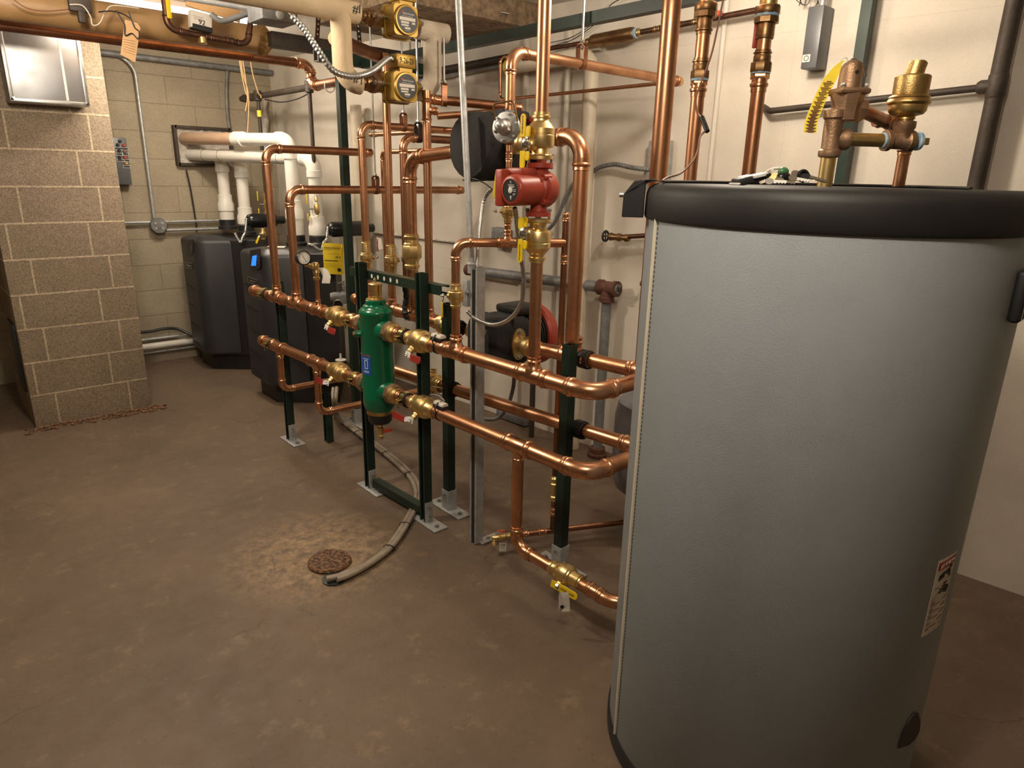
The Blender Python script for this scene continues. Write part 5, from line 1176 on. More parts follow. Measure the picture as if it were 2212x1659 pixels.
for rr, n in ((.02, 5), (.042, 10), (.063, 15)):
    for k in range(n): an = 2*math.pi*k/n+rr*30; mb.cyl(dc+V((math.cos(an)*rr, math.sin(an)*rr, .0165)), dc+V((math.cos(an)*rr, math.sin(an)*rr, .0176)), .0052, 10)
mb.obj('holes', 'black', t)
# ------------------------------------------------------------------ risers behind the tank
def ZD(u, v, P): # height on the vertical through P at image row v
    return min((z*.0025 for z in range(200, 1010)), key=lambda z: abs(PXL((P.x, P.y, z))[1]-v))
def vline(u0, v0, D): p = U(u0, v0, D=D); return V((p.x, p.y, 0))
A = vline(1436, 200, 2.02)
run('tank_riser', 'thick plain copper riser at the left behind the tank lid', [V((A.x, A.y, .95)), V((A.x, A.y, 2.425))], .027, group='copper risers behind the tank', n=28, elbows=False)
def ring(P, v0, v1, prof, mat, nm, par, n=24):
    z0, z1 = ZD(0, v1, P), ZD(0, v0, P); L = z1-z0
    return MB().lathe(V((P.x, P.y, z0)), Z_, [(r, t*L) for r, t in prof], n).obj(nm, mat, par)
def union_riser(label, P, r, segs):
    t = thing('tank_riser', label, 'pipe', V((P.x, P.y, 1.0)), 'copper risers behind the tank')
    MB().cyl(V((P.x, P.y, 1.0)), V((P.x, P.y, 2.425)), r, 28).obj('pipe', 'copper', t)
    for nm, v0, v1, rr, mat, n in segs:
        if n == 0: ring(P, v0, v1, [(r, 0), (r*1.1, 0), (r*1.1, .35), (r*1.28, .45), (r*1.28, .62), (r*1.1, .7), (r*1.1, 1), (r, 1)], mat, nm, t)
        else: ring(P, v0, v1, [(rr*r*.96, 0), (rr*r, .08), (rr*r, .92), (rr*r*.96, 1)], mat, nm, t, n)
    return t
B_ = vline(1508, 200, 2.10); rB = .0205
union_riser('copper riser with a bronze union and hex nuts, middle one behind the tank lid', B_, rB, [
    ('union_nut', 6, 24, 1.68, 'bronze', 8), ('thread_tape', 22, 28, 1.5, 'tape_blue', 24), ('union_nut', 24, 38, 1.66, 'bronze', 8), ('tailpiece', 36, 62, 1.12, 'bronze', 24), ('press_ring', 56, 74, 1, 'bronze', 0),
    ('press_ring', 126, 142, 1, 'bronze', 0), ('adapter', 140, 156, 1.15, 'bronze', 24), ('hex_nut', 152, 171, 1.35, 'bronze', 6), ('thread_tape', 170, 175, 1.3, 'tape_blue', 24), ('hex_nut', 174, 185, 1.22, 'copper_bright', 6), ('press_ring', 182, 210, 1, 'copper_bright', 0)])
C_ = vline(1640, 180, 2.10); rC = .0215
union_riser('copper riser with blue-taped bronze unions, rightmost behind the keys', C_, rC, [
    ('upper_pipe', -10, 16, 1.2, 'brass', 24), ('union_nut', 14, 32, 1.75, 'bronze', 8), ('thread_tape', 30, 38, 1.6, 'tape_blue', 24), ('union_nut', 37, 52, 1.72, 'bronze', 8), ('tailpiece', 50, 84, 1.25, 'bronze', 24), ('press_ring', 68, 84, 1, 'bronze', 0),
    ('press_ring', 108, 122, 1, 'bronze', 0), ('adapter', 120, 138, 1.2, 'bronze', 24), ('hex_nut', 136, 156, 1.5, 'bronze', 8), ('thread_tape', 155, 160, 1.35, 'tape_blue', 24), ('hex_nut', 159, 172, 1.32, 'copper_bright', 6), ('press_ring', 170, 200, 1, 'copper_bright', 0)])
# arrestor line along the wall
def onw(u, v, off): return U(u, v, W=off)
ar0, ar1 = onw(1265, 92, .10), onw(1382, 70, .10); ad = V((WB, 1, 0)).normalized()*-1
c = (ar0+ar1)/2; t = thing('shock_arrestor', 'fat bronze water hammer arrestor on the thin pipe along the white wall', 'arrestor', c)
L = (ar1-ar0).length; dA = (ar1-ar0).normalized()
MB().lathe(ar0, dA, [(.014, 0), (.018, .01), (.018, .02), (.014, .025), (.028, .04), (.031, .055), (.031, L-.05), (.027, L-.03), (.016, L-.02), (.02, L-.01), (.015, L)], 24).obj('body', 'bronze', t)
MB().lathe(ar1-dA*.03, dA, [(.022, 0), (.024, .003), (.024, .014), (.018, .018)], 18).obj('thread_tape', 'tape_blue', t)
MB().lathe(ar1-dA*.012, dA, [(.019, 0), (.02, .01), (.014, .02)], 18).obj('end_nut', 'brass', t)
e0, e1 = onw(1170, 108, .10), onw(1635, 22, .10)
run('wall_pipe', 'thin old copper pipe along the top of the white wall ending at the bronze unions', [e0, ar0], .011, mat='copper_old', fit='bronze', group='old copper pipes on the white wall', elbows=False)
run('wall_pipe', 'thin old copper pipe between the arrestor and the rightmost riser', [ar1, e1], .0125, mat='copper_old', fit='bronze', coups=[(ar1+(e1-ar1)*.17, dA), (ar1+(e1-ar1)*.36, dA), (ar1+(e1-ar1)*.52, dA)], group='old copper pipes on the white wall', elbows=False)
q = onw(1548, 30, .13); o = MB().box(q, (.03, .045, .02), bev=.005).obj('red_lever', 'red_bright'); tag(o, 'small red valve lever beside the middle bronze union', 'lever')
q = U(1633, 75, D=2.07); o = MB().box(q, (.012, .014, .075), bev=.003).obj('red_lever', 'handle_red'); tag(o, 'dark red lever hanging beside the rightmost bronze union', 'lever')
# dark brown pipes on the wall to the right
k0, k1 = onw(1662, 240, .05), onw(2152, 186, .05)
t = thing('iron_pipe', 'dark brown horizontal iron pipe crossing the white wall behind the relief valve', 'pipe', k0)
up0 = onw(1692, -5, .05)
MB().tube([onw(1640, 230, .04)+V((.04, 0, 0)), k0, k1], .013, 14, .03).obj('pipe', 'iron_dark', t)
k2, k3 = onw(2183, -8, .06), onw(2108, 400, .06); k2 = V((k3.x, k3.y, 2.42))
t = thing('iron_stack', 'thick dark brown iron stack standing at the right edge of the white wall', 'pipe', k3)
MB().cyl((k3.x, k3.y, 0.001), (k3.x, k3.y, 2.42), .028, 22).obj('pipe', 'iron_dark', t)
zb_ = onw(2160, 186, .06).z; MB().lathe(V((k3.x, k3.y, zb_-.06)), Z_, [(.028, .02), (.031, .028), (.031, .095), (.028, .10)], 22).obj('tee', 'iron_dark', t)
MB().lathe(V((k3.x, k3.y+.02, zb_)), Y_, [(.024, 0), (.024, .03), (.018, .04)], 16).obj('branch', 'iron_dark', t)
# green post and grey box on the wall
gp0 = onw(1818, 395, .04); 
post('tall green channel post standing against the white wall behind the relief valve', gp0.x-.005, gp0.y, 2.42, open_dir=(1, 0, 0), slot_dir=(0, -1, 0), slots=False, group=None)
bx0, bx1 = onw(1737, 80, .09), onw(1772, 80, .09); zt, zb = onw(1765, 12, .09).z, onw(1755, 147, .09).z
t = thing('relay_box', 'narrow grey control box hanging on the white wall left of the green post', 'box', ((bx0.x+bx1.x)/2+.045, (bx0.y+bx1.y)/2, zb))
ya, yb = bx1.y, bx0.y; xm = (bx0.x+bx1.x)/2
MB().box((xm+.043, (ya+yb)/2, (zt+zb)/2), (.086, abs(yb-ya), zt-zb), bev=.004).obj('box', 'box_grey', t)
pz = onw(1742, 126, .09); MB().box((xm-.001, (ya+yb)/2+.012, pz.z), (.002, .032, .028)).obj('sticker', 'paper', t)
MB().torus((xm-.0025, (ya+yb)/2+.012, pz.z), X_, .009, .0012).obj('sticker_print', 'ink', t)
MB().cyl((xm+.03, (ya+yb)/2-.01, zt), (xm+.03, (ya+yb)/2-.01, 2.42), .011, 12).obj('conduit', 'galvanized', t)
for i, dx in enumerate((0, .02, .012)): cable('thin_wire', ('thin black wire looping above the grey wall box, left', 'thin black wire looping above the grey wall box, middle', 'thin black wire looping above the grey wall box, right')[i], [V((xm+.05, yb+.02+dx, 2.41)), V((xm+.02, yb+.05-dx*2, zt+.02)), V((xm, yb+.02+dx*2, zt+.06-dx)), V((xm+.02, yb-.02, zt+.03)), V((xm+.03, yb-.03+dx, zt))], .0016, 'wire_black', 'wire', 'wires above the grey wall box')
# capillary wire to the aquastat
W1 = [U(1563, -5, D=1.95), U(1552, 50, D=1.93), U(1536, 120, D=1.9), U(1512, 185, D=1.86), U(1503, 215, D=1.84), U(1507, 245, D=1.82), U(1521, 258, D=1.80)]
cable('capillary_wire', 'thin brown cable hanging in front of the risers down to a taped splice', W1, .0028, 'wire_brown', 'wire')
o = MB().tube([U(1516, 253, D=1.80), U(1522, 268, D=1.79), U(1528, 284, D=1.78)], .0065, 10).obj('taped_splice', 'wire_black'); tag(o, 'black taped splice hanging on the brown cable before the risers', 'splice')
W2 = [U(1525, 282, D=1.785), U(1512, 296, D=1.76), U(1507, 325, D=1.73), U(1495, 350, D=1.70), U(1470, 374, D=1.66), U(1443, 383, D=1.60), U(1430, 391, D=1.575)]
cable('capillary_wire', 'thin brown cable running from the taped splice to the black aquastat', W2, .0028, 'wire_brown', 'wire')
lz = LZ+.0035
def lid(u, r_, dz=0):  # point on the lid at column u, r_ metres out from the camera
    d = ray(u, 395); h = V((d.x, d.y, 0)).normalized(); return V((h.x*r_, h.y*r_, lz+dz))
cable('black_cable', 'black cable lying across the tank lid', [lid(1432, 1.60), lid(1480, 1.72), lid(1560, 1.86), lid(1660, 1.97), lid(1790, 2.02), lid(1900, 2.0), lid(2000, 1.93), lid(2060, 1.85), lid(2100, 1.74)], .0035, 'wire_black')
# ------------------------------------------------------------------ relief valve group on the lid
NP = lid(1782, 1.66); NP = V((NP.x, NP.y, 0)); rN = .0155
zv = lambda v: ZD(0, v, NP)
t = thing('relief_tree', 'brass nipple and bronze tee standing on the tank lid', 'fitting', V((NP.x, NP.y, LZ)))
MB().cyl(V((NP.x, NP.y, LZ-.002)), V((NP.x, NP.y, zv(325))), rN, 24).obj('nipple', 'brass', t)
MB().lathe(V((NP.x, NP.y, zv(342))), Z_, [(rN, 0), (.021, .002), (.0225, .006), (.0225, .014), (.018, .018), (.019, .05), (.019, .075), (.0225, .079), (.0225, .094), (.018, .096)], 28).obj('tee', 'bronze_cast', t)
zb3 = zv(301); pl2 = U(1945, 301, D=1.48)
# branch runs level to the right in the image, square to the sight line
bd_ = V((.80, -.60, 0)).normalized(); 
MB().lathe(V((NP.x, NP.y, zb3)), bd_, [(.017, .008), (.019, .02), (.022, .024), (.022, .034), (.018, .036)], 28).obj('tee_branch', 'bronze_cast', t)
def atU(u): return min((V((NP.x, NP.y, zb3))+bd_*k*.001 for k in range(0, 400)), key=lambda p: abs(PXL(p)[0]-u))
n0, n1 = atU(1818), atU(1908); MB().cyl(n0, n1, .0135, 24).obj('branch_nipple', 'brass', t)
MB().lathe(n0-bd_*.004, bd_, [(.0145, 0), (.0165, .002), (.016, .006), (.014, .008)], 20).obj('thread_tape', 'tape_blue', t)
MB().lathe(n1-bd_*.004, bd_, [(.0145, 0), (.0165, .002), (.016, .006), (.014, .008)], 20).obj('thread_tape', 'tape_blue', t)
TVc = atU(1948)
t2 = thing('branch_tee', 'bronze tee with square brass plug carrying the air vent', 'fitting', TVc)
MB().lathe(atU(1909), bd_, [(.015, 0), (.0215, .001), (.0215, .010), (.017, .013), (.0175, .045), (.0215, .050), (.0215, .062), (.015, .064)], 28).obj('tee', 'bronze_cast', t2)
MB().lathe(TVc, Z_, [(.017, .004), (.0185, .02), (.022, .026), (.022, .038), (.016, .040)], 28).obj('tee_outlet', 'bronze_cast', t2)
pe_ = atU(1978); MB().lathe(pe_, bd_, [(.017, 0), (.019, .003), (.018, .009)], 20).obj('thread_tape', 'tape_blue', t2)
MB().box(pe_+bd_*.018, (.014, .014, .018), (V((bd_.y, -bd_.x, 0)), Z_, bd_), bev=.0015).obj('square_plug', 'brass', t2)
# brass vacuum relief on top
zt3 = TVc.z+.038
vz = lambda v: ZD(0, v, TVc)
t3 = thing('vacuum_relief', 'tall brass capped air vent on the right of the relief valve', 'valve', V((TVc.x, TVc.y, zt3)))
Lr = vz(248)
MB().lathe(V((TVc.x, TVc.y, 0)), Z_, [(.015, zt3), (.015, zt3+.004), (.018, zt3+.005), (.017, zt3+.012), (.0165, Lr-.004), (.031, Lr), (.036, Lr+.006), (.0365, vz(228)), (.0405, vz(225)), (.042, vz(222)), (.0405, vz(217)), (.038, vz(215)), (.0395, vz(212)), (.038, vz(209)), (.0335, vz(206)), (.034, vz(200)), (.034, vz(166)), (.0315, vz(162)), (.02, vz(161))], 40).obj('body', 'brass_cast', t3)
mb = MB(); c = V((TVc.x, TVc.y, vz(162))); h = vz(133)-vz(162)
rs = []
for i in range(5):
    f = i/4; rs.append([c+V((math.cos(2*math.pi*j/24)*.019+.004*f, math.sin(2*math.pi*j/24)*.019*(1-.1*f)-.004*f, h*f*(1-.22*f*max(0, math.cos(2*math.pi*j/24+.6)))) ) for j in range(24)])
mb.rings(rs); mb.obj('spout_cap', 'brass_cast', t3)
# temperature and pressure relief valve
t4 = thing('relief_valve', 'bronze temperature and pressure relief valve wearing a long yellow tag', 'valve', V((NP.x, NP.y, zv(262))))
def nz(v): return zv(v)
MB().lathe(V((NP.x, NP.y, nz(274))), Z_, [(.016, 0), (.0175, .002), (.017, nz(262)-nz(274))], 20).obj('thread_tape', 'tape_blue', t4)
OFF = V((.018, -.012, 0)); c = V((NP.x, NP.y, 0))+OFF
mb = MB(); mb.lathe(c, Z_, [(.024, nz(263)), (.027, nz(258)), (.027, nz(246)), (.029, nz(226)), (.033, nz(206)), (.033, nz(202))], 8, ph=.5); mb.obj('body', 'bronze_cast', t4)
mb = MB(); mb.box(c+Z_*(nz(198)), (.066, .066, nz(191)-nz(206)), (V((.8, -.6, 0)), V((.6, .8, 0)), Z_), bev=.006); mb.obj('flange', 'bronze_cast', t4)
for sx_ in (-1, 1):
    mb = MB(); bolt(mb, c+V((.8, -.6, 0))*.024*sx_-V((.6, .8, 0))*.020+Z_*nz(191), Z_, .005, False); mb.obj('flange_bolt', 'steel', t4)
MB().lathe(c, Z_, [(.0225, nz(196)), (.0225, nz(176)), (.0215, nz(150)), (.020, nz(138)), (.015, nz(132)), (.006, nz(129))], 28).obj('bonnet', 'bronze_cast', t4)
MB().cyl(c-V((.6, .8, 0)).normalized()*.0215+Z_*nz(157), c-V((.6, .8, 0)).normalized()*.0225+Z_*nz(157), .004, 10).obj('vent_hole', 'black', t4)
MB().tube([c+Z_*nz(133)+V((-.006, .004, 0)), c+Z_*nz(124), c+V((.02, -.015, nz(140))), c+V((.026, -.02, nz(165)))], .002, 8, .008).obj('test_lever', 'chrome', t4)
# outlet
od = V((.80, -.45, -.10)).normalized(); o0 = c+Z_*nz(232)+od*.02
MB().lathe(o0, od, [(.022, 0), (.024, .01), (.024, .018), (.017, .020)], 8).obj('outlet', 'bronze_cast', t4)
DPp = V((1, 0, 0)); d0 = o0+od*.02
dx_ = U(1950, 350, D=1.60); d1_ = V((dx_.x, dx_.y, 0))
dz_ = d0.z-.03
run('discharge_pipe', 'copper discharge pipe from the relief valve turning down behind the air vent', [d0, V((d1_.x, d1_.y, dz_)), V((d1_.x, d1_.y, LZ+.003))], .0135, coups=[(d0+(V((d1_.x, d1_.y, dz_))-d0)*.45, od)])
# yellow tag
tgp = [c+Z_*nz(128), U(1806, 150, D=1.42), U(1783, 190, D=1.42), U(1765, 230, D=1.42), U(1753, 262, D=1.42), U(1750, 287, D=1.42)]
tgp[0] = U(1824, 131, D=1.44)
P = spl(tgp, 6); rg = V((.8, -.6, 0)); mb = MB(); rs = []
for i, p in enumerate(P):
    w_ = .004+.010*min(1, i/9); rs.append([p-rg*w_, p+rg*w_, p+rg*w_+V((.0006, .0006, 0)), p-rg*w_+V((.0006, .0006, 0))])
t5 = thing('yellow_tag', 'long yellow warning tag hanging from the relief valve', 'tag', tgp[-1])
mb.rings(rs); mb.obj('strip', 'tag_yellow', t5)
mb = MB()
for i in range(10, len(P)-1):
    for f in (0, .5):
        p = P[i]*(1-f)+P[min(i+1, len(P)-1)]*f; dd_ = (P[min(i+1, len(P)-1)]-P[i-1]).normalized(); mb.box(p-V((.6, .8, 0))*.0012, (.022-.006*((i*2+int(f*2)) % 3), .0009, .0014), (rg, V((.6, .8, 0)), Z_))
mb.obj('print', 'ink_brown', t5)
mb = MB(); mb.torus(tgp[0], V((.7, .6, .3)), .006, .0015); mb.obj('tie', 'white', t5)
# ------------------------------------------------------------------ keys on the lid
rK = 1.47
def kp(u, v, r_=rK):
    d = ray(u, v); h = math.hypot(d.x, d.y); return V((0, 0, HC))+d*(r_/h)
t = thing('key_ring', 'bunch of keys with fobs lying on the tank lid', 'keys', V((kp(1690, 395).x, kp(1690, 395).y, LZ)))
kx = V((.84, -.54, 0)); ky = V((.54, .84, 0))
def fobbox(u, v, s, tilt, mat, nm, r_=rK, bev=.004):
    d = (kx+Z_*tilt).normalized(); return MB().box(kp(u, v, r_), s, (d, ky, ky.cross(d)*-1), bev=bev).obj(nm, mat, t)
fobbox(1622, 387, (.068, .034, .015), .22, 'black', 'car_fob')
fobbox(1614, 391, (.060, .036, .004), .22, 'foil_white', 'fob_trim', rK-.002, .001); fobbox(1612, 382, (.022, .036, .005), .22, 'foil_white', 'fob_trim', rK-.001, .001)
fobbox(1637, 379, (.030, .030, .006), .22, 'foil_white', 'fob_trim', rK-.002, .001); fobbox(1656, 381, (.014, .022, .012), .1, 'black_gloss', 'fob_clip')
MB().tube(spl([kp(1648, 381), kp(1655, 372), kp(1668, 365), kp(1684, 363)]), .0026, 8).obj('white_strap', 'wire_white', t)
MB().sphere(kp(1692, 371), .012, 16, (1.1, .8, .75)).obj('green_fob', 'green_plastic', t)
MB().sphere(kp(1692, 384), .0165, 16, (1.15, .8, .72)).obj('black_fob', 'black_gloss', t)
MB().torus(kp(1735, 380), -ky+Z_*.15, .0095, .0034, up=kx).obj('ring_head', 'black_gloss', t)
def key(u0, v0, u1, v1, mat, nm, hr=.010, r_=rK):
    a, b = kp(u0, v0, r_), kp(u1, v1, r_); d = (b-a).normalized(); up = (ky*-.75+Z_*.65); up = (up-d*up.dot(d)).normalized(); sd = d.cross(up); L = (b-a).length
    MB().lathe(a, up, [(hr, 0), (hr, .0024)], 22).obj('key_bow', nm, t)
    Q = [(hr*.7, -.004)]+[(L*.92, -.004), (L, 0)]+[(L-(L-hr)*.12*k, .0045 if k % 2 else .0015) for k in range(1, 8)]+[(hr*.7, .004)]
    MB().prism([a+d*x+sd*y for x, y in Q], up*.0022).obj('key_blade', mat, t)
key(1738, 380, 1786, 394, 'key_metal', 'black'); key(1712, 386, 1748, 393, 'foil_white', 'key_metal', .008, rK-.02); key(1672, 385, 1640, 396, 'key_metal', 'brass', .010, rK-.01); key(1683, 392, 1718, 397, 'key_metal', 'key_metal', .009, rK-.03); key(1662, 393, 1700, 395, 'foil_white', 'steel', .008, rK-.04); key(1718, 376, 1752, 384, 'brass', 'key_metal', .008, rK+.02)
MB().torus(kp(1675, 376), ky+kx*.3, .010, .0012).obj('ring', 'steel', t)
# ------------------------------------------------------------------ white wall: insulated pipe, waste pipe, boxes
w0, w1, w2 = onw(1105, 97, .12), onw(1262, 128, .10), onw(1250, 700, .10)
w1 = V((w2.x, w2.y, onw(1262, 118, .10).z)); yb5 = w2.y+.62
o = MB().tube([V((w2.x-.02, yb5, w1.z-.01)), w1, V((w2.x, w2.y, .002))], .038, 20, .08).obj('painted_pipe', 'painted_pipe'); tag(o, 'cream painted insulated pipe bending down the white wall, letter R on it', 'pipe')
t = o; text('R', .05, U(1253, 432, X=w2.x-.037)+V((-.004, 0, 0)), (0, -1, 0), Z_, 'ink_brown', o)
yl = MB().lathe(V((w2.x-.02, yb5, w1.z-.01)), Y_, [(.038, -.03), (.042, 0), (.02, .02)], 16).obj('torn_end', 'tag_yellow', o)
s0_, s1_ = U(1012, 583, X=2.735), U(1312, 622, X=2.79); zw = (s0_.z+s1_.z)/2
t = thing('waste_pipe', 'thick grey galvanised waste pipe with a rusty plugged tee low on the white wall', 'pipe', s1_)
MB().tube([s0_, s1_], .030, 20).obj('pipe', 'galvanized_dull', t)
dw = (s1_-s0_).normalized()
MB().lathe(s1_-dw*.06, dw, [(.031, 0), (.042, .006), (.042, .028), (.036, .034), (.036, .10), (.042, .106), (.042, .128), (.034, .13)], 24).obj('tee', 'rust', t)
MB().lathe(s1_, -Z_, [(.034, .01), (.036, .045), (.041, .05), (.041, .075), (.033, .078)], 24).obj('tee_outlet', 'rust', t)
MB().lathe(s1_+dw*.066, dw, [(.028, 0), (.028, .006), (.026, .009)], 24).obj('plug', 'galvanized_dull', t); MB().box(s1_+dw*.08, (.024, .016, .024), (dw, dw.cross(Z_), Z_), bev=.002).obj('plug_square', 'iron_dark', t)
MB().cyl(V((s1_.x, s1_.y, s1_.z-.07)), V((s1_.x, s1_.y, .001)), .0265, 20).obj('drop', 'galvanized_dull', t)
MB().lathe(V((s1_.x, s1_.y, .001)), Z_, [(.055, 0), (.055, .02), (.045, .026), (.045, .055), (.03, .06)], 24).obj('floor_ferrule', 'rust', t)
MB().lathe(s0_-dw*.01, dw, [(.036, 0), (.036, .05), (.031, .055)], 20).obj('collar', 'rust', t)
# dark standpipe behind the pump
q = U(1155, 700, X=2.70); o = MB().cyl((q.x, q.y, .002), (q.x, q.y, 2.05), .017, 14).obj('iron_riser', 'iron_dark'); tag(o, 'slim dark iron riser on the white wall behind the red pump', 'pipe')
# hose bib
hb0 = onw(1318, 511, .07); hd_ = V((WB, 1, 0)).normalized()
t = thing('hose_bib', 'old bronze hose tap with black wheel on the white wall left of the tank', 'tap', hb0)
MB().tube([onw(1410, 508, .07), hb0-hd_*.05], .012, 12).obj('pipe', 'copper_old', t)
MB().lathe(hb0-hd_*.12, hd_, [(.016, 0), (.02, .01), (.02, .02), (.014, .024), (.014, .05), (.021, .055), (.021, .07), (.015, .075), (.018, .10), (.022, .115), (.013, .13)], 16).obj('body', 'bronze', t)
MB().lathe(hb0-hd_*.02, hd_, [(.008, 0), (.008, .02), (.005, .022), (.005, .045)], 12).obj('stem', 'brass', t)
mb = MB(); wc = hb0+hd_*.03; mb.torus(wc, hd_, .026, .006); mb.cyl(wc-Z_*.026, wc+Z_*.026, .004, 8); mb.cyl(wc-X_*.026, wc+X_*.026, .004, 8); mb.obj('wheel', 'black', t)
q = onw(1385, 612, .05); o = MB().cyl(q, q-hd_*.2, .014, 14).obj('pipe_stub', 'copper_old'); tag(o, 'short capped copper stub on the white wall at the left edge of the tank', 'pipe')
# outlet boxes with conduits
jb = onw(1082, 513, .04); t = thing('outlet_box', 'grey outlet box with corner screws on the white wall behind the make-up pipe', 'box', jb)
MB().box(jb, (.06, .12, .12), bev=.008).obj('box', 'galvanized_dull', t)
mb = MB()
for dy in (-.04, .04):
    for dz in (-.04, .04): MB().cyl(jb+V((-.03, dy, dz)), jb+V((-.033, dy, dz)), .007, 10).obj('screw', 'galvanized', t)
jb2 = onw(1425, 350, .03); t = thing('outlet_box', 'flat grey switch box on the white wall behind the thick plain riser', 'box', jb2)
MB().box(jb2, (.055, .115, .20), bev=.006).obj('box', 'galvanized', t)
flex('wall_flex', 'dark flexible conduit bowing along the white wall to the switch box', [onw(1277, 372, .05), onw(1300, 360, .05), onw(1330, 355, .05), onw(1365, 362, .05), onw(1405, 367, .05)], .013, 'galvanized_dull', 'flexible conduits on the white wall', pitch=.016)
flex('wall_flex', 'dark flexible conduit slipping behind the wide copper elbow', [onw(1240, 395, .05), onw(1225, 420, .05), onw(1190, 490, .05), onw(1130, 520, .05), onw(1100, 515, .05)], .012, 'galvanized_dull', 'flexible conduits on the white wall', pitch=.016)
flex('wall_flex', 'dark cord drooping from the lower black pump to the floor', [U(1112, 800, X=2.1), U(1108, 840, X=2.15), U(1095, 880, X=2.15), U(1075, 903, X=2.15), U(1050, 905, X=2.1), U(1020, 895, X=2.05)], .011, 'galvanized_dull', 'flexible conduits on the white wall', pitch=.014)
t = thing('floor_box', 'low grey perforated metal box lying on the floor by the white wall', 'box', U(1125, 905, Z=0))
bq = U(1128, 912, Z=0); ax_ = (V((.085, -1, 0)).normalized(), V((1, .085, 0)).normalized(), Z_)
MB().box(bq+Z_*.035+V((.05, .05, 0)), (.26, .24, .055), ax_, bev=.004).obj('box', 'galvanized_dull', t)
for k in range(2):
    mb = MB()
    for i in range(4):
        for j in range(3): mb.box(bq+V((.05, .05, 0))+ax_[0]*.1305+ax_[1]*(-.08+.07*k+.012*i)+Z_*(.022+.011*j), (.0012, .006, .006), ax_)
    mb.obj('vent_holes', 'black', t)
MB().cyl(bq+V((.05, .05, .035))+ax_[0]*.129+ax_[1]*.085, bq+V((.05, .05, .035))+ax_[0]*.1315+ax_[1]*.085, .016, 16).obj('knockout', 'black', t)
# wall conduits (painted)
for i, u in enumerate((1131, 1218)):
    q = onw(u, 400, .015); o = MB().box((q.x, q.y, 1.2), (.03, .022, 2.3), bev=.004).obj('wall_batten', 'wall_paint'); tag(o, ('cream wall batten behind the yellow valve handles', 'cream wall batten beside the cream painted pipe')[i], 'batten', 'battens on the white wall')
q = onw(1540, 300, .012); o = MB().cyl((q.x, q.y, .002), (q.x, q.y, 2.42), .012, 12).obj('painted_conduit', 'wall_paint'); tag(o, 'cream painted vertical conduit on the white wall behind the middle riser', 'conduit')
a_, b_ = onw(805, 502, .015), onw(1020, 530, .015); o = MB().tube([V((WA+WB*a_.y-.015, a_.y, a_.z)), V((WA+WB*b_.y-.015, b_.y, a_.z))], .008, 10).obj('wall_wire', 'wool'); tag(o, 'thin painted wire running level along the white wall behind the risers', 'wire')
q = onw(780, 500, .09); o = MB().cyl((q.x, q.y, .002), (q.x, q.y, 2.0), .04, 16).obj('painted_pipe', 'painted_pipe'); tag(o, 'cream painted vertical pipe on the wall behind the leftmost valved riser', 'pipe')
# expansion tank peeping out
ec = U(1418, 980, D=2.95); t = thing('expansion_tank', 'blue-grey expansion tank peeping out behind the left edge of the big tank', 'tank', (ec.x, ec.y, 0))
rE = .19; zt6, zb6 = U(1400, 838, D=2.9).z, U(1400, 1118, D=2.85).z
MB().lathe(V((ec.x, ec.y, 0)), Z_, [(.03, zb6), (rE*.6, zb6+.02), (rE*.9, zb6+.07), (rE, zb6+.14), (rE, zt6-.12), (rE*.93, zt6-.05), (rE*.6, zt6-.012), (.03, zt6)], 40).obj('shell', 'expansion_grey', t)
MB().lathe(V((ec.x+.04, ec.y-.02, 0)), Z_, [(.08, .001), (.075, zb6+.03)], 24).obj('stand', 'expansion_grey', t)
# ------------------------------------------------------------------ overhead: gold circulators and insulation
YP = 2.66
def P2(u, v): return U(u, v, Y=YP)
RI = .040
def insul(label, paths, mat, group='canvas wrapped pipes', caps=()):
    t = thing('insulated_pipe', label, 'insulated pipe', paths[0][0][0], group)
    for i, (p, b) in enumerate(paths): MB().tube(p, RI, 24, b, 10).obj('wrap', mat, t, sharp=60)
    return t
aL0, aL1 = P2(612, 6), P2(781, 24); zL1 = (P2(735, 22)).z
vx = P2(738, 90).x; eb = P2(742, 176); e1 = P2(777, 182)
t = insul('cream canvas insulated pipe left of the gold pumps, marked #1', [([V((aL0.x-.3, YP, aL0.z+.01)), V((e1.x+.002, YP, zL1))], 0), ([V((vx, YP, zL1)), V((vx, YP, e1.z)), V((e1.x, YP, e1.z))], .075)], 'canvas')
ff_ = V((0, -1, 0))
text('#', .042, P2(757, 24)+ff_*(RI+.001), (.99, 0, -.12), Z_, 'ink', t); text('1', .046, P2(766, 24)+ff_*(RI+.001), (.99, 0, -.12), Z_, 'ink', t)
text('#', .036, P2(758, 174)+ff_*(RI+.001), (.99, 0, -.12), Z_, 'ink', t); text('1', .036, P2(770, 178)+ff_*(RI+.001), (.99, 0, -.12), Z_, 'ink', t)
r0, r1 = P2(899, 62), P2(963, 74); zr1 = P2(932, 68).z; vx2 = P2(934, 130).x; e2 = P2(902, 197)
insul('greyish canvas insulated pipe right of the gold pumps', [([V((r0.x, YP, zr1)), V((r1.x, YP, zr1))], 0), ([V((vx2, YP, zr1)), V((vx2, YP, e2.z)), V((e2.x, YP, e2.z))], .07)], 'canvas_grey')
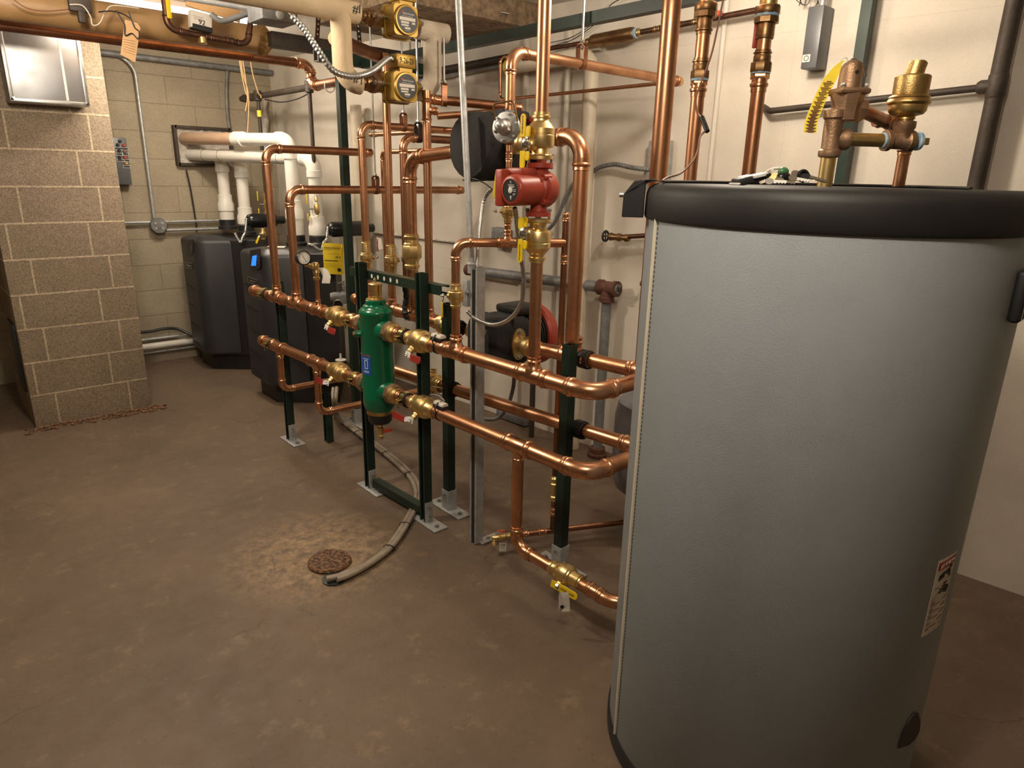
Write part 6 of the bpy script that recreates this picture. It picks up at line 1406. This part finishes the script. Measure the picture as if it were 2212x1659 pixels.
def gold(label, u, v, date, cable_end=False):
    c = P2(u, v); t = thing('gold_pump', label, 'pump', c, 'gold circulator pumps')
    x0, x1 = (P2(783, v).x, P2(902, v).x)
    MB().lathe(V((x0, YP, c.z)), X_, [(.018, 0), (.02, .01), (.03, .012), (.03, .03), (.034, .032), (.034, .05)], 20).obj('union', 'bronze', t)
    MB().lathe(V((x1, YP, c.z)), -X_, [(.018, 0), (.02, .01), (.03, .012), (.03, .024), (.034, .026), (.034, .04)], 20).obj('union', 'bronze', t)
    for x, nm in ((c.x-.085, -1), (c.x+.085, 1)):
        P = [V((x, YP, c.z))+V((0, math.cos(k*math.pi/18)*(.036+.022*abs(math.cos(k*math.pi/18))**4), math.sin(k*math.pi/18)*.036)) for k in range(36)]
        MB().prism(P, X_*nm*.02).obj('flange', 'pump_gold' if nm > 0 else 'bronze_cast', t)
        mb = MB(); q = V((x-.022*nm*0, YP-.048, c.z)); mb.cyl(q-X_*.03, q+X_*.03, .005, 10); mb.hexn(q+X_*nm*.022, X_*nm, .010, .009); mb.hexn(q-X_*nm*.004, -X_*nm, .010, .009); mb.obj('flange_bolt', 'steel', t)
    MB().lathe(V((c.x-.085, YP, c.z)), X_, [(.034, 0), (.030, .03), (.045, .06), (.045, .11), (.030, .14), (.034, .17)], 24).obj('volute', 'pump_gold', t)
    mc = V((c.x, YP-.055, c.z-.01))
    # squarish motor block with rounded edges
    P = []
    for cx_, cz_, a0 in ((.046, .046, 0), (-.046, .046, 90), (-.046, -.046, 180), (.046, -.046, 270)):
        for k in range(5):
            an = math.radians(a0+22.5*k); P.append((cx_+.016*math.cos(an), cz_+.016*math.sin(an)))
    rs = [[mc+V((x*s, y, z*s)) for x, z in P] for y, s in ((.045, .95), (.04, 1), (.018, 1.0), (.017, .93), (-.045, .90))]
    MB().rings(rs).obj('motor_block', 'pump_gold', t)
    for sx in (-1, 1):
        for sz in (-1, 1): MB().lathe(mc+V((sx*.046, .018, sz*.046)), -Y_, [(.008, 0), (.008, .006), (.004, .007)], 12).obj('cap_screw', 'black', t)
    MB().lathe(mc+V((0, -.043, 0)), -Y_, [(.056, 0), (.056, .008), (.053, .012), (.048, .0125), (.047, .010)], 40).obj('motor_face', 'pump_gold', t)
    f = mc+V((0, -.0545, 0)); MB().lathe(f, -Y_, [(.0465, 0), (.0465, .0012)], 40).obj('nameplate', 'black', t)
    MB().cyl(f+V((-.022, -.0012, .026)), f+V((-.022, -.0022, .026)), .005, 12).obj('red_mark', 'ink_red', t)
    text('Bell & Gossett', .0088, f+V((.006, -.0016, .022)), X_, Z_, 'white', t, ext=.0002)
    mb = MB()
    for x, z, w_, h_ in ((0, .013, .05, .0012), (0, .003, .074, .012), (-.012, -.010, .038, .008), (.028, -.010, .016, .007), (-.012, -.020, .034, .006), (0, -.030, .026, .007), (0, -.038, .02, .001)): mb.box(f+V((x, -.0016, z)), (w_, .0006, h_))
    mb.obj('nameplate_fields', 'paper', t)
    mb = MB(); mb.box(mc+V((.012, -.002, .098)), (.088, .075, .052), bev=.005); mb.obj('terminal_box', 'pump_gold', t)
    mb = MB(); mb.box(mc+V((.012, -.002, .068)), (.06, .06, .02)); mb.obj('box_neck', 'pump_gold', t)
    text(date, .030, mc+V((.012, -.0405, .098)), (1, 0, -.02), Z_, 'ink', t, sx=.72)
    return t, c, mc
gold('upper gold circulator pump dated 9-26-23 between the canvas pipes', 848, 46, '9-26-23')
tg_, cg, mcg = gold('lower gold circulator pump dated 9-26-23, above the valved risers', 848, 186, '9-26-23')
flex('flexible_conduit', 'metal conduit swooping across the canvas pipe to the lower gold pump', [U(630, 35, Y=2.52), U(655, 60, Y=2.50), U(690, 112, Y=2.46), U(717, 150, Y=2.45), U(745, 163, Y=2.45), U(775, 164, Y=2.46), U(805, 153, Y=2.50), mcg+V((-.065, -.02, .10)), mcg+V((-.035, -.01, .10))], .0125, 'steel', pitch=.013)
# ------------------------------------------------------------------ green beams and hangers
bxm, bzm = 2.10, 2.112
t = thing('strut_beam', 'long green channel beam hung under the ceiling parallel to the white wall', 'beam', (bxm, 1.0, bzm))
mb = MB(); channel(mb, (bxm, 3.64, bzm), (bxm, .75, bzm), X_, Z_, w=.041, dp=.041); mb.obj('channel', 'strut_green', t)
cx0 = U(690, 118, Y=3.62).x; t = thing('strut_beam', 'short green cross beam above the canvas pipe with its open end showing', 'beam', (cx0, 3.66, bzm+.045))
zc5 = U(692, 118, Y=3.62).z; mb = MB(); channel(mb, (cx0, 3.66, zc5), (2.62, 3.66, zc5), Y_, Z_, w=.05, dp=.06); mb.obj('channel', 'strut_green', t)
mb = MB()
for a, b, c, d in ((0, .0275, .048, .005), (0, -.0275, .048, .005)): mb.box((cx0-.001, 3.66+a, zc5+b), (.003, c, d))
for a in (-.023, .023): mb.box((cx0-.001, 3.66+a, zc5), (.003, .005, .06))
mb.obj('cut_edge', 'white', t)
MB().box((cx0-.0005, 3.66, zc5), (.002, .042, .05)).obj('open_end', 'black', t)
db0 = U(578, 78, Y=4.05); o = MB().box(((db0.x+2.70)/2, 4.05, U(640, 90, Y=4.0).z), (2.70-db0.x, .10, .075), bev=.004).obj('steel_beam', 'iron_dark'); tag(o, 'dark steel beam under the ceiling running to the white wall', 'beam')
def hanger(label, u, vt, vb, p, r, mat='copper', rod='steel'):
    t = thing('pipe_hanger', label, 'hanger', p, 'threaded rod pipe hangers'); p = V(p)
    top = 2.36; MB().cyl(V((p.x, p.y, p.z+r+.045)), V((p.x, p.y, vt)), .0048, 8).obj('rod', rod, t)
    mb = MB(); mb.hexn(V((p.x, p.y, p.z+r+.05)), Z_, .010, .010); mb.cyl(V((p.x, p.y, p.z+r+.06)), V((p.x, p.y, p.z+r+.085)), .007, 10); mb.obj('rod_nut', 'steel', t)
    mb = MB(); rs = []
    for k in range(21):
        an = math.radians(-60-(240)*k/20); rs.append(p+V((0, 0, 0)))
    return t, p
def split_hanger(label, p, d, r, ztop, mat='copper_dark'):
    p, d = V(p), V(d).normalized(); s = d.cross(Z_).normalized()
    t = thing('pipe_hanger', label, 'hanger', p, 'threaded rod pipe hangers')
    MB().cyl(p+Z_*(r+.03), V((p.x, p.y, ztop)), .0048, 8).obj('rod', 'steel', t)
    mb = MB(); mb.hexn(p+Z_*(r+.052), Z_, .010, .010); mb.hexn(p+Z_*(r+.035), Z_, .010, .008); mb.obj('rod_nut', 'steel', t)
    pts = [p+s*(r*.55)+Z_*(r+.05), p+s*r*1.15+Z_*(r+.04)]+[p+(s*math.cos(a)+Z_*math.sin(a))*r*1.12 for a in [math.radians(20-22*k) for k in range(11)]]+[p-s*r*1.15+Z_*(r+.04), p-s*(r*.55)+Z_*(r+.05)]
    rs = []
    for i, q in enumerate(pts):
        tn = (pts[min(i+1, len(pts)-1)]-pts[max(i-1, 0)]).normalized(); nn = d.cross(tn).normalized(); rs.append([q-d*.011, q+d*.011, q+d*.011+nn*.003, q-d*.011+nn*.003])
    MB().rings(rs).obj('yoke', mat, t)
    MB().box(p+Z_*(r+.05), (.03, .022, .003) if abs(d.y) > .7 else (.022, .03, .003)).obj('yoke_bridge', mat, t)
    return t
pq = s1+(pe-s1)*.16; split_hanger('copper coloured hanger on the branch under the right canvas pipe', pq, pe-s1, .0205, bzm-.02)
split_hanger('copper coloured hanger on the high arm of the riser beside the tall green post', (U(872, 275, Y=yv['a']).x, yv['a'], za), X_, .019, 2.36)
split_hanger('dark hanger on the elbow of the riser behind the thick copper riser', (U(904, 300, Y=yv['d']).x, yv['d'], zd), X_, .018, 2.36, 'iron_dark')
split_hanger('copper coloured hanger on the long low arm of the second riser', (U(812, 413, Y=YE2).x, YE2, 1.452), X_, .021, 2.30)
hq = V((U(1256, 135, Y=tp_.y).x, tp_.y, (Qx.z+ztop)/2)); fq = V((0, 0, 0))
ff = (hq.x-tp_.x)/(Qx.x-tp_.x); hq.z = ztop+(Qx.z-ztop)*ff
split_hanger('copper coloured hanger on the feed pipe in front of the white wall', hq, X_, .019, bzm+.12)
for i, (u, v) in enumerate(((886, 110), (911, 98))):
    q = U(u, v, X=2.10); q = V((2.10, q.y, bzm)); o = MB().cyl(V((q.x+.0, q.y, bzm+.02)), V((q.x, q.y, bzm+.07)), .005, 8).obj('rod_end', 'steel'); tag(o, ('threaded rod end sticking up through the green beam, left', 'threaded rod end sticking up through the green beam, right')[i], 'rod', 'rod ends on the green beam')
# ------------------------------------------------------------------ copper main and kraft duct
YC = 4.30
m0, m1 = U(20, 53, Y=YC), U(655, 140, Y=YC); zm = (m0.z+m1.z)/2
mx_ = U(672, 165, Y=YC).x; zz2 = U(680, 187, Y=YC).z
run('copper_main', 'long copper main under the ceiling from the pier to an elbow above the corner', [V((-1.2, YC, zm)), V((mx_, YC, zm)), V((mx_, YC, zz2)), V((mx_, 3.2, zz2)), V((vx-.01, YP+.04, zz2-.005))], .027, mat='copper_dark', bend=.07)
YK = 4.12
k0_, k1_ = U(30, 28, Y=YK), U(560, 72, Y=YK); zk_ = (k0_.z+k1_.z)/2; rk = .072
t = thing('kraft_duct', 'fat pipe wrapped in shiny brown kraft insulation under the ceiling', 'insulated pipe', k1_)
MB().tube([V((-1.4, YK, zk_)), V((k1_.x, YK, zk_))], rk, 32).obj('wrap', 'kraft', t)
random.seed(5); mb = MB(); rs = []
for i, (f, q) in enumerate(((-.03, 1.02), (.0, 1.14), (.03, 1.05), (.05, .7), (.045, .3))):
    rs.append([V((k1_.x+f+random.uniform(-.006, .006), YK+math.cos(a)*rk*q*random.uniform(.93, 1.06), zk_+math.sin(a)*rk*q*random.uniform(.93, 1.06))) for a in [2*math.pi*j/28 for j in range(28)]])
mb.rings(rs); mb.obj('torn_end', 'fibre', t, sharp=180)
# ceiling lamp above the duct
lp = V((1.36, 4.42, 2.40)); t = thing('ceiling_lamp', 'bright fluorescent strip lamp above the brown duct', 'lamp', lp)
MB().box(lp+Z_*.008, (1.0, .12, .03), bev=.004).obj('housing', 'white', t)
for dy in (-.03, .03): MB().cyl(lp+V((-.48, dy, -.022)), lp+V((.48, dy, -.022)), .013, 14).obj('tube', 'tube_light', t)
# thin bulb holder, valve with card, junction box
q = U(170, 12, Y=3.95); t = thing('sensor_bracket', 'dark metal sensor bracket against the brown duct', 'bracket', q)
MB().box(q+V((0, -.02, .02)), (.09, .03, .10), bev=.004).obj('bracket', 'iron_dark', t); MB().box(q+V((-.0, -.025, -.05)), (.03, .03, .05), bev=.004).obj('stem', 'iron_dark', t)
cable('thin_wire', 'thin pale wire looping over the brown duct', [U(150, 10, Y=3.9), U(178, 12, Y=3.9), U(195, 35, Y=3.9), U(200, 54, Y=3.9), U(215, 50, Y=3.9), U(228, 25, Y=3.9), U(245, 12, Y=3.9), U(300, 18, Y=3.9)], .003, 'wire_white', 'wire', 'wires at the brown duct')
cable('thin_wire', 'thin dark wire drooping along the brown duct at the left', [U(30, 0, Y=3.95), U(60, 18, Y=3.95), U(100, 24, Y=3.95), U(150, 20, Y=3.95)], .0025, 'wire_brown', 'wire', 'wires at the brown duct')
cable('thin_wire', 'dark wire arching to the hanging manila tag', [U(213, 26, Y=3.85), U(240, 24, Y=3.85), U(265, 30, Y=3.85), U(285, 42, Y=3.85)], .003, 'wire_black', 'wire', 'wires at the brown duct')
mt = U(280, 88, Y=3.80); t = thing('manila_tag', 'manila paper tag hanging in front of the copper main', 'tag', mt)
P = [(-.017, .115), (.012, .115), (.03, .085), (.024, -.115), (-.045, -.085), (-.022, .10)]
P = [U(u, v, Y=3.80) for u, v in ((270, 42), (297, 50), (303, 60), (292, 135), (260, 118))]
MB().prism(P, (0, -.0012, 0)).obj('card', 'manila', t)
mb = MB()
for i in range(6): a_, b_ = U(264, 84+i*5, Y=3.797), U(295, 90+i*6, Y=3.797); mb.tube([a_+(b_-a_)*.08, a_+(b_-a_)*.9], .0007, 5)
mb.obj('ruling', 'ink_brown', t)
MB().tube(spl([U(250, 22, Y=3.79), U(268, 52, Y=3.79), U(270, 76, Y=3.79), U(285, 72, Y=3.79), U(298, 84, Y=3.79), U(300, 68, Y=3.79), U(290, 58, Y=3.79), U(278, 25, Y=3.79)]), .0028, 6).obj('string', 'wire_black', t)
YV = 3.92
t = thing('control_valve', 'small valve with a white card marked 92 on a tarnished pipe under the duct', 'valve', U(432, 55, Y=YV))
MB().box(U(432, 46, Y=YV-.04), (.100, .05, .078), (V((1, 0, -.1)).normalized(), Y_, V((.1, 0, 1)).normalized()), bev=.003).obj('cover', 'paper', t)
MB().box(U(434, 62, Y=YV-.04), (.098, .052, .024), (V((1, 0, -.1)).normalized(), Y_, V((.1, 0, 1)).normalized()), bev=.003).obj('base', 'black', t)
text('92', .034, U(436, 49, Y=YV-.0665), (1, 0, -.12), Z_, 'ink', t)
mb = MB()
for i, w_ in enumerate((.05, .04, .045)): mb.box(U(428, 36+i*3, Y=YV-.0655), (w_, .0008, .0012), (V((1, 0, -.1)).normalized(), Y_, Z_))
mb.obj('print', 'ink_brown', t)
MB().lathe(U(436, 70, Y=YV), -Z_, [(.008, 0), (.008, .02), (.02, .022), (.022, .05), (.012, .055)], 14).obj('stem', 'brass', t)
zt7 = [U(354, -6, Y=YV), U(362, 62, Y=YV), U(400, 74, Y=YV), U(470, 84, Y=YV), U(535, 97, Y=YV), U(545, 80, Y=YV), U(543, 30, Y=YV)]
tpz = run('tarnished_pipe', 'tarnished copper pipe dropping below the brown duct and back up', [zt7[0], zt7[1], zt7[4], zt7[6]], .015, mat='copper_old', fit='copper_old', bend=.05, coups=[(U(450, 80, Y=YV), zt7[4]-zt7[1]), (U(495, 88, Y=YV), zt7[4]-zt7[1])])
MB().box(U(364, 18, Y=3.895), (.022, .010, .09), bev=.004).obj('handle', 'handle_yellow', tpz)
YJ = 3.3
t = thing('conduit_run', 'galvanised conduit running to the overhead junction box left of the canvas pipe', 'conduit', U(540, 20, Y=YJ))
MB().cyl(U(395, -6, Y=YJ), U(545, 19, Y=YJ), .0125, 14).obj('pipe', 'galvanized', t)
MB().lathe(U(533, 17, Y=YJ), U(556, 21, Y=YJ)-U(533, 17, Y=YJ), [(.02, 0), (.024, .005), (.024, .04), (.018, .045)], 8).obj('connector', 'galvanized', t)
MB().tube(spl([U(455, 30, Y=YJ), U(478, 45, Y=YJ), U(510, 38, Y=YJ), U(540, 27, Y=YJ)]), .012, 12).obj('branch_conduit', 'galvanized_dull', t)
t = thing('junction_box', 'open grey junction box under the ceiling beside the canvas pipe', 'box', U(588, 25, Y=2.95))
MB().box(U(588, 22, Y=3.0), (.15, .15, .10), (V((1, 0, -.0)), Y_, Z_), bev=.004).obj('box', 'galvanized_dull', t)
q = U(604, 32, Y=2.92); MB().lathe(q, -Y_, [(.016, 0), (.018, .003), (.012, .006)], 16).obj('knockout', 'galvanized', t)
for i in range(5): cable('loose_wire', 'pale loose wire ends hanging out of the overhead junction box, '+('first', 'second', 'third', 'fourth', 'fifth')[i], [U(612+i*2, 2+i*3, Y=2.86), U(618+i, 16+i*2, Y=2.84), U(622+i*2, 26+i*2, Y=2.84), U(630+i, 30+i*3, Y=2.84)], .002, 'wire_white', 'wire', 'loose wires at the junction box')
ct = U(462, 12, Y=3.55); o = MB().box(ct, (.24, .012, .075), (V((1, 0, -.15)).normalized(), Y_, V((.15, 0, 1)).normalized())).obj('cardboard_strip', 'cardboard'); tag(o, 'strip of brown cardboard tucked under the overhead conduit', 'cardboard')
for i, (u, v0, v1, Y, m, lab_) in enumerate(((688, 35, 84, 3.0, 'rust', 'rusty perforated strap hanging from the left canvas pipe'), (773, 50, 102, 2.9, 'iron_dark', 'dark perforated strap hanging between canvas pipe and gold pump'))):
    a_, b_ = U(u, v0, Y=Y), U(u-3+i*8, v1, Y=Y); t = thing('perforated_strap', lab_, 'strap', b_, 'perforated straps'); d = (b_-a_).normalized()
    MB().box((a_+b_)/2, (.02, .0015, (b_-a_).length), (d.cross(Y_).normalized(), Y_, d)).obj('strap', m, t)
    n = int((b_-a_).length/.02); mb = MB()
    for k in range(n): q = a_+d*(.012+.02*k); mb.cyl(q-Y_*.0012, q-Y_*.0018, .0042, 10)
    mb.obj('holes', 'wall_paint', t)
a_ = U(878, 10, X=2.5); t = thing('perforated_strap', 'short bent galvanised strap on the rough brown ceiling', 'strap', U(1085, 25, Z=2.345), 'perforated straps')
q = U(1085, 25, Z=2.345); MB().box(q+V((0, 0, -.005)), (.02, .09, .0025), (V((.9, .4, 0)).normalized(), V((-.4, .9, .2)).normalized(), Z_)).obj('strap', 'galvanized', t)
# cable bundle along the white wall
zc6 = U(960, 150, W=.05).z
cb = [U(850, 172, W=.05), U(940, 155, W=.05), U(1020, 140, W=.05), U(1100, 125, W=.05)]
cable('cable_bundle', 'dark taped cable bundle along the top of the white wall', cb, .022, 'iron_dark', 'cable', 'cables along the white wall', n=10)
cable('cable_bundle', 'grey cable running under the dark cable bundle on the white wall', [p-Z_*.035 for p in cb], .008, 'galvanized_dull', 'cable', 'cables along the white wall')
for i, dz in enumerate((.0, .02)): cable('wall_cable', ('thin wire strung loosely across the top of the white wall, lower', 'thin wire strung loosely across the top of the white wall, upper')[i], [onw(1190, 100-dz*400, .04), onw(1240, 84-dz*300, .04), onw(1300, 40-dz*200, .04), onw(1320, 10, .04), onw(1345, -4, .04)], .002, 'wire_black', 'wire', 'thin wires on the white wall')
q = U(696, 187, Y=3.9); o = MB().torus(U(712, 187, X=mx_), (0, 1, 0), .032, .004).obj('pipe_strap', 'white'); tag(o, 'white plastic strap round the low end of the copper main', 'strap')
